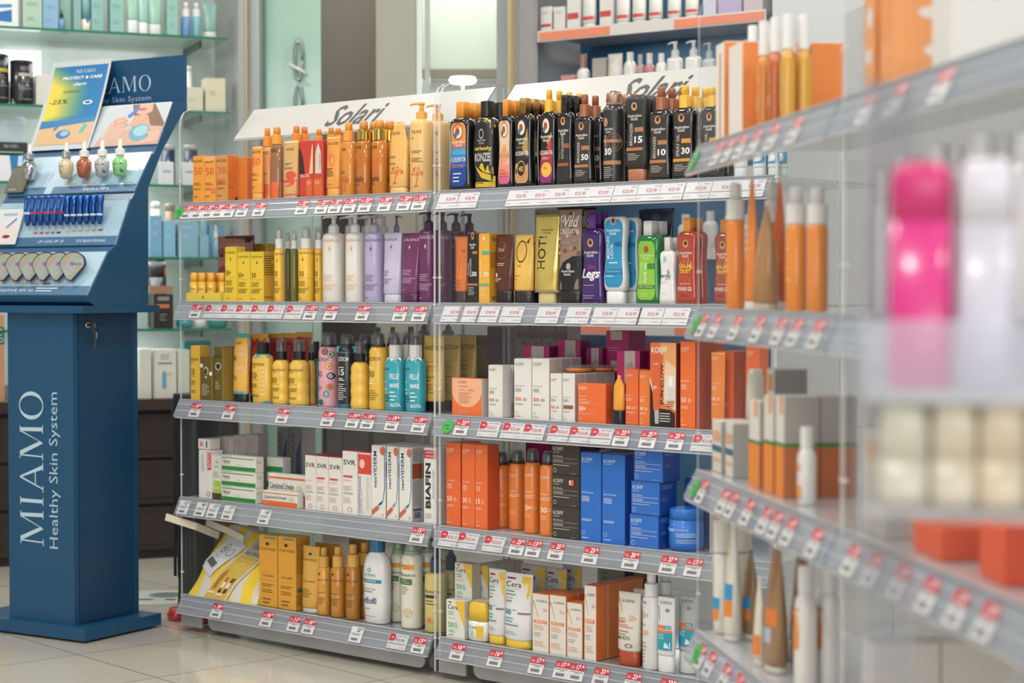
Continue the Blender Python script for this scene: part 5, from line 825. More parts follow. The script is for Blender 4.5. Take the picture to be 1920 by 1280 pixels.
# rear half of the third shelf, seen through the back panel
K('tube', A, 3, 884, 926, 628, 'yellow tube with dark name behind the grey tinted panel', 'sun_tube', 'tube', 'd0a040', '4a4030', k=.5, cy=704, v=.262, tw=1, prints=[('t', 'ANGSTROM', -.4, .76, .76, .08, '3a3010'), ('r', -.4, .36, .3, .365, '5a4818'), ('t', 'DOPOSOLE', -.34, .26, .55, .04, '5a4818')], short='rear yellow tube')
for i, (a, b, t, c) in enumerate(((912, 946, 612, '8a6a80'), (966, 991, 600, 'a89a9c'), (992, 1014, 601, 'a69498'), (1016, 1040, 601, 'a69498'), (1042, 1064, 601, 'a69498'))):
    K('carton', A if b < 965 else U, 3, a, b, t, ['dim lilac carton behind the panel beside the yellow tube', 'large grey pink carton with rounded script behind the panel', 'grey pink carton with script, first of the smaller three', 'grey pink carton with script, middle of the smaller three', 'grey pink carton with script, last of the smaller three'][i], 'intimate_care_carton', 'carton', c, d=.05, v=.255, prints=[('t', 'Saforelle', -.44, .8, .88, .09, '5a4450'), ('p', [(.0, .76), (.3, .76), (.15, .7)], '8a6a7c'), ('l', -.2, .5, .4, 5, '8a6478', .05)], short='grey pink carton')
for i, (a, b, t, c, cc) in enumerate(((697, 719, 613, '2a5c3a', '1f7a40'), (729, 744, 613, '2a5c3a', '1f7a40'), (761, 780, 612, '8a8a88', '1f7a40'))):
    K('bottle', A, 3, a, b, t, ['green capped bottle behind the yellow spray can', 'green capped bottle behind the first teal bottle', 'green capped bottle behind the second teal bottle'][i], 'rear_bottle', 'bottle', c, cc, k=.8, cy=628, v=.25, short='green capped bottle')
for i, (a, b) in enumerate(((784, 806), (829, 852))):
    K('pump', A, 3, a, b, 602, ['bottle with dark red pump behind the large yellow tube', 'bottle with dark red pump behind the second unit side panel'][i], 'rear_pump', 'pump bottle', '8c8684', 'a8261c', k=.9, cy=618, v=.25, dirx=1, short='red pump bottle')
# =============================================================== second unit, fourth shelf
K('carton', U, 4, 836, 863, 829, 'tall orange carton marked 50 set slightly apart', 'sunscreen_carton', 'carton', 'f0661c', d=.034, prints=korff('50', 'fbe0cc'), rows=2, short='orange 50 carton')
K('carton', U, 4, 865.5, 890, 831, 'tall orange carton marked 30 between two other orange ones', 'sunscreen_carton', 'carton', 'f06a1e', d=.036, v=.010, prints=korff('30', 'fbe0cc'), rows=2, short='orange 30 carton')
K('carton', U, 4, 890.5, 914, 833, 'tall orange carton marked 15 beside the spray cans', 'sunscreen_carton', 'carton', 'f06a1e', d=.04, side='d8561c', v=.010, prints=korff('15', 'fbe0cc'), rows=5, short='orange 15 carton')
for i, (a, b, t, v, n) in enumerate(((919, 960, 845, .016, '50'), (954, 986, 843, .05, ''), (983, 1014, 841, .024, '50'), (1012, 1046, 845, .012, '30'))):
    K('aero', U, 4, a, b, t, ['orange spray can marked 50 in front of the tall cartons', 'plain orange spray can standing further back', 'orange spray can marked 50 beside the plain one', 'orange spray can marked 30 beside the black cartons'][i], 'sun_spray_can', 'spray can', 'f0801c', '2a2c2e', k=1, cy=t+25, v=v, prints=[('t', 'KORFF', -.5, .8, .5, .045, 'fbe4d0'), ('t', 'Sun Secret', -.5, .58, .5, .025, 'fbe4d0', dict(b=1)), ('l', -.5, .53, .66, 2, 'fbe4d0', .025)]+([('t', n+('+' if n == '50' else ''), -.5, .33, .4, .075, 'fff4ea', dict(b=1)), ('l', -.0, .38, .4, 2, 'f8c8a0', .03)] if n else [])+[('l', -.5, .27, .5, 2, 'f8c8a0', .03)], rows=2 if i in (0, 3) else 1, dv=.055, short='orange spray can')
KB = [('t', 'KORFF', -.44, .76, .36, .12, 'e4e0d8'), ('l', -.44, .7, .34, 1, 'e4e0d8', .04), ('t', 'Sun Secret', -.44, .56, .34, .06, 'e4e0d8'), ('r', -.44, .52, .44, .53, 'b0aaa0'), ('l', -.44, .46, .4, 2, 'd8d4cc', .04), ('r', -.44, .38, .44, .39, 'b0aaa0'), ('l', -.44, .3, .7, 1, 'd8d4cc', .05), ('o', -.38, .14, .06, .07, .25, 'c0bab0'), ('l', .2, .06, .26, 1, 'b0aaa0', .03)]
stack(U, 4, 1034, 1086.5, 829, 3, ['dark brown square carton, bottom of the stack of three', 'dark brown square carton, middle of the stack of three', 'dark brown square carton, top of the stack of three'], 'face_carton', '3a342e', .034, v=.008, prints=KB, short='dark brown carton', rows=2)
r = thing('orange_sticker', 'small orange and white sticker on the middle dark brown carton', 'sticker'); q = U.hit(1072, 905, .0074); r.location = U.at(q[0], .0072, q[1]); r.rotation_euler = (0, 0, U.phi)
mb = MB(); mb.box(-.002, .006, -.0004, 0, -.006, .006, mat('f06030', .5)); mb.box(-.007, -.002, -.0004, 0, -.005, .005, mat('d8d4cc', .5)); mb.build('sticker_paper', r)
for i, (a, b) in enumerate(((1088, 1127.5), (1128.5, 1172))):
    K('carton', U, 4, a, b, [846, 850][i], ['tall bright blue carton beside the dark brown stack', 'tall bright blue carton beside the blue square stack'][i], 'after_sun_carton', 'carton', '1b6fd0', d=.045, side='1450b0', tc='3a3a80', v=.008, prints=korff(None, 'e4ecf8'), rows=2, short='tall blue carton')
    K('carton', U, 4, a+6+i*8, b+4, 832, ['dark brown carton behind the first tall blue carton', 'dark brown carton behind the second tall blue carton'][i], 'face_carton', 'carton', '2c2824', d=.05, v=.115, prints=[('l', -.4, .98, .8, 3, '6a6058', .02)], short='rear brown carton')
KU = [(t[:-1]+('dce8f8',) if t[0] in 'rt' and len(t) < 8 else t) for t in KB]
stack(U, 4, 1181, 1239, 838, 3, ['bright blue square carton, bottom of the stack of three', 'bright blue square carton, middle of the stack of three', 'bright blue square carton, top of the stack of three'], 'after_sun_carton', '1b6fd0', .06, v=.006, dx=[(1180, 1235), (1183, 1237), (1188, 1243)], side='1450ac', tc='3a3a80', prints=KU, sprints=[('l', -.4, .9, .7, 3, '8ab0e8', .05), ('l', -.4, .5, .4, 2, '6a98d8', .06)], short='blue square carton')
K('jar', U, 4, 1250, 1321, 951, 'large bright blue jar with flat blue lid', 'after_sun_jar', 'jar', '1b74d4', '1b78d8', k=1, cy=972, v=.012, rough=.5, coat=.1, prints=[('t', 'KORFF', -.5, .62, .28, .1, 'dce8f8', dict(b=1)), ('t', 'Sun Secret', -.18, .66, .36, .07, 'dce8f8'), ('l', -.18, .56, .6, 3, 'dce8f8', .05), ('l', -.18, .36, .66, 3, 'b8d0f0', .05)], short='large blue jar')
K('carton', U, 4, 1283, 1330, 895, 'dark blue carton behind the large blue jar', 'after_sun_carton', 'carton', '1456b4', d=.05, v=.09, prints=[('l', -.4, .9, .6, 3, '8ab0e8', .03)], short='rear blue carton')
K('carton', U, 4, 1330, 1372, 890, 'beige carton covered in small print behind the blurred unit', 'leaflet_carton', 'carton', 'b9ae9c', d=.05, v=.03, prints=[('l', -.45, .95, .9, 30, '8a8074', .03)], short='beige print carton')
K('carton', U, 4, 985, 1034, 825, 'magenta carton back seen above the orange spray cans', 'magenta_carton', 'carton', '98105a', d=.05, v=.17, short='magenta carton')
# =============================================================== second unit, bottom shelf
def cera(num='50', c='2a8aa8', g='58b890'): return [('p', [(-.02, 1), (.5, 1), (.5, .3)], 'f2c41c'), ('r', -.36, .93, -.2, .96, '9c2848'), ('t', 'Cera', -.4, .76, .54, .12, '33302c'), ('t', 'Ve', .14, .78, .24, .08, 'f8e48c'), ('l', -.38, .68, .4, 2, g, .06), ('l', -.38, .52, .4, 1, 'f0c060', .04), ('t', num, -.38, .28, .3, .14, g, dict(b=1)), ('l', -.04, .4, .2, 4, g, .04), ('l', -.36, .2, .5, 2, g, .04), ('l', -.36, .08, .4, 1, '5a564e', .04)]
h0 = U.hit(860, 1124, .035)[1]-SH[5]
K('carton', U, 5, 836, 871, 1123, 'small white and yellow carton standing lowest at the side panel', 'fluid_carton', 'carton', 'e6e5dc', d=.026, v=.006, side='c9cbc6', prints=cera(), short='low yellow corner carton')
for i, (a, b) in enumerate(((852, 885), (886.5, 916))):
    K('carton', U, 5, a, b, 1124, ['white and yellow carton under the raised first carton', 'white and yellow carton under the raised second carton'][i], 'fluid_carton', 'carton', 'd8d6cc', d=.03, v=.036, side='c0bcb0', prints=cera(), short='yellow corner carton')
    K('carton', U, 5, a, b, [1054, 1058][i], ['white and yellow carton raised above, with pale green 50', 'white and yellow carton raised above, with blue 50'][i], 'fluid_carton', 'carton', 'e6e4da', d=.03, v=.036, lift=h0+.0008, side='c9c4b6', tc='d0c8b8', prints=cera(g='58b890' if i == 0 else '2a8aa8'), rows=[2, 4][i], short='raised yellow corner carton')
K('stick', U, 5, 876, 917, 1127, 'small white flat bottle with rounded yellow cap', 'fluid_bottle', 'bottle', 'e6e5de', 'f2c41a', k=.45, cy=1163, v=.010, prints=[('r', .04, .18, .4, .8, 'f2c41a'), ('t', 'Cera', -.36, .62, .4, .16, '33302c'), ('l', -.3, .5, .3, 4, '8ac0d0', .1)], short='yellow capped bottle')
def cetube(num): return [('p', [(.14, .96), (.46, .96), (.46, .5)], 'f2c41c'), ('r', .14, .86, .46, .96, 'f2c41c'), ('r', -.4, .905, -.1, .93, '8c2444'), ('t', 'Cera', -.42, .79, .56, .08, '33302c'), ('t', 'Ve', .16, .8, .26, .06, 'f8e898'), ('r', -.42, .765, .14, .768, '6a665e'), ('l', -.4, .72, .5, 2, '3aa0b0', .05), ('l', -.4, .62, .4, 1, 'f0b050', .05), ('l', -.4, .57, .4, 1, '2a8ab0', .05), ('t', num, -.42, .38, .28, .08, '1c8aa0', dict(b=2)), ('l', -.1, .45, .24, 1, '3aa0b0', .03), ('r', .1, .4, .46, .425, '9a7060'), ('l', -.4, .32, .5, 2, '3a9a9c', .045), ('l', -.4, .22, .6, 1, '2a8a9c', .045), ('l', -.4, .12, .6, 2, '8ab8bc', .03)]
K('tube', U, 5, 915, 950, 1066, 'white tube with yellow panel on a yellow cap, narrower one', 'lotion_tube', 'tube', 'e4e4e2', 'f0c41c', k=.55, cy=1190, v=.012, prints=cetube('50'), short='narrow yellow cap tube')
K('tube', U, 5, 945, 1001, 1074, 'large white tube with yellow panel marked 30 on a yellow cap', 'lotion_tube', 'tube', 'e9e8ea', 'f0c41c', k=.5, cy=1198, v=.004, prints=cetube('30'), rows=1, short='large 30 tube')
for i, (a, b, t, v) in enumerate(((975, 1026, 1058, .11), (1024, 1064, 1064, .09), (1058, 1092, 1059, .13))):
    K('tube', U, 5, a, b, t, ['white and yellow tube dimly lit behind the large 30 tube', 'white and yellow tube behind the orange topped cartons', 'white and yellow tube furthest back by the grey leaflet'][i], 'lotion_tube', 'tube', 'c4c0b8', 'd0a81c', k=.5, cy=1196, v=v, prints=cetube('50'), short='rear tube')  # rear tubes: shade put into darker body and cap colours
AO = 'e8853a'
for i, (a, b, t, d) in enumerate(((998, 1029, 1111, .036), (1030, 1061.5, 1114, .04), (1062.5, 1092, 1128, .036))):
    K('carton', U, 5, a, b, t, ['white carton with orange top and arch logo, first of three', 'white carton with orange top and arch logo, second of three', 'white carton with orange and green bar, third and lower'][i], 'family_sun_carton', 'carton', 'e7e2da', d=d, v=.006, side='e07a30', tc='e2702c', prints=aderma(), rows=[2, 3, 1][i], short='arch logo carton')
K('carton', U, 5, 1095, 1118, 1096, 'taller white carton with arch logo and bright orange side', 'family_sun_carton', 'carton', 'e8e3da', d=.04, v=.006, side='ea7c28', tc='d8641c', prints=aderma(), rows=4, short='tall arch logo carton')
K('tube', U, 5, 1159, 1203, 1110, 'cream tube with red brown cap and minus 83 percent note', 'family_sun_tube', 'tube', 'e6dfd3', 'b8481c', k=.5, cy=1219, v=.012, tw=1.0, prints=[('t', 'A-DERMA', -.3, .83, .56, .05, '5a5650'), ('p', [(-.46, .9), (-.42, .9), (-.5, .7), (-.5, .76)], 'e8a040'), ('p', [(-.45, .9), (-.41, .9), (-.24, .66), (-.27, .66)], 'e8a040'), ('t', '50+', .08, .52, .3, .1, 'f0906a'), ('t', 'BIOMEGA', -.44, .53, .36, .03, 'b0604a'), ('r', -.48, .48, -.08, .515, 'ea7c34'), ('l', -.46, .44, .8, 2, 'd8603a', .035), ('l', -.46, .33, .6, 2, '8a8680', .05), ('r', -.46, .2, -.24, .25, '6a6a6a'), ('t', '-83%', -.22, .2, .4, .06, '4a4a4a'), ('o', .12, .1, .16, .035, .3, '6a665e')], rows=2, dv=.05, short='minus 83 percent tube')
K('spray', U, 5, 1205, 1238, 1074, 'tall white spray bottle with orange lettering', 'family_spray', 'spray bottle', 'e2e2e0', 'e9e8e5', k=.8, cy=1117, cr=.72, v=.006, prints=[('t', 'RMA', -.5, .9, .5, .04, '66605a'), ('t', '50+', -.5, .7, .6, .09, 'f0a080'), ('l', -.5, .62, .5, 2, '6a8090', .02), ('r', -.5, .48, .1, .54, 'f0b08a'), ('l', -.5, .36, .5, 6, 'c0907a', .05)], short='tall white spray')
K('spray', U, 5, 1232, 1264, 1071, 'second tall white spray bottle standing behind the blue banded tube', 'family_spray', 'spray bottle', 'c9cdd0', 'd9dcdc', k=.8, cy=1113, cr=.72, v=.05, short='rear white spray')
def aha(): return [('t', 'A-DERMA', -.36, .88, .7, .05, '77777a'), ('p', [(-.44, .84), (-.4, .84), (-.3, .62), (-.34, .6)], '5aa0b8'), ('e', .12, .78, .12, .03, '8a8c8e'), ('r', -.4, .46, .0, .52, 'ee7c2c'), ('r', .0, .46, .36, .52, '2a9cb8'), ('t', 'AH', .06, .47, .24, .035, 'e8f4f8'), ('r', -.42, .4, .42, .44, 'ee7c2c'), ('r', -.42, .1, .42, .4, '22a0b8'), ('l', -.36, .36, .4, 3, 'c8ecf0', .035), ('p', [(.0, .14), (.28, .14), (.22, .2), (.06, .24)], 'e0f0f4'), ('r', .3, .12, .34, .24, 'e0f0f4')]
K('tube', U, 5, 1231, 1267, 1119, 'white tube with orange line and turquoise block', 'after_sun_tube', 'tube', 'e4e6e4', 'e8e8e6', k=.5, cy=1228, v=.006, tw=1.0, prints=aha(), short='turquoise block tube')
K('tube', U, 5, 1267, 1307, 1116, 'silver grey tube with orange line and turquoise block', 'after_sun_tube', 'tube', 'b4babd', 'dcdedd', k=.5, cy=1220, v=.02, tw=1.04, prints=aha(), short='silver turquoise tube')
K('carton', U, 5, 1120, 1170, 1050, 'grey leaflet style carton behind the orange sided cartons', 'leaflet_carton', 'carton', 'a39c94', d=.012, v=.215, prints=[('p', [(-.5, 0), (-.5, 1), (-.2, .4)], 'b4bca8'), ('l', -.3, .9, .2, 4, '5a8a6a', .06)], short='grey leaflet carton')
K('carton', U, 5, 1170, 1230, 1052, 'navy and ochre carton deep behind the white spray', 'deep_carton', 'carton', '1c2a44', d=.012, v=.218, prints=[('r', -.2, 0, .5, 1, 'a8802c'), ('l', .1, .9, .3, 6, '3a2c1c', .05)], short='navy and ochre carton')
# =============================================================== striped bag on the bottom shelf
U = A
def bag():
    r = thing('striped_tote_bag', 'yellow and cream striped cloth bag with gift sleeve, leaning on the bottom shelf', 'bag', None, U.at(0, 0, SH[5]+.0005), U.phi)
    uL, _ = U.hit(352, 1115, .01); uR, _ = U.hit(480, 1135, .01); w = uR-uL; H = .17
    def P(s, t, side=0):        # s across 0..1, t up 0..1, leaning back
        puff = math.sin(math.pi*min(1, max(0, s)))**.5*math.sin(math.pi*(.12+.8*t))
        return Vector((uL+w*(s*(1-.16*t)+.14*t)+.004*math.sin(9*t+3*s), .012+.105*t-(.026*puff if side == 0 else -.022*puff)+(.0 if side == 0 else .016), H*t*(1-.1*s)+.003*math.sin(7*s)*t))
    mb = MB(); cols = ['f0cc16', 'f0cc16', 'd9d3c4', 'd9d3c4', 'f0cc16', 'f0cc16', 'd9d3c4', 'f0cc16', 'f0cc16', 'd9d3c4', 'd9d3c4', 'f0cc16', 'f0cc16', 'd9d3c4']
    NS, NT = 28, 10
    for side in (0, 1):
        G = [[P(i/NS, j/NT, side) for i in range(NS+1)] for j in range(NT+1)]
        for j in range(NT):
            for i in range(NS):
                q = [G[j][i], G[j][i+1], G[j+1][i+1], G[j+1][i]]
                mb.face(q if side == 0 else q[::-1], mat(cols[int((i+.18*j)/2) % len(cols)], .9), True)
    for j in range(NT):
        for s in (0, 1): mb.face([P(s, j/NT, 0), P(s, j/NT, 1), P(s, (j+1)/NT, 1), P(s, (j+1)/NT, 0)], mat('f0cc16', .9))
    for i in range(NS):
        for t in (0, 1): mb.face([P(i/NS, t, 0), P((i+1)/NS, t, 0), P((i+1)/NS, t, 1), P(i/NS, t, 1)], mat('d9c8a8' if t else 'f0cc16', .9))
    mb.build('bag_body', r)
    # handles
    def strap(pts, wd, name):
        mb = MB(); m = mat('d6cbb2', .9); pts = [Vector(p) for p in pts]; up = Vector((.0, .0, 1))
        for a, b in zip(pts, pts[1:]):
            s = Vector((0, .3, 1)).normalized()*wd; n = Vector((0, -.002, 0))
            for o in (n*0, n): mb.face([a+o, b+o, b+o+s, a+o+s], m)
            mb.face([a, a+n, b+n, b], m); mb.face([a+s, b+s, b+s+n, a+s+n], m)
        mb.face([pts[0], pts[0]+n, pts[0]+s+n, pts[0]+s], m); return mb.build(name, r)
    a = P(.35, .86); e0 = U.hit(313, 975, -.03); e1 = U.hit(398, 1002, .06)
    strap([(e0[0], -.035, e0[1]-SH[5]), (e0[0]+.08, 0, e0[1]-SH[5]-.022), (e1[0]+.012, .07, e1[1]-SH[5]-.012)], .018, 'handle')
    q = [U.hit(x, y, .055) for x, y in ((386, 985), (425, 1000), (456, 1016))]
    strap([(u, .055, z-SH[5]) for u, z in q], .016, 'handle')
    # sleeve with printed products
    def quad(name, c0, c1, c2, c3, items, n=8, base='ffffff'):
        """corners in (s, t) of the bag: lower left, lower right, upper right, upper left"""
        def S(x, z):
            x += .5; s = (c0[0]*(1-x)+c1[0]*x)*(1-z)+(c3[0]*(1-x)+c2[0]*x)*z; t = (c0[1]*(1-x)+c1[1]*x)*(1-z)+(c3[1]*(1-x)+c2[1]*x)*z
            p = P(s, t); return p
        m = MB(); N = 8
        for i in range(N):
            for j in range(N):
                m.face([S(-.5+a/N, b/N)+Vector((0, -.004, .001)) for a, b in ((i, j), (i+1, j), (i+1, j+1), (i, j+1))], mat(base, .5))
        o = m.build(name, r); p = Pr(1, 1, 0, None, 8, zs=8); p.add(items)
        p.mb.v = [tuple(S(x, z)+Vector((0, -.0042+y*1.6, .001))) for x, y, z in p.mb.v]; p.mb.build(name+'_print', o)
    quad('gift_sleeve', (.25, .0), (.60, -.0), (.94, .90), (.62, .93), [('r', -.44, .01, .42, .74, 'd9b53c'), ('r', -.44, .75, .5, 1, 'b8b1a2'), ('t', 'FURTERER', -.24, .86, .62, .07, '3a3832'), ('t', 'Sun Ritual', -.4, .77, .8, .06, '3a3832', dict(s=.4)), ('t', 'INSTANT SOLAIRE', -.3, .67, .6, .025, 'f0e4b0'), ('o', .0, .58, .13, .045, .15, 'efe2a8'), ('p', [(-.36, .16), (-.2, .16), (-.16, .42), (-.24, .5), (-.32, .42)], 'b8741c'), ('p', [(-.02, .14), (.1, .14), (.08, .38), (-.04, .38)], 'b07040'), ('p', [(.2, .14), (.32, .14), (.36, .38), (.2, .38)], '8a3a2c'), ('r', -.02, .2, .1, .3, 'eae6dc'), ('r', .2, .2, .32, .3, 'eae6dc'), ('r', -.02, .12, .1, .16, '1c3c30'), ('r', .2, .12, .32, .16, '1c3c30'), ('r', -.4, .09, -.14, .12, 'efece4'), ('r', -.04, .07, .24, .1, 'efece4')], base='ddd9cc')
    quad('paper_tag', (.0, .42), (.27, .30), (.54, .80), (.26, .92), [('t', '0.5', -.26, .6, .16, .1, '55555a', dict(b=1)), ('o', -.18, .65, .14, .13, .12, '55555a'), ('o', .2, .66, .14, .1, .12, '55555a'), ('l', -.3, .42, .6, 1, '77777a', .02), ('b', -.32, .18, .6, .16, '3a3a3e')], base='dcdee0')
    return r
bag()
K('tube', U, 5, 464, 486, 985, 'cream sachet tube peeking up behind the golden cartons', 'gift_tube', 'tube', 'd4c9a8', 'b8ae94', k=.5, v=.16, short='cream tube')
# =============================================================== blue tester stand
C0s = onfloor(155, EYE*F/665)
th = math.radians(31.4)
ST = Unit(C0s, (math.cos(th), -math.sin(th)))      # x towards its right side (x = 0), y into the depth
ST.P = C0s
BL = '03598a'; blue = mat('004c74', .5, coat=.08)
def shit(px, py, x=0):      # (depth, height) of a pixel on the side plane at x
    r_ = ray(px, py); q = ST.P+ST.d*x; t = q.dot(ST.d)/(r_.x*ST.d.x+r_.y*ST.d.y)
    return (Vector((r_.x*t, r_.y*t))-ST.P).dot(ST.n), EYE+r_.z*t
stand = thing('tester_stand', 'tall blue floor stand with tester trays and white MIAMO lettering', 'display stand', None, ST.at(0, 0, 0), ST.phi)
mb = MB(); mb.box(-.42, 0, 0, .277, .006, .036, blue); b_ = mb.build('base_plate', stand)
mb = MB()
for x in (-.03, -.39):
    for y in (.03, .25): mb.box(x-.012, x+.012, y-.012, y+.012, 0, .006, mat('2a3440', .6))
mb.build('foot', b_)
ztop = .833; cx0, cx1, cy0, cy1 = -.282, -.055, .022, .253
mb = MB(); mb.box(cx0, cx1, cy0, cy1, .036, ztop-.018, blue); mb.build('cabinet', stand)
mb = MB(); mb.box(cx1, cx1+.0015, cy0+.018, cy1-.022, .042, ztop-.022, mat('003e64', .5, coat=.05)); dr = mb.build('cabinet_door', stand)
mb = MB()
for y0, y1 in ((cy0+.0165, cy0+.018), (cy1-.022, cy1-.0205)): mb.box(cx1, cx1+.0012, y0, y1, .04, ztop-.02, mat('022a44', .6))
mb.box(cx1, cx1+.0012, cy0+.0165, cy1-.0205, .038, .042, mat('022a44', .6)); mb.build('door_gap', dr)
t_, z_ = shit(163, 609, cx1); mb = MB()
mb.rings([[(cx1+.0015+dx, t_+rr*math.cos(2*math.pi*k/16), z_+rr*math.sin(2*math.pi*k/16)) for k in range(16)] for dx, rr in ((0, .009), (.003, .009), (.004, .006))], mat('c8b890', .2, .9)); lk = mb.build('lock', dr)
key = thing('key_ring', 'two small silver keys hanging from the lock of the blue cabinet', 'keys', None, ST.at(cx1+.005, t_, z_), ST.phi)
SILV = mat('9a9a94', .25, .9)
mb = MB(); mb.tube([(0, 0, 0), (.014, .004, -.001)], .0035, mat('3a3c40', .3, .8)); mb.box(.006, .02, .001, .003, -.006, .006, SILV); mb.build('lock_key', key)
mb = MB(); mb.tube([(.014+.0*k, .006+.006*math.cos(k*.7), -.009+.009*math.sin(k*.7)) for k in range(10)], .0008, SILV, 6); mb.build('split_ring', key)
mb = MB(); mb.loft([(-.036, .0035, .001), (-.032, .008, .001), (-.02, .008, .001), (-.016, .004, .001)], SILV, 14); mb.box(-.0022, .0022, -.0008, .0008, -.062, -.036, SILV); mb.box(.0022, .0034, -.0008, .0008, -.056, -.052, SILV)
hk = mb.build('hanging_key', key); hk.location = (.014, .008, 0)
mb = MB(); mb.box(-.42, 0, 0, .277, ztop-.018, ztop, blue); mb.build('counter_top', stand)
# cabinet lettering reads upwards on the narrow front
p = Pr(cx1-cx0, ztop-.06, .04, lambda x, z: cy0, 0, (cx0+cx1)/2)
def frac(py): return (shit(75, py, -.17)[1]-.04)/(ztop-.06)
z0f = (EYE-(1033-545)/F*4.62-.04)/(ztop-.06); z1f = (EYE-(737-545)/F*4.62-.04)/(ztop-.06)
p.add([('V', 'MIAMO', -.32, z0f, .36, z1f-z0f, 'b9d4e2'), ('v', 'Healthy Skin System', .13, z0f-.002, .17, z1f-z0f+.002, 'a9c8da')]); p.build(stand, 'cabinet_lettering')
# stepped tray body
DX = .46
prof = [shit(*q) for q in ((178, 571), (167, 566), (165, 557), (205, 471), (214, 463), (219, 461), (247, 373), (254, 360), (290, 284), (296, 273), (326, 191), (346, 190), (346, 205), (303, 285), (278, 352), (278, 571))]
prof = [(t, max(z, ztop+.0004)) for t, z in prof]; prof[0] = (prof[0][0], ztop+.0004); prof[-1] = (prof[-1][0], ztop+.0004)
mb = MB(); n = len(prof); i = len(mb.v)
mb.prism(prof, -DX, 0, blue)
import mathutils
tri = mathutils.geometry.tessellate_polygon([[Vector((y, z, 0)) for y, z in prof]])
mb.f = mb.f[:-2]; mb.m = mb.m[:-2]; mb.smooth = mb.smooth[:-2]
for a, b, c in tri:
    for off in (0, n):
        mb.f.append([i+a+off, i+b+off, i+c+off]); mb.m.append(0); mb.smooth.append(False)
mb.build('stepped_body', stand)
def slab(name, q0, q1, xr, xl, items, col, th_=.004, strips=0):
    """a panel on the slope between side pixels q0 (foot) and q1 (head)"""
    (t0, z0), (t1, z1) = shit(*q0), shit(*q1); nrm = Vector((-(z1-z0), (t1-t0))).normalized(); 
    if nrm.x > 0: nrm = -nrm
    mb = MB(); L = Vector((0, nrm.x*th_, nrm.y*th_)); a, b, c, d = (xl, t0, z0), (xr, t0, z0), (xr, t1, z1), (xl, t1, z1)
    m = mat(col, .3, coat=.4); Q = [Vector(v_) for v_ in (a, b, c, d)]; T = [v_+L for v_ in Q]
    mb.face(T, m); mb.face(Q[::-1], m)
    for k in range(4): mb.face([Q[k], Q[(k+1) % 4], T[(k+1) % 4], T[k]], m)
    o = mb.build(name, stand)
    p = Pr(xr-xl, z1-z0, z0, lambda x, z: t0+(z-z0)*(t1-t0)/(z1-z0)+L.y, 0, (xr+xl)/2); 
    p.add(items); p.mb.v = [(x, y, z+L.z) for x, y, z in p.mb.v]; p.mb.build(name+'_print', o)
    def at(fx, fz, off=0): return Vector(((xl+xr)/2+fx*(xr-xl), t0+fz*(t1-t0)+nrm.x*(th_+off), z0+fz*(z1-z0)+nrm.y*(th_+off)))
    return at, math.atan2(t1-t0, z1-z0)
PB = 'a2c2d4'; BAND = '3f6f97'
at3, an3 = slab('tester_panel', (166, 554), (204, 473), -.004, -DX+.004, [('r', -.5, 0, .5, .2, BAND), ('l', .1, .14, .2, 2, 'd8e4ec', .06), ('t', 'SENSITIVE SPF 50', -.22, .07, .3, .06, 'd8e4ec')]+[('r', .13+.09*i-.36, .24, .19+.09*i-.36, .28, c) for i, c in enumerate(('d8b890', 'd8b48c', 'c8a078', 'b88868', '7a4a4a'))], PB)
at2, an2 = slab('tester_panel', (219, 460), (246, 375), -.004, -DX+.004, [('r', -.5, 0, .5, .2, BAND), ('t', 'LIP CARE SPF 30', -.1, .07, .2, .06, 'd8e4ec'), ('t', 'EYE BRIGHTENING', .2, .07, .22, .06, 'd8e4ec')]+[('r', -.2+.045*i, .28, -.17+.045*i, .32, c) for i, c in enumerate(('9cc4dc', 'c04858', 'b03c60', 'c04850', 'b84c50', '6a2840'))]+[('r', .09+.05*i, .32, .125+.05*i, .36, c) for i, c in enumerate(('c8b898', 'b8a488', 'c0a07c', 'c89a80', 'b88860', '8a6450'))], PB)
at1, an1 = slab('tester_panel', (254, 359), (288, 286), -.004, -DX+.004, [('r', -.14, 0, .5, .18, BAND), ('t', 'SERUM', .1, .06, .2, .05, 'd8e4ec'), ('r', -.22, .0, -.215, 1, 'e4eef4'), ('r', -.5, 0, -.2, .18, BAND)]+[('r', -.06+.14*i, .22, .04+.14*i, .26, c) for i, c in enumerate(('c8a860', 'd89c80', '8ac0e4', '80c890'))], PB)
SKIN = 'c9a08a'
at0, an0 = slab('picture_panel', (297, 271), (325, 192), -.002, -DX+.18, [('r', -.49, .01, .49, .99, 'b9c2c8'),
  ('p', [(.02, .99), (.3, .99), (.42, .7), (.5, .5), (.5, .02), (.0, .02), (.06, .3), (.14, .5)], '7a5238'), ('p', [(.12, .99), (.28, .99), (.3, .8), (.2, .7), (.1, .78)], 'cda084'), ('p', [(.1, .72), (.26, .72), (.34, .45), (.05, .45)], 'cf9a7a'), ('e', .17, .86, .05, .03, 'b8585c'), ('r', .13, .855, .21, .86, '7a3038'),
  ('p', [(-.3, .01), (.5, .01), (.5, .42), (.3, .46), (.1, .42), (-.1, .34), (-.26, .2)], SKIN), ('p', [(-.22, .14), (-.02, .2), (.04, .56), (-.02, .72), (-.14, .66), (-.2, .5)], 'cfa68e'), ('p', [(-.0, .72), (.1, .92), (.14, .9), (.04, .66)], '3f6ac0'), ('o', -.06, .6, .09, .05, .25, 'c48e70'), ('o', -.04, .5, .09, .05, .25, 'c48e70'),
  ('e', .23, .3, .13, .2, '5f9fb8'), ('e', .24, .34, .09, .13, '8fc4cc'), ('p', [(.3, .02), (.5, .1), (.5, .3), (.38, .38), (.32, .3), (.4, .16), (.26, .08)], 'd2a890'), ('o', .36, .34, .06, .03, .3, 'c48e70')], 'cfd4d6', strips=0)
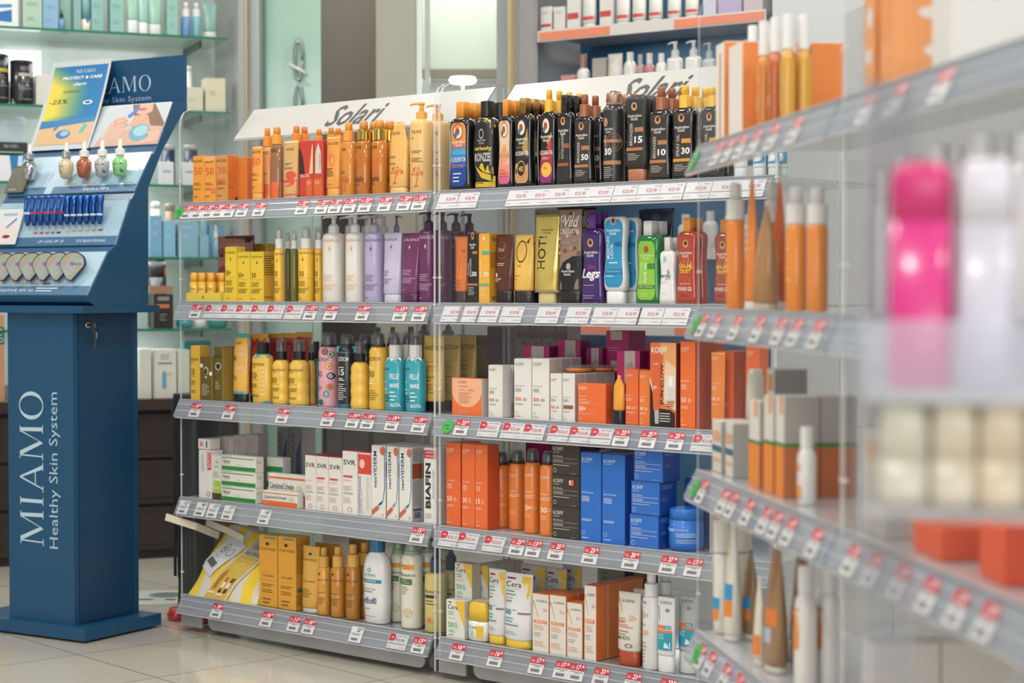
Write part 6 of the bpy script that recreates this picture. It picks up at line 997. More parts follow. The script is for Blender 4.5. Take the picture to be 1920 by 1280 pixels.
# header board behind, with the brand name
hb = [shit(346, 206)[0], shit(346, 206)[1], shit(346, 103)[1]]
mb = MB(); mb.box(-DX, 0, hb[0]-.001, hb[0]+.010, hb[1]-.01, hb[2], mat('044c78', .45, coat=.1)); ho = mb.build('header_board', stand)
p = Pr(DX, hb[2]-hb[1], hb[1], lambda x, z: hb[0]-.001, 0, -DX/2)
p.add([('S', 'MIAMO', -.26, .40, .51, .29, 'b4cce0'), ('t', 'Healthy Skin System', -.27, .19, .52, .13, '9fbad2')]); p.build(ho, 'header_lettering')
# leaflet standing in front of the picture, tall and slightly curled
lf = thing('promotion_leaflet', 'curled paper leaflet with yellow and blue offer print on the blue stand', 'leaflet', None, ST.at(0, 0, 0), ST.phi)
lx0, lx1 = -DX+.004, -DX+.222
(t0, z0), (t1, z1) = shit(297, 271), shit(325, 192); slope = (t1-t0)/(z1-z0); zt = z0+(z1-z0)*2.18
def leafp(X, Z):
    f = (Z-z0)/(zt-z0); return t0-.008+(Z-z0)*slope*(1-.42*max(0, f-.35))-.006*math.sin(math.pi*f)
mb = MB(); NN = 12
for side, o in ((0, 0), (1, .0008)):
    for j in range(NN):
        za, zb = z0+(zt-z0)*j/NN, z0+(zt-z0)*(j+1)/NN; q = [(lx0, leafp(0, za)+o, za), (lx1, leafp(0, za)+o, za), (lx1, leafp(0, zb)+o, zb), (lx0, leafp(0, zb)+o, zb)]
        mb.face(q if not side else q[::-1], mat('cdd3d6', .25, coat=.6))
mb.build('leaflet_sheet', lf)
p = Pr(lx1-lx0, zt-z0, z0, leafp, 1, (lx0+lx1)/2, zs=24); p.k = 6
def hb_(x0, a, x1, b, c, n=14):      # horizontal slices so that the print follows the curl
    return [('q', x0, a+(b-a)*i/n, x1, a+(b-a)*(i+1)/n, c) for i in range(n)]
def mixc(a, b, t): return ''.join('%02x' % round(int(a[i:i+2], 16)*(1-t)+int(b[i:i+2], 16)*t) for i in (0, 2, 4))
IT = []
for i in range(26):
    a, b = .3+.64*i/26, .3+.64*(i+1)/26; f = i/25
    for j in range(16):
        xa, xb = -.44+.9*j/16, -.44+.9*(j+1)/16; g = j/15
        IT.append(('q', xa, a, xb+.002, b+.001, mixc('ead23c', '0a78b8', min(1, max(0, (g*1.6-.25)+max(0, f-.62)*2.4+max(0, .12-f)*5)))))
IT += hb_(-.44, .06, .46, .3, 'd9b284', 8)+[('p', [(-.44, .24), (.46, .3), (.46, .33), (-.44, .33)], '1478b0'), ('e', .0, .17, .12, .05, '3c78b8'), ('e', .02, .18, .07, .03, '8cc4dc'), ('p', [(-.2, .22), (-.15, .22), (-.06, .32), (-.11, .33)], '1f78b8'), ('p', [(.25, .18), (.32, .18), (.37, .27), (.3, .28)], '58b8b0'),
  ('S', 'MIAMO', -.06, .86, .32, .04, 'e4eef4'), ('t', 'PROTECT & CARE', -.26, .79, .66, .035, 'eef4f6', dict(b=2)), ('t', 'days', -.06, .71, .22, .045, 'eef4f6', dict(s=.35, b=1)), ('t', '-25%', -.4, .52, .32, .05, '2a3c28', dict(s=.2)), ('l', -.2, .66, .3, 2, '5a6a3c', .015), ('o', .26, .52, .08, .025, .4, 'dfeaf0')]
p.add(IT); p.build(lf, 'leaflet_print')
# testers on the panels
def tester(name, label, cat, group, at, fx, fz, ang, off=0, tilt=.85, sc_=1):
    p_ = at(fx, fz, off); o = thing(name, label, cat, group, (0, 0, 0), 0)
    w_ = ST.at(p_.x, p_.y, p_.z); o.location = w_; o.rotation_euler = (-ang*tilt, 0, ST.phi); o.scale = (sc_,)*3; return o
G = 'glass dropper testers on the upper tray'
for fx, c, cl, lb in ((-.335, 'c8ccd0', 'c8ccd0', 'mirror silver dropper bottle at the outer end of the tray'), (-.04, 'd8c8a4', 'b8bcc0', 'beige dropper bottle with silver collar on the tray'), (.1, 'b06038', WHT, 'terracotta brown dropper bottle on the tray'), (.24, 'b4b8b4', WHT, 'grey dropper bottle with navy edge on the tray'), (.375, '86cc7c', WHT, 'light green dropper bottle with navy edge on the tray')):
    o = tester('dropper_bottle', lb, 'dropper bottle', G, at1, fx, .30, an1, .012, .06, 1.38)
    secs = [(0, .004, .004), (.003, .0105, .0105), (.02, .0145, .0135), (.030, .0145, .0135), (.036, .008, .008), (.041, .0065, .0065)]
    metal = c == 'c8ccd0'
    body(o, secs, c, [] if metal else [('t', 'MIAMO', -.44, .52, .6, .08, mixc(c, '202020', .6)), ('l', -.44, .42, .55, 4, mixc(c, '202020', .45), .06)]+([('r', .3, .2, .42, .6, '1a5a9a')] if c in ('b4b8b4', '86cc7c') else []), metal=.95 if metal else 0, rough=.08 if metal else .15, h=.041)
    mb = MB(); ribbed(mb, .040, .052, .0085, mat('b8bcc0' if cl != WHT else WHT, .3, .8 if cl != WHT else 0)); mb.loft([(.052, .006, .006), (.055, .004, .004), (.066, .0036, .0036), (.069, .002, .002)], mat('e8e6de', .5), 12); mb.build('dropper', o)
G = 'blue lip tube testers on the middle tray'
for i in range(6):
    fx = -.2+.052*i; o = tester('lip_tube', 'small blue lip tube with '+['a pale band, outermost', 'a dark pink band, second', 'a crimson band, third', 'a coral band and bright shine, fourth', 'a brick band, fifth', 'a deep red band, nearest the slim sticks'][i], 'lip tube', G, at2, fx, .42, an2, .010, .1, 1.45)
    body(o, [(0, .003, .003), (.01, .0062, .006), (.03, .0085, .007), (.05, .0095, .0035), (.054, .0098, .0012, 3)], '1a5cae', [('r', -.5, .38, .5, .46, ['c8dcec', 'b83040', 'b02858', 'c83c48', 'a83c40', '902038'][i]), ('v', 'MIAMO', -.12, .56, .24, .3, '8ab0dc')], metal=.6, rough=.22, name='tube_body', h=.054)
G = 'slim metallic blue sticks on the middle tray'
for i in range(6):
    fx = .112+.05*i; o = tester('slim_stick', 'slim metallic blue stick with pale ring, '+['beside the lip tubes', 'second of six', 'third of six', 'fourth of six', 'fifth of six', 'last towards the stand edge'][i], 'cosmetic stick', G, at2, fx, .42, an2, .010, .1, 1.4)
    body(o, [(0, .002, .002), (.008, .0056, .0056), (.052, .0066, .0066), (.053, .006, .006)], '1458a8', [('r', -.5, .3, .5, .37, 'c8dcec')], metal=.8, rough=.18, name='stick_body', h=.053)
G = 'iridescent disc testers on the lower tray'
disc = bpy.data.materials.new('iridescent_film'); disc.use_nodes = True; nt = disc.node_tree; bs = nt.nodes['Principled BSDF']
nz = nt.nodes.new('ShaderNodeTexNoise'); nz.inputs['Scale'].default_value = 40; cr_ = nt.nodes.new('ShaderNodeValToRGB'); tc = nt.nodes.new('ShaderNodeTexCoord')
nt.links.new(tc.outputs['Object'], nz.inputs['Vector']); nt.links.new(nz.outputs['Fac'], cr_.inputs['Fac'])
el = cr_.color_ramp.elements; el[0].position = .3; el[0].color = lin('b8a8d4'); el[1].position = .72; el[1].color = lin('9cc8d8')
for ps, cc in ((.42, 'd8c8d8'), (.5, 'a8d8b8'), (.6, 'e0b8a0')): e_ = el.new(ps); e_.color = lin(cc)
nt.links.new(cr_.outputs['Color'], bs.inputs['Base Color']); bs.inputs['Metallic'].default_value = .55; bs.inputs['Roughness'].default_value = .22
for i in range(6):
    fx = -.17+.105*i; o = tester('compact_disc', 'shell shaped iridescent compact, '+['outermost, cut by the picture edge', 'second of the row', 'third of the row', 'fourth of the row', 'fifth of the row, with blue glint', 'nearest the stand edge, fully visible'][i], 'compact', G, at3, fx, .30, an3, .008, .5, 1.2); o.rotation_euler[2] += .22
    mb = MB(); R = .032; n_ = 18; pts = [(R*.95*math.cos(math.pi*(1.08-1.16*k/n_)), .034+R*.8*math.sin(math.pi*(1.08-1.16*k/n_))) for k in range(n_+1)]+[(.004, -.004), (-.006, -.002)]
    mb.rings([[(x, -.0, z) for x, z in pts], [(x, -.006, z) for x, z in pts]], mat('3c4c78', .3, .5), sm=False); 
    mb.f[-1:] = []; mb.m[-1:] = []; mb.smooth[-1:] = []
    mb.face([(x*.93, -.0066, .022+(z-.022)*.93) for x, z in pts], disc); mb.face([(x, -.006, z) for x, z in pts], mat('3c4c78', .3, .5)); mb.build('compact_body', o)
    p = Pr(.06, .06, 0, lambda x, z: -.0066); p.add([('t', 'MIAMO', -.05, .5, .42, .08, '4a4a70')]); p.build(o)
# metal flap box and white lip leaflet at the outer left of the trays
o = tester('foil_card', 'grey gold metallic card leaning on the upper tray', 'card', None, at1, -.43, .02, an1, .006)
mb = MB(); mb.box(-.035, .035, -.003, 0, .0, .082, mat('8c8a80', .3, .7)); mb.build('card_sheet', o); p = Pr(.07, .082, 0, lambda x, z: -.003); p.add([('g', .44, 0, .5, 1, 'c8a850'), ('g', -.5, .96, .5, 1, 'b89c50'), ('r', -.3, .08, .1, .13, '8aa8a8')]); p.build(o)
o = tester('photo_card', 'white card with a pale face photo on the middle tray', 'card', None, at2, -.37, .02, an2, .006)
mb = MB(); mb.box(-.05, .05, -.002, 0, 0, .1, mat('d8dce0', .4)); mb.build('card_sheet', o); p = Pr(.1, .1, 0, lambda x, z: -.002); p.add([('e', .05, .3, .4, .28, 'e4d4d0'), ('e', .1, .22, .14, .05, '8a2c40'), ('p', [(0, .5), (.3, .75), (.34, .7), (.05, .44)], '8098b8'), ('r', -.2, .82, .3, .88, '9ab8c8')]); p.build(o)
# =============================================================== the out of focus unit on the right, and the one beyond it
gondola('clear acrylic shelving unit standing out of focus at the right', C, WC, (1, 2, 3, 4), far=False)
gondola('clear acrylic shelving unit nearest the camera on the right', D_, WD, (1, 2, 3, 4), far=False)
U = C; W1 = 'e8e4dc'; OR = 'f08a34'
def bl(c1, c2): return [('r', -.4, .2, .4, .28, c1), ('r', -.4, .6, .4, .8, c2)]
K('carton', U, 1, 1342, 1358, 86, 'white carton with orange side, first on the blurred top shelf', 'lotion_carton', 'carton', W1, d=.045, v=.02, side='f2883a', prints=[('r', -.1, .02, .1, .9, 'e8a070'), ('r', -.5, .02, .4, .06, 'd85030')], sprints=[('l', -.3, .8, .6, 10, 'f8b888', .05)], rows=3, short='orange sided carton')
K('carton', U, 1, 1366, 1392, 90, 'white and orange carton behind the first blurred carton', 'lotion_carton', 'carton', 'e8e2d8', d=.05, v=.02, side='f28c3a', rows=3, short='orange sided carton')
for i, (a, b, t, c) in enumerate(((1400, 1414, 112, 'e08a20'), (1420, 1436, 104, 'd8841c'), (1441, 1458, 98, 'c4601c'), (1464, 1482, 92, 'd8a02c'))):
    K('bottle', U, 1, a, b+9, t-64, ['gold bottle with white cap in the blurred group, furthest', 'gold bottle with white cap, second of the blurred group', 'rust brown bottle with white cap, third of the blurred group', 'bright gold bottle with white cap, last of the blurred group'][i], 'oil_bottle', 'bottle', c, 'ecebe8', k=.8, cy=t, v=.03, cr=.6, rough=.15, prints=[('t', '30', -.25, .3, .5, .16, 'f0c890')], rows=2, short='gold bottle')
K('spray', U, 2, 1362, 1396, 344, 'blurred orange bottle with white head, outermost', 'sun_spray', 'spray bottle', 'f28a24', 'e8e4de', k=.8, cy=412, v=.02, prints=[('l', -.3, .6, .6, 4, 'f8c898', .06)], short='orange spray')
K('tube', U, 2, 1396, 1424, 336, 'blurred tall orange tube beside the brown cone', 'sun_tube', 'tube', 'f28a24', 'e8e2d8', k=.6, cy=565, v=.03, tw=.4, prints=[('l', -.3, .6, .6, 4, 'f8c898', .06)], short='orange tube')
K('tube', U, 2, 1448, 1476, 340, 'blurred dark orange tube behind the brown cone', 'sun_tube', 'tube', 'e0641a', 'e8e2d8', k=.6, cy=565, v=.06, tw=.4, short='orange tube')
K('spray', U, 2, 1514, 1548, 352, 'blurred orange bottle with white head at the clear panel', 'sun_spray', 'spray bottle', 'f08c2a', 'e8e4de', k=.8, cy=420, v=.02, short='orange spray')
K('tube', U, 2, 1412, 1462, 385, 'blurred brown cone shaped tube between orange products', 'sun_tube', 'tube', 'b0804c', 'c8b8a0', k=.7, cy=572, v=.02, tw=.3, prints=[('l', -.4, .6, .6, 5, 'd8b088', .05)], short='brown cone tube')
K('spray', U, 2, 1416, 1446, 346, 'blurred orange spray with white head behind the cone', 'sun_spray', 'spray bottle', 'e8842c', 'e8e4de', k=.8, cy=420, v=.1, short='orange spray')
K('spray', U, 2, 1474, 1512, 350, 'blurred orange bottle with white head near the panel', 'sun_spray', 'spray bottle', 'f28f26', 'e8e4de', k=.8, cy=420, v=.02, prints=[('l', -.3, .7, .6, 6, 'f8c080', .07)], rows=2, short='orange spray')
K('carton', U, 3, 1335, 1352, 786, 'blurred white carton with teal band, outermost on its shelf', 'cream_carton', 'carton', 'e4ddd0', d=.05, v=.02, side='aaa8a4', prints=bl('e8b080', 'e0a888')+[('r', -.5, .4, .5, .52, '3a6a84')], sprints=[('r', -.5, .88, .5, .95, '9cc0cc'), ('r', -.5, .5, .5, .54, '9cc0cc')], rows=2, short='teal band carton')
K('carton', U, 3, 1360, 1374, 790, 'blurred white carton with teal band beside the outermost one', 'cream_carton', 'carton', 'e4dccd', d=.055, v=.02, side='aaa8a4', prints=bl('e8b080', 'e0a888')+[('r', -.5, .4, .5, .52, '3a6a84')], short='teal band carton')
K('stick', U, 3, 1378, 1412, 688, 'blurred white rounded bottle rising above the cartons', 'cream_bottle', 'bottle', 'e6e2da', 'e2dccf', k=.9, cy=850, v=.06, prints=[('r', -.4, .62, .4, .68, '2c5878')], short='white rounded bottle')
for i, (a, b, t) in enumerate(((1404, 1424, 748), (1432, 1450, 740), (1454, 1470, 740))):
    K('carton', U, 3, a, b, t, ['blurred white carton with green line over orange, first', 'blurred white carton with green line over orange, middle', 'blurred white carton with green line over orange, last'][i], 'sun_carton', 'carton', 'e6e2d8', d=.05, v=.02, side='b4aca4', prints=[('r', -.5, .0, .5, .5, 'f28a1e'), ('r', -.5, .5, .5, .54, '3c8a3c'), ('r', .0, .82, .3, 1, 'f0a870')], sprints=[('r', -.5, 0, .5, .5, 'c87040'), ('r', -.5, .5, .5, .54, '3c8a3c')], rows=2, short='green line carton')
K('carton', U, 3, 1437, 1452, 690, 'blurred small carton lying on the green line cartons', 'sun_carton', 'carton', 'e0dccf', d=.05, v=.07, side='9a9894', lift=.0, prints=[('r', -.3, .8, .3, .95, 'e89868')], short='small carton')
K('bottle', U, 3, 1496, 1530, 800, 'blurred white bottle with orange square near the clear panel', 'sun_bottle', 'bottle', 'e8e5e0', 'eae8e4', k=.7, cy=840, v=.02, prints=[('r', -.3, .1, .3, .34, 'f0a040'), ('r', -.2, .6, .2, .72, 'e89860')], short='orange square bottle')
BB = lambda: [('r', -.45, .16, .45, .3, 'ee8a28'), ('r', -.45, .3, .45, .44, '2a9cd0'), ('l', -.3, .8, .5, 3, 'e8b070', .06)]
K('bottle', U, 4, 1322, 1356, 968, 'blurred white bottle with blue and orange bands, first', 'cream_bottle', 'bottle', 'e6e2d6', 'e8e5dc', k=.8, cy=1024, v=.02, cr=.8, sh=.06, prints=BB(), rows=2, short='banded bottle')
K('tube', U, 4, 1357, 1392, 970, 'blurred cream tube with blue and orange bands, second', 'cream_tube', 'tube', 'e6dfd0', 'e2ddd0', k=.7, cy=1196, v=.02, tw=.5, prints=BB(), short='banded tube')
K('tube', U, 4, 1390, 1426, 1030, 'blurred brown tube with blue and orange bands', 'cream_tube', 'tube', 'a07a50', 'd8d0c0', k=.7, cy=1206, v=.05, tw=.4, prints=BB(), short='banded brown tube')
K('tube', U, 4, 1412, 1436, 1080, 'blurred narrow cream tube with orange foot', 'cream_tube', 'tube', 'e4dccb', 'e0dacb', k=.7, cy=1240, v=.015, tw=.3, prints=[('r', -.5, .05, .5, .3, 'ee8a28')], short='narrow tube')
K('tube', U, 4, 1432, 1480, 1030, 'blurred wide brown tube with orange and pale blue bands', 'cream_tube', 'tube', 'a37c54', 'dcd4c4', k=.6, cy=1262, v=.02, tw=.9, prints=[('r', -.45, .35, .45, .5, 'e87c28'), ('r', -.45, .2, .3, .33, 'b4c0cc'), ('p', [(.0, .8), (.2, .8), (.1, .95)], 'd87030')], rows=2, short='wide brown tube')
K('bottle', U, 4, 1490, 1532, 1060, 'blurred white bottle with tall orange block', 'sun_bottle', 'bottle', 'e9e5de', 'ece9e4', k=.7, cy=1110, v=.02, prints=[('r', -.4, .45, .3, .85, 'f08c1c')], rows=2, short='orange block bottle')
# ---- the nearest unit
U = D_
K('carton', U, 1, 1588, 1606, -40, 'very blurred orange and white patterned carton on the near top shelf', 'pattern_carton', 'carton', 'f0a05c', d=.06, v=.02, side='ee9a58', prints=[('e', 0, .3, .3, .06, 'e8e0d8'), ('e', .1, .6, .3, .08, 'e8e0d8')], sprints=[('e', -.2, .2, .1, .05, 'e8e0dc'), ('e', .2, .5, .12, .04, 'a8a0c0'), ('e', -.1, .7, .1, .05, 'e8e0dc')], short='pattern carton')
K('carton', U, 1, 1650, 1676, -60, 'very blurred plain orange carton on the near top shelf', 'pattern_carton', 'carton', 'ee9448', d=.07, v=.02, side='f0a05c', sprints=[('e', .2, .3, .2, .05, 'e8e0d8'), ('e', .1, .6, .2, .05, 'e8e0d8')], rows=2, short='orange carton')
K('carton', U, 1, 1748, 1784, -100, 'very blurred white carton with small orange squares', 'pattern_carton', 'carton', 'e2e0da', d=.10, v=.02, side='e4e2dc', sprints=[('r', -.4, .55, -.2, .62, 'ee8a48'), ('r', -.1, .55, .05, .62, 'ee8a48')], short='white carton')
for i, (a, b, t, c) in enumerate(((1580, 1612, 330, 'd8dfe2'), (1622, 1658, 300, 'cfdbe0'), (1672, 1712, 290, 'e4e2e4'), (1730, 1790, 270, 'e6e2de'), (1806, 1880, 250, 'ece6de'), (1890, 1970, 250, 'e6e2e6'))):
    K('bottle', U, 2, a, b, t, ['pale blue grey bottle, furthest of the near second shelf', 'pale blue bottle, second of the near second shelf', 'white bottle behind the pink one', 'warm white bottle behind the pink one', 'cream white bottle behind the lilac one', 'white bottle at the picture edge'][i], 'pale_bottle', 'bottle', c, 'e6e6e4', k=.7, cy=t+50, v=.03, rows=2, short='pale bottle')
K('carton', U, 3, 1598, 1640, 800, 'very blurred pale carton with orange spots on the near shelf', 'pale_carton', 'carton', 'd8d0c4', d=.08, v=.02, side='d4cabd', prints=[('r', -.3, .7, .1, .9, 'eab080')], sprints=[('r', -.2, .7, .0, .9, 'eab080'), ('r', .2, .7, .35, .9, 'e8a878')], rows=2, short='pale carton')
K('carton', U, 3, 1712, 1764, 975, 'very blurred orange red carton on the near shelf', 'red_carton', 'carton', 'e85c34', d=.09, v=.02, side='ee6440', rows=2, short='orange red carton')
K('carton', U, 3, 1836, 1884, 975, 'very blurred orange red carton at the picture edge', 'red_carton', 'carton', 'ea5a2c', d=.1, v=.02, side='e8542c', rows=2, short='orange red carton')
K('carton', U, 4, 1570, 1592, 1170, 'very blurred white carton with orange end on the lowest visible shelf', 'low_carton', 'carton', 'dcd6cc', d=.08, v=.02, side='e0d8cc', prints=[('r', -.4, 0, .4, .6, 'e89048')], rows=2, short='low carton')
# ---- pale counter display right in front: pink and lilac bottles on a cream box
N0 = onfloor(1622, 1.19); near = Unit(N0, (.9, -.43)); WHERE[(near, 1)] = 'on the small display by the camera'
E_ = near
sh_z = EYE-(742-545)/F*1.12
r = thing('counter_display', 'narrow display column with cream front holding pink and lilac bottles', 'display', None, E_.at(0, 0, 0), E_.phi)
lo_z = EYE-(972-545)/F*1.12
mb = MB(); mb.box(0, .14, 0, .14, .0, .03, mat('cfc4b4', .5)); mb.build('display_base', r)
mb = MB(); mb.box(.0, .14, .0, .14, lo_z-.006, lo_z-.0005, BOARD); mb.build('shelf', r)
mb = MB(); mb.box(.0, .14, .0, .14, sh_z-.008, sh_z-.001, BOARD); mb.build('shelf', r)
mb = MB(); mb.box(-.003, .143, -.004, -.001, sh_z-.002, sh_z+.045, clear('thin_acrylic', (.95, .96, .98), (.7, .7, .76), .18)); mb.build('front_rail', r)
for x in (-.004, .141):
    mb = MB(); mb.box(x, x+.003, 0, .14, .03, sh_z+.2, clear('thin_acrylic', (.95, .96, .98), (.7, .7, .76), .18)); mb.build('side_panel', r)
SH_near = sh_z
def Kn(*a, **k): return put(*a, **k)
WHERE[(E_, sh_z)] = 'on the small display by the camera'
K('stick', E_, sh_z, 1670, 1786, 305, 'magenta pink bottle with round shoulders, very close and blurred', 'pink_bottle', 'bottle', 'e8308c', 'dc2478', k=.6, cy=414, v=.012, rough=.25, short='pink bottle')
K('stick', E_, sh_z, 1800, 1905, 300, 'pale lilac white bottle very close beside the pink one', 'lilac_bottle', 'bottle', 'd8d2e0', 'e4e0ea', k=.6, cy=420, v=.012, short='lilac bottle')
for i, (a, b, c) in enumerate(((1648, 1744, 'dcd6c0'), (1746, 1834, 'dfd4ba'), (1838, 1925, 'e2d0b2'))):
    WHERE[(E_, lo_z)] = 'in the lower part of the small display'
    K('stick', E_, lo_z, a, b, 756, ['cream bottle under the pink one, outermost and palest', 'cream bottle under the clear rail, in the middle', 'peach cream bottle under the lilac one'][i], 'cream_bottle', 'bottle', c, c, k=.6, cy=860, v=.012, rows=2, short='cream bottle')
# =============================================================== the room
def struct(o): o['kind'] = 'structure'; return o
# glossy pale floor tiles laid on the diagonal
fm = bpy.data.materials.new('glossy_floor_tile'); fm.use_nodes = True; nt = fm.node_tree; bs = nt.nodes['Principled BSDF']
tc = nt.nodes.new('ShaderNodeTexCoord'); mp = nt.nodes.new('ShaderNodeMapping'); br = nt.nodes.new('ShaderNodeTexBrick')
G0 = onfloor(141.7, EYE*F/(1230-545))
mp.vector_type = 'TEXTURE'; mp.inputs['Location'].default_value = (G0.x, G0.y, 0); mp.inputs['Rotation'].default_value = (0, 0, math.radians(42)); mp.inputs['Scale'].default_value = (.357, .357, 1)
br.offset = 0; br.inputs['Scale'].default_value = 1; br.inputs['Brick Width'].default_value = 1; br.inputs['Row Height'].default_value = 1; br.inputs['Mortar Size'].default_value = .0042; br.inputs['Mortar Smooth'].default_value = .1
br.inputs['Color1'].default_value = lin('cdc6b6'); br.inputs['Color2'].default_value = lin('d0cabb'); br.inputs['Mortar'].default_value = lin('5a544a')
nz = nt.nodes.new('ShaderNodeTexNoise'); nz.inputs['Scale'].default_value = 3; mx = nt.nodes.new('ShaderNodeMixRGB'); mx.blend_type = 'MULTIPLY'; mx.inputs[0].default_value = .12
L = nt.links.new; L(tc.outputs['Object'], mp.inputs['Vector']); L(mp.outputs[0], br.inputs['Vector']); L(tc.outputs['Object'], nz.inputs['Vector']); L(br.outputs['Color'], mx.inputs[1]); L(nz.outputs['Color'], mx.inputs[2]); L(mx.outputs[0], bs.inputs['Base Color'])
bs.inputs['Roughness'].default_value = .16; bs.inputs['Coat Weight'].default_value = .3
mb = MB(); mb.face([(-5, -3, 0), (5, -3, 0), (5, 10, 0), (-5, 10, 0)], fm); struct(mb.build('floor'))
mb = MB(); mb.face([(-5, -3, CEIL), (-5, 10, CEIL), (5, 10, CEIL), (5, -3, CEIL)], mat('e6e6e2', .8)); struct(mb.build('ceiling'))
WALL = mat('e0e0dc', .7)
mb = MB(); mb.box(-5.1, -5, -3, 10, 0, CEIL, WALL); struct(mb.build('wall_left'))
mb = MB(); mb.box(5, 5.1, -3, 10, 0, CEIL, WALL); struct(mb.build('wall_right'))
mb = MB(); mb.box(-5, 5, 10, 10.1, 0, CEIL, WALL); struct(mb.build('wall_back'))
for i, (x, y) in enumerate(LAMPS):
    t = thing('ceiling_lamp', '', 'lamp', 'round ceiling lamps', (x, y, CEIL), 0)
    t['label'] = 'round white recessed ceiling lamp, ' + ['over the front floor by the left wall', 'over the camera side of the blue stand', 'over the near blurred unit', 'above the left cabinet front', 'above the Solari units', 'above the right side of the room', 'above the left glass shelves', 'before the sliding doors', 'before the right wall shelves', 'at the back of the right side', 'behind the camera on the left', 'behind the camera on the right'][i]
    mb = MB(); mb.rings([[(.2*s*math.cos(2*math.pi*k/28), .2*s*math.sin(2*math.pi*k/28), z) for k in range(28)] for s, z in ((1, 0), (1, -.03), (.9, -.045))], mat('e8e8e6', .4), cap1=False, cap0=False); mb.build('lamp_housing', t)
    mb = MB(); mb.face([(.18*math.cos(2*math.pi*k/28), .18*math.sin(2*math.pi*k/28), -.04) for k in range(28)][::-1], mat('fff6e8', .5, emit=6)); mb.build('diffuser', t)
# ---- wall line at the left: cabinet with glass shelves
L0 = onfloor(-30, F*EYE/(1066.5-545)); L1 = onfloor(300, F*EYE/(1048-545)); LW = Unit(L0, L1-L0)
def lu(px, v=0): return LW.hit(px, 600, v)[0]
x_end = lu(446); GX = [.0, x_end]
dk = mat('2e2320', .45, coat=.2, bump=60)
cab = thing('wall_cabinet', 'tall grey wall cabinet with glass shelves over dark brown drawers', 'cabinet', None, LW.at(0, 0, 0), LW.phi)
mb = MB(); mb.box(-.5, x_end, .30, .33, .56, 2.4, mat('b4bdb8', .3, coat=.5)); mb.build('back_panel', cab)
mb = MB(); mb.box(x_end, x_end+.02, -.02, .33, .0, 2.4, mat('a3a7a3', .5)); mb.build('side_panel', cab)
zc_ = .52; de = lu(640)
mb = MB(); mb.box(-.5, x_end-.001, -.02, .29, zc_-.035, zc_, mat('3a2c28', .35, coat=.3)); mb.build('counter_top', cab)
mb = MB(); mb.box(-.5, x_end-.001, .012, .29, .0, zc_-.036, mat('241c1a', .6)); mb.build('drawer_case', cab)
for j, (z0, z1) in enumerate(((.03, .17), (.18, .32), (.33, .47))):
    for xa, xb in ((-.5, lu(18)-.003), (lu(18), lu(240)), (lu(240)+.003, x_end-.004)):
        mb = MB(); mb.box(xa, xb, 0, .012, z0, z1, dk); mb.box(xa+.03, xb-.03, -.003, 0, z0+.02, z1-.02, dk); mb.build('drawer', cab)
LZ = {}
for j, py in enumerate((66, 206, 346, 482, 616)):
    z = EYE+(545-py)/F*LW.view(lu(300), 0)[0]; LZ[j+1] = z; g1 = x_end-.02 if j else x_end-.03
    mb = MB(); mb.box(-.5, g1, .0, .29, z-.008, z, GLASS); mb.box(-.5, g1, -.0015, 0, z-.008, z, GEDGE); mb.build('glass_shelf', cab)
    mb = MB(); mb.box(lu(384), lu(384)+.008, .06, .3, z-.03, z-.0085, mat('5c6462', .4, .6)); mb.build('shelf_bracket', cab)
mb = MB(); mb.box(lu(-28), lu(104), .262, .29, LZ[2]+.10, LZ[2]+.2, mat('f4f8fb', .5, emit=1.3)); mb.build('light_strip', cab)
for j in (1, 2, 3, 4, 5):
    p_ = LW.at(lu(200), .14); area('cabinet_shelf_light', (p_.x, p_.y, LZ[j]-.012), .5, 1.1, (.97, 1, 1), (0, 0, LW.phi), .16)
for s in LZ: WHERE[(LW, LZ[s])] = f'on glass shelf {s} of the wall cabinet'; 
nmz = {1: 'highest glass shelf', 2: 'second glass shelf', 3: 'third glass shelf', 4: 'fourth glass shelf', 5: 'lowest glass shelf'}
for s in LZ: WHERE[(LW, LZ[s])] = 'on the '+nmz[s]
WHERE[(LW, zc_)] = 'on the dark counter'
def Q(kind, s, x0, x1, top, label, name, cat, c, cap=WHT, **k):
    z = LZ[s] if s in LZ else zc_
    k.setdefault('short', 'item'); return K(kind, LW, z, x0, x1, top, label, name, cat, c, cap, **k)
SG = '9fbfb0'; TL = '7fb3ac'; PR_ = [('t', 'AURA', -.3, .7, .6, .05, '6a8c84'), ('l', -.3, .5, .6, 2, '7a9c94', .04), ('l', -.3, .2, .6, 2, '7a9c94', .04)]
Q('carton', 1, -28, 34, -60, 'white box with blue wave print at the left end of the highest shelf', 'skin_carton', 'carton', 'e4e8ea', d=.05, prints=[('p', [(-.5, .1), (.3, .08), (.3, .3), (-.5, .2)], '1d70b8'), ('p', [(-.5, .3), (.3, .34), (.3, .4), (-.5, .36)], '2a90c8')])
Q('carton', 1, 42, 79, -40, 'pale green box beside the white box on the highest shelf', 'skin_carton', 'carton', 'a8c8b4', d=.05, side='7c9484', prints=PR_)
Q('carton', 1, 80, 109, -30, 'light blue box between green ones on the highest shelf', 'skin_carton', 'carton', '84b0d4', d=.05, prints=PR_)
Q('drop', 1, 109, 122, 19, 'tiny dark capped bottle with blue label on the highest shelf', 'serum_bottle', 'bottle', '5a96c0', '20242c', cy=33, v=.01)
Q('carton', 1, 113, 133, -50, 'pale green box behind the tiny dark capped bottle', 'skin_carton', 'carton', '9cc4b4', d=.05, v=.06, side='5c8880')
Q('carton', 1, 137, 152, -40, 'teal grey box left of the white footed bottle', 'skin_carton', 'carton', '84b0ac', d=.05)
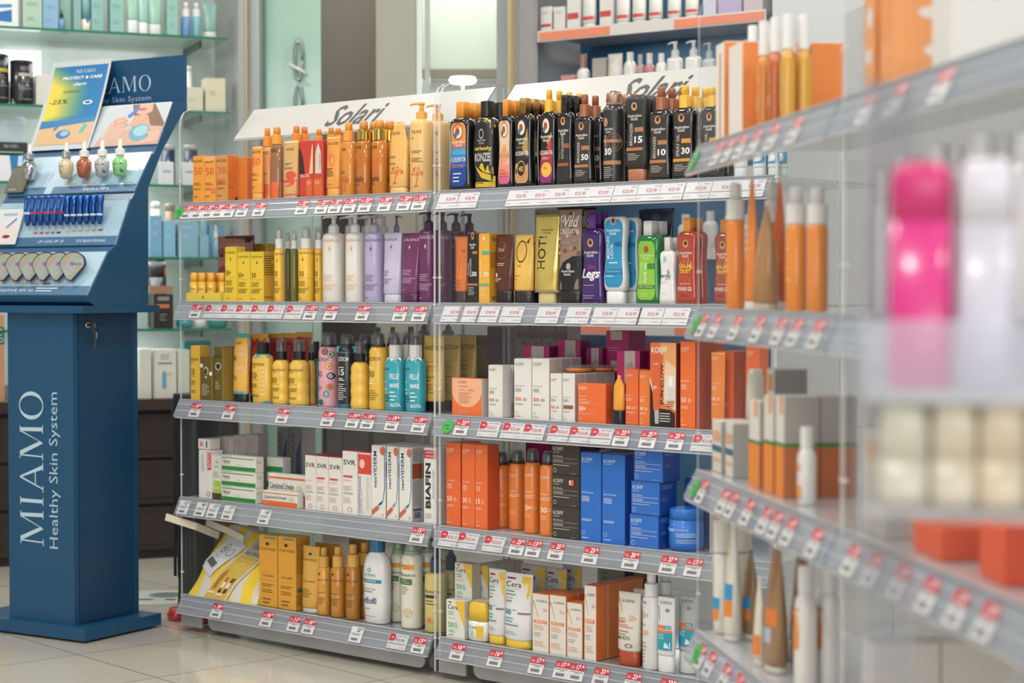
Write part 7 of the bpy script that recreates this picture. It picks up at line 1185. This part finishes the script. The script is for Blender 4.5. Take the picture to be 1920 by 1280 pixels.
Q('stick', 1, 150, 168, -10, 'teal bottle with white foot and blue oval', 'skin_bottle', 'bottle', 'e8dcd0', '74b0b0', cy=37, prints=[('e', 0, 1.0, .2, .3, '2a78b0')])
for i, (a, b, c) in enumerate(((171, 194, '86bab2'), (206, 232, '8abeb4'), (313, 334, '8cc0b4'))): Q('carton', 1, a, b, -40, ['tall teal box right of the white footed bottle', 'tall teal box beside the translucent tubes', 'tall teal box before the small foaming bottles'][i], 'skin_carton', 'carton', c, d=.05, side='5c9090', prints=PR_)
for i, (a, b, c, cc) in enumerate(((237, 258, '9cccb8', 'e0e8e4'), (258, 277, '94c8bc', 'e8ecec'), (278, 302, '98c8b4', 'd8e0d8'))): Q('tube', 1, a, b, -12, ['translucent green tube with white cap, first of three', 'translucent green tube with blue stripe, middle of three', 'translucent green tube, last of three'][i], 'skin_tube', 'tube', c, cc, cy=38+i*4, k=.6)
for i, (a, b, t, c, cc) in enumerate(((339, 357, 5, '5c90c8', 'e8e8e4'), (359, 377, 6, '6cacb8', 'dce4e0'))): Q('spray', 1, a, b, t, ['small blue foaming bottle with white head', 'small teal foaming bottle with white head'][i], 'foaming_bottle', 'bottle', c, cc, cy=32)
Q('tube', 1, 381, 406, 6, 'sage green tube with pale cap at the right end of the highest shelf', 'skin_tube', 'tube', '80aca4', 'c8d4cc', cy=60, k=.6)
BK = '23222a'
def tin(g, f): return [('S', 'MIAMO', -.28, .82, .56, .1, 'c8c8c4'), ('r', -.34, .68, .34, .76, g), ('l', -.24, .6, .48, 2, '8a8a8c', .05), ('l', -.3, .44, .6, 2, '8a8a8c', .06), ('r', -.5, .0, .5, .14, f)]
Q('jar', 2, -30, 16, 102, 'black tin with yellow bar cut by the picture edge', 'supplement_tin', 'tin', BK, BK, cy=108, prints=tin('c8a838', 'd8c860'))
Q('jar', 2, 17, 62, 114, 'black tin with silver bar and white name', 'supplement_tin', 'tin', BK, BK, cy=120, prints=tin('b8b0a0', 'b8b8b4'))
Q('carton', 2, 65, 104, 140, 'wrapped white box between the black tin and the stand', 'cream_box', 'carton', 'd8d4c8', d=.06)
Q('carton', 2, 347, 381, 163, 'cream white box stacked low beside the blue header board', 'cream_box', 'carton', 'd2cdb8', d=.06, prints=[('l', -.3, .5, .4, 2, 'b0a890', .06)])
Q('carton', 2, 385, 423, 146, 'cream box with small print at the end of the second shelf', 'cream_box', 'carton', 'd6cfb4', d=.06, prints=[('l', -.3, .6, .4, 3, 'a8a080', .06)])
Q('jar', 2, 349, 361, 124, 'tiny white jar standing behind the cream boxes', 'cream_jar', 'jar', 'e4e4de', 'eceae6', cy=133, v=.12)
Q('carton', 3, -30, 46, 218, 'pale blue box with grey frame on the third shelf', 'cream_box', 'carton', 'c4d4da', d=.06, v=.08, prints=[('r', -.5, .0, .5, .04, '8aa8b4')])
Q('carton', 3, -30, 52, 265, 'black carton with white name above the blue and white box', 'black_carton', 'carton', '2a2a30', d=.06, v=.012, lift=.088, prints=[('S', 'MIAMO', -.06, .5, .34, .3, 'c8c8c0'), ('r', -.4, .02, .4, .14, '8ab8a8')])
Q('carton', 3, -30, 55, 290, 'blue and white box under the black carton', 'blue_carton', 'carton', '1a7cb8', d=.06, v=.012, prints=[('p', [(-.5, 0), (.12, 0), (.06, 1), (-.5, 1)], 'e0e4e8'), ('p', [(.2, 0), (.3, 0), (.36, 1), (.26, 1)], 'c8e0f0')])
for i, (a, b, t) in enumerate(((300, 326, 303), (342, 368, 304))):
    Q('carton', 3, a, b, t, ['white card box with slanted side under the clear panel', 'white card box with slanted side left of the orange cartons'][i], 'white_box', 'carton', 'dcdfe4', d=.03, prints=[('r', -.3, .55, .3, .62, '8a9cb4')])
    Q('jar', 3, a+2, b+2, 272, ['navy jar with silver lid above the first white card box', 'navy jar with silver lid above the second white card box'][i], 'cream_jar', 'jar', '1c3450', 'b8b8b4', cy=282, v=.07)
LB = '7fb0cc'; PL = [('l', -.3, .85, .6, 2, 'b8dcec', .05), ('l', -.3, .6, .5, 2, 'b8dcec', .05)]
for i, (a, b, t, n) in enumerate(((282, 304, 404, 'tall light blue box at the stand edge'), (306, 329, 414, 'light blue box beside the clear panel edge'), (334, 372, 414, 'wide light blue box seen through the clear panel'), (374, 392, 440, 'narrow light blue box beside the wide one'), (393, 421, 422, 'light blue box behind the dropper bottle'))):
    Q('carton', 4, a, b, t, n, 'aqua_carton', 'carton', ['76aed2', '80bcd8', '82b8d0', '80b4cc', '74a8c8'][i], d=.05, prints=PL, v=.012 if i < 4 else .06)
Q('stick', 4, 283, 299, 378, 'white rounded bottle above the tall light blue box', 'aqua_bottle', 'bottle', 'e4e2d4', 'e8e4d8', cy=392, v=.08)
Q('jar', 4, 309, 328, 382, 'tan jar above the light blue box by the panel', 'tan_jar', 'jar', 'b89880', 'c0a488', cy=396, v=.08)
Q('spray', 4, 376, 392, 408, 'light blue bottle with white cap above the narrow box', 'aqua_bottle', 'bottle', '84b4d0', 'e0e0d8', cy=414, v=.07)
Q('drop', 4, 397, 412, 422, 'light blue dropper bottle with white bulb', 'serum_bottle', 'bottle', '7cacc8', 'e6e4da', cy=446, v=.01)
Q('stick', 5, 278, 310, 484, 'black bottle with orange mark at the stand edge', 'black_bottle', 'bottle', '28282a', '2c2a2a', cy=520, v=.13, prints=[('e', .3, 1.1, .12, .1, 'c06030'), ('e', -.2, .3, .2, .1, 'c86a2c')])
Q('carton', 5, 288, 325, 552, 'black box with orange letters on the lowest glass shelf', 'black_carton', 'carton', '2a2826', d=.05, v=.01, prints=[('r', -.3, .82, .3, .94, '8a8a84'), ('r', -.36, .6, .3, .72, 'c8703c'), ('l', -.2, .4, .4, 3, '8a8a84', .08)])
Q('carton', 5, 280, 324, 536, 'tan lid box lying over the black box', 'tan_box', 'carton', 'a87c60', d=.05, v=.01, lift=.113, prints=[])
Q('jar', 5, 330, 361, 594, 'teal low jar seen under the second clear shelf', 'teal_jar', 'jar', '0f8f94', '129a9c', cy=600)
Q('jar', 5, 364, 386, 590, 'white low jar between the teal ones', 'teal_jar', 'jar', 'd8dcd4', 'e0e2da', cy=597)
Q('jar', 5, 389, 426, 580, 'translucent green teal jar right of the white one', 'teal_jar', 'jar', '1c9088', '1a8880', cy=592)
Q('carton', 0, 262, 284, 654, 'white box edge standing on the dark counter by the stand', 'device_box', 'carton', 'd8dad0', d=.05)
Q('carton', 0, 287, 331, 655, 'white box with a small blue bottle picture on the dark counter', 'device_box', 'carton', 'dcdcd0', d=.05, prints=[('r', -.44, .0, -.47, 1, '8ab0b8'), ('l', -.2, .88, .4, 3, '8a9098', .04), ('r', -.3, .7, .3, .73, '4a7a9a'), ('r', -.12, .2, .06, .52, '6aa4c8'), ('e', -.03, .53, .06, .03, '6aa4c8'), ('l', .1, .5, .25, 2, 'a0a8a8', .04)])
Q('carton', 0, 333, 356, 656, 'cream box behind the clear side panel on the dark counter', 'device_box', 'carton', 'd4d6c8', d=.05, side='4a8090')
Q('carton', 0, 345, 395, 640, 'dark teal box lid showing above the cream box', 'teal_box', 'carton', '1c7c80', d=.05, v=.07)
Q('carton', 0, -30, 8, 590, 'copper toned photo box cut by the picture edge beside the stand', 'photo_box', 'carton', 'c89070', d=.05, prints=[('r', -.5, .66, .5, .86, '1c6a60'), ('t', 'C', .1, .76, .3, .08, 'd8e4dc', dict(b=1)), ('t', 'NO', .0, .68, .46, .06, 'd8e4dc', dict(b=1))])
# ---- partitions and sliding doors between the two cabinets
def wallpost(name, a, b, dist, z0, z1, m, dd=.05, dist2=None):
    p0 = onfloor(a, dist); p1 = onfloor(b, dist2 or dist); d = (p1-p0); n = Vector((-d.y, d.x)).normalized()*dd
    mb = MB(); mb.obox((p0.x, p0.y, z0), (d.x, d.y, 0), (n.x, n.y, 0), (0, 0, z1-z0), m); return struct(mb.build(name))
DL = 6.25
wallpost('trim_1', 448, 465, 6.15, 0, CEIL, mat('bfae8a', .5), .12); wallpost('trim_2', 465.5, 488, 6.2, 0, CEIL, mat('a9b0b3', .5), .12)
wallpost('trim_3', 706, 780, 6.32, 0, CEIL, mat('a3a294', .5), .10); wallpost('trim_4', 781, 792, 6.34, 0, CEIL, mat('b8bcb4', .25, .6), .05)
wallpost('trim_5', 797, 806, 6.34, 0, CEIL, mat('8e948c', .25, .6), .05); wallpost('trim_6', 931, 952, 6.2, 0, CEIL, mat('a6acae', .5), .12); wallpost('trim_7', 952.5, 971, 6.15, 0, CEIL, mat('bda876', .5), .12)
wallpost('wall_recess', 590, 720, 7.4, 0, CEIL, mat('857a70', .6), .05); wallpost('wall_recess_lower', 590, 720, 6.9, 0, 1.18, mat('40352e', .5), .05)
wallpost('wall_passage', 760, 990, 7.2, 0, CEIL, mat('c3cdba', .6), .05); wallpost('wall_passage_lower', 800, 940, 7.12, 0, 1.67, mat('e2e8e8', .5), .04)
q_ = onfloor(868, 6.85); area('passage_light', (q_.x, q_.y, 2.5), .5, 16, (.97, 1, .98))
gl = thing('globe_lamp', 'glowing flat oval lamp in the passage beyond the glass door', 'lamp', None, (q_.x, q_.y, 0)); zg = EYE+(545-152)/F*6.85
mb = MB(); mb.loft([(zg-.014, .02, .02), (zg-.011, .042, .042), (zg, .05, .05), (zg+.010, .044, .044), (zg+.013, .02, .02)], mat('fff8ec', .5, emit=5), 24); mb.build('glass_shade', gl)
mb = MB(); mb.tube([(0, 0, .0), (0, 0, zg-.013)], .006, CHR); mb.loft([(0, .08, .08), (.01, .08, .08)], CHR, 24); mb.build('lamp_stand', gl); wallpost('trim_8', 790, 945, 7.1, 1.675, 1.71, mat('8c8674', .5), .03)
# green glass sliding door with a looped handle
gd = thing('sliding_door', 'green tinted glass sliding door with looped metal handle', 'door', None, (0, 0, 0), 0); gd.name = 'door_1'; gd['kind'] = 'structure'
p0 = onfloor(490, 6.3); p1 = onfloor(603, 6.3)
mb = MB(); mb.box(p0.x, p1.x, 6.3, 6.31, 0, CEIL-.05, mat('9fc8b4', .15, coat=.8)); mb.box(p0.x, onfloor(500, 6.3).x, 6.285, 6.3, 0, CEIL-.05, mat('6a9284', .3)); mb.build('door_glass', gd)
hx = onfloor(556, 6.2).x; mb = MB()
zt = lambda py: EYE+(545-py)/F*6.25

for a, b in ((72, 150), (160, 238)):
    za, zb = zt(a), zt(b); mb.tube([(hx+.013*math.cos(2*math.pi*k/20), 6.275, (za+zb)/2+(za-zb)/2*math.sin(2*math.pi*k/20)) for k in range(21)], .005, mat('9aa8a0', .25, .6))
mb.tube([(hx-.03, 6.265, zt(121)), (hx+.026, 6.265, zt(138))], .006, mat('e2e6e0', .3))
mb.tube([(hx, 6.3, zt(78)), (hx, 6.27, zt(78))], .005, mat('9aa8a0', .25, .6))
mb.build('handle', gd)
# ---- right hand wall shelving
R0 = onfloor(972, 6.15); R1 = onfloor(1440, 5.62); RW = Unit(R0, R1-R0)
def ru(px, v=0): return RW.hit(px, 400, v)[0]
rc = thing('wall_shelving', 'grey wall shelving with orange price strips and teal back panel', 'shelving', None, RW.at(0, 0, 0), RW.phi)
re_ = ru(1442); rs = ru(1008)
mb = MB(); mb.box(.0, .02, -.02, .36, 0, 2.5, mat('8f9090', .5)); mb.box(.02, rs, -.02, .0, 0, 2.5, mat('9c9c9a', .5)); mb.build('side_panel', rc)
mb = MB(); mb.box(.02, re_, .34, .36, 0, 2.5, mat('1b5a7c', .4)); mb.build('back_panel', rc)
RZ = {}
for j, (py, x0) in enumerate(((62, 1012), (196, 1060), (330, 1060), (470, 1060), (606, 1060), (760, 1060))):
    z = EYE+(545-py)/F*RW.view(ru(1012), 0)[0]; RZ[j+1] = z
    mb = MB(); mb.box(rs+.002, ru(1436), .0, .335, z-.012, z, mat('8d8c90', .4)); s_ = mb.build('shelf', rc); p_ = RW.at((rs+ru(1436))/2, .16); area('wall_shelf_fill', (p_.x, p_.y, z-.016), .62, 1.3, (.97, .99, 1), (0, 0, RW.phi), .1)  # weak fill light added under each shelf to brighten the dark shelving
    mb = MB(); mb.box(rs+.002, ru(1436), -.006, -.0005, z-.034, z+.002, mat('d9d6d0', .4))
    if j in (0, 4):
        for a, b in ((1012, 1145), (1264, 1434)) if j == 0 else ((1062, 1146), (1266, 1310)): mb.box(ru(a)+.003, ru(b), -.008, -.006, z-.030, z-.004, mat('ee8a68', .4))
    mb.build('price_strip', s_)
nmr = ['', 'highest shelf', 'second shelf', 'third shelf', 'fourth shelf', 'fifth shelf', 'lowest shelf']
for s in RZ: WHERE[(RW, RZ[s])] = f'on the {nmr[s]} of the grey wall shelving'
def R_(kind, s, x0, x1, top, label, name, cat, c, cap=WHT, **k): k.setdefault('short', 'item'); return K(kind, RW, RZ[s], x0, x1, top, label, name, cat, c, cap, **k)
xs = (1013, 1038, 1063, 1093, 1124, 1156, 1186, 1217, 1252, 1285)
for i, x in enumerate(xs):
    tb = i in (3, 5, 6, 7, 8, 9); wd = 24 if i < 2 else 26
    R_('tube' if tb else 'carton', 1, x, x+(wd if tb else wd-3), 14 if i < 2 else -40, ['short white box with red band, first on the highest right shelf', 'short plain white box, second on the highest right shelf', 'tall white box with red band, third on the highest right shelf', 'white tube with red band, first of the tube row', 'tall white box with red band between the tubes', 'white tube with red band right of the tall box', 'tilted white tube with red band in the row middle', 'white tube with red band past the row middle', 'white tube with red band, last but one', 'white tube with red band beside the lilac boxes'][i], 'pharmacy_tube' if tb else 'pharmacy_box', 'tube' if tb else 'carton', 'dfddd6', 'd8d6cf', prints=[('l', -.3, .8, .6, 3, 'b0aca4', .04)]+([('r', -.45, .2 if not tb else .08, .45, .32 if not tb else .16, 'd0403c')] if i != 1 else []), **(dict(k=.6, cy=48-i) if tb else dict(d=.06)))
for i, (a, b, c) in enumerate(((1318, 1342, 'cfcbd8'), (1346, 1390, 'b8a8cc'), (1394, 1430, 'c8b8b8'))): R_('carton', 1, a, b, -10, ['pale box at the right part of the highest shelf', 'lilac box with small red square on the highest shelf', 'pinkish box at the end of the highest shelf'][i], 'pharmacy_box', 'carton', c, d=.06)
R_('carton', 2, 1051, 1078, 142, 'small pink box at the dark end of the second right shelf', 'pink_box', 'carton', 'cc8c8c', d=.05)
for i, (k_, a, b, t, cy, c, cc) in enumerate((('bottle', 1080, 1106, 102, 128, 'e0dcd8', 'a07468'), ('carton', 1110, 1135, 110, 0, 'a8a49c', ''), ('tube', 1136, 1168, 101, 150, 'd8d6cc', 'e0ded6'), ('bottle', 1170, 1193, 98, 114, 'dcdad4', 'e6e4de'), ('bottle', 1193, 1208, 102, 120, 'b88c8c', 'b0aca8'), ('bottle', 1206, 1228, 100, 120, 'b87c78', 'e0dcd8'), ('bottle', 1230, 1250, 100, 116, 'e2e0dc', 'e6e4e0'), ('pump', 1252, 1280, 78, 108, 'e2e2de', 'dcdcd8'), ('pump', 1286, 1315, 76, 106, 'e4e4e0', 'dedede'), ('pump', 1318, 1342, 80, 110, 'bcc4c4', 'b4bcb8'))):
    kw = dict(d=.04) if k_ == 'carton' else dict(cy=cy, k=.7)
    R_(k_, 2, a, b, t, ['white bottle with brown pink cap at the dark end', 'grey box beside the brown capped bottle', 'white tube flaring upwards on the second right shelf', 'white round topped bottle after the flaring tube', 'thin rosy bottle between two white ones', 'rosy bottle with white cap', 'short white bottle beside the first pump', 'white pump bottle, first of the two bright ones', 'white pump bottle, second of the two bright ones', 'grey green pump bottle behind the clear panel'][i], 'skin_'+('tube' if k_ == 'tube' else 'box' if k_ == 'carton' else 'bottle'), 'bottle' if k_ in ('bottle', 'pump') else k_, c, cc or WHT, prints=[('l', -.3, .4, .5, 2, 'd8a8a0', .05)], **kw)
for i, (a, b, t) in enumerate(((1064, 1094, 400), (1272, 1300, 402), (1318, 1346, 396), (1352, 1384, 404), (1388, 1420, 402))):
    R_('bottle', 4, a, b, t, ['blurred white bottle behind the bronze script tube', 'blurred white bottle behind the green bottle caps', 'grey blurred bottle seen through the second shelf', 'blurred white bottle behind the orange tubes', 'blurred white bottle behind the cone tube'][i], 'shelf_bottle', 'bottle', 'd8dad6', 'e4e4e0', k=.7, cy=t+18)
wallpost('wall_column', 1446, 2050, 5.62, 0, CEIL, mat('dfe2e4', .6), .3, 4.6)
# ---- dark trolley with red feet behind the first unit
p_ = A.at(-.02, .42)
q = A.at(-.080, .11)
tr = thing('basket_trolley', 'slim dark charcoal trolley column with red feet beside the first unit', 'trolley', None, (q.x, q.y, 0), A.phi)
mb = MB(); mb.loft([(.03, .042, .040, 4), (.1, .040, .038, 4), (.22, .044, .042, 4), (.40, .050, .048, 4), (.57, .055, .050, 4), (.60, .050, .046, 4)], mat('232428', .5), 28); mb.build('column', tr)
for k in range(5):
    mb = MB(); mb.box(-.036+.016*k, -.030+.016*k, -.0455, -.040, .12, .55, mat('303338', .4)); mb.build('rib', tr)
for x, y in ((-.045, -.02), (.038, .0)):
    mb = MB(); mb.loft([(.0005, .022, .030, 3, x, y), (.016, .024, .032, 3, x, y), (.034, .018, .024, 3, x, y)], mat('b8202c', .4, coat=.4), 18); mb.build('foot', tr)
# floor logo printed near the stand
fl = thing('floor_sticker', 'round pale floor sticker with grey print between stand and units', 'sticker', None, (0, 0, 0), 0); q = onfloor(292, EYE*F/(1122-545))
fl.location = (q.x, q.y, .0008); mb = MB(); mb.face([(.13*math.cos(a/14*math.pi), .13*math.sin(a/14*math.pi), 0) for a in range(28)], mat('c4c8c2', .3)); mb.build('sticker_sheet', fl)
mb = MB(); mb.face([(.02+.05*math.cos(a/8*math.pi), .04+.045*math.sin(a/8*math.pi), .0006) for a in range(16)], mat('6c7478', .4)); mb.face([(-.06, -.05, .0006), (-.01, -.05, .0006), (.0, -.03, .0006), (-.05, -.03, .0006)], mat('4c5458', .4)); mb.face([(.03, -.05, .0006), (.06, -.05, .0006), (.06, -.03, .0006), (.03, -.03, .0006)], mat('4c5458', .4)); mb.build('sticker_print', fl)
flush_rows()
# =============================================================== price tags
T = {(A, 1): 'R 352 13,90|R 372 20,90|R 392 21,90|R 411 20,90|R 431 22,90|R 456 23,90|R 488 23,90|R 568 22,90|R 605 23,90|R 630 23,90|R 657 24,90|R 686 23,90|R 723 18,90|R 759 23,90|R 787 15,90',
     (A, 2): 'R 368 15,90|D 399 18,13|D 428 20,83|D 457 18,80|D 486 25,13|D 516 25,13|D 552 23,45|R 583 13,90|R 621 19,90|R 681 19,90|R 751 13,90|R 787 19,90',
     (A, 3): 'R 366 19,90|R 429 19,90|R 530 19,90|R 615 19,90|R 662 19,90|R 690 19,90|R 736 19,90|R 786 19,90',
     (A, 4): 'W 343 12,90|W 375 9,90|W 398 12,90|W 427 17,90|W 495 16,90|R 783 15,90',
     (A, 5): 'R 405 24,90|R 499 16,90|R 550 11,90|R 578 16,90|W 667 22,90|D 745 9,90|R 785 13,90',
     (B, 1): 'E 841 29,90|E 877 28,90|E 972 26,90|E 1008 24,90|E 1045 26,90|E 1083 25,90|E 1126 23,90|E 1172 22,90|E 1216 22,90|E 1258 25,90|E 1308 23,90|E 1358 26,90|E 1408 23,90',
     (B, 2): 'E 849 27,90|E 880 24,90|E 915 18,90|E 960 19,90|E 1028 24,90|E 1084 27,90|E 1134 20,90|E 1178 18,90|E 1220 22,90|E 1268 23,90',
     (B, 3): 'R 866 23,90|D 917 26,53|D 961 25,83|D 1001 22,40|D 1050 34,23|D 1088 24,85|D 1127 25,83|R 1166 23,90|R 1216 25,90|R 1267 25,90|D 1322 23,80',
     (B, 4): 'D 843 24,15|D 877 23,45|D 926 23,03|R 970 23,90|R 1001 13,90|R 1044 25,90|R 1108 23,90|R 1184 20,90|R 1255 27,90|R 1302 17,90',
     (B, 5): 'R 858 16,90|R 929 16,90|R 1007 17,90|R 1054 17,90|R 1082 17,90|R 1128 23,90|R 1188 23,90|R 1254 22,90',
     (C, 1): 'R 1345 21,90|R 1366 18,90|R 1388 20,90|R 1415 22,90|R 1448 19,90|R 1490 22,90', (C, 2): 'R 1318 17,90|R 1342 16,90|R 1380 21,90|R 1422 20,90|R 1462 22,90|R 1492 20,90|R 1532 19,90',
     (C, 3): 'R 1318 12,90|R 1358 16,90|R 1374 17,90|R 1404 19,90|R 1436 15,90|R 1456 15,90|R 1482 16,90|R 1530 14,90', (C, 4): 'R 1316 16,90|R 1334 14,90|R 1362 18,90|R 1386 17,90|R 1418 20,90',
     (D_, 1): 'R 1625 12,90|R 1680 14,90|R 1765 11,90', (D_, 3): 'R 1600 13,90|R 1640 14,90|R 1690 15,90|R 1745 17,90|R 1800 12,90|R 1855 19,90', (D_, 4): 'R 1640 9,90'}
for (U_, s), q in T.items():
    nar = [];
    for t in q.split('|'):
        st, px, pr = t.split(); price_tag(U_, s, float(px), st, pr)
for U_, s, px, py, lb in ((A, 1, 337, 396, 'green round sticker at the outer end of the top price rail'), (B, 3, 840, 791, 'green round sticker with scribble on the third rail of the second unit'), (C, 1, 1304, 300, 'green sticker on the blurred top rail'), (C, 2, 1306, 600, 'green sticker on the blurred second rail'), (C, 3, 1305, 905, 'green sticker on the blurred third rail'), (C, 4, 1309, 1215, 'green sticker on the blurred fourth rail')):
    green_sticker(U_, s, px, py, lb)
# =============================================================== every label tells its thing from the others
UN = {A: 'first Solari unit', B: 'second Solari unit', C: 'blurred unit', D_: 'nearest unit'}
fam = {}
for (U_, s_), q in T.items():
    for o in COL.objects:
        if o.get('group') == 'price tags '+WHERE[(U_, s_)]:
            key = ' '.join(w for w in o['label'].split() if not any(c.isdigit() for c in w)); o['key'] = key
            fam.setdefault(key, {}).setdefault((U_, s_), []).append(o)
for key, by in fam.items():
    for (U_, s_), l in by.items():
        l.sort(key=lambda o: o.location.x*U_.d.x+o.location.y*U_.d.y)
        for i, o in enumerate(l):
            lb = o['label'].replace('red and white price tag', 'red topped price tag').replace('wide white price card with red figures', 'wide white price card').replace('white offer card with red badge', 'red badge offer card')
            if len(by) > 1: lb += f' on the {NM[s_]} rail' + (' of the '+UN[U_] if len(lb.split()) < 8 and len(l) == 1 else '')
            if len(l) == 2: lb += ', left of two' if i == 0 else ', right of two'
            if len(l) > 2: lb += ', '+['leftmost', 'second', 'third', 'fourth', 'fifth'][i]+' of the group'
            o['label'] = lb
for o in COL.objects:
    for k_ in ('what', 'key'):
        if k_ in o: del o[k_]
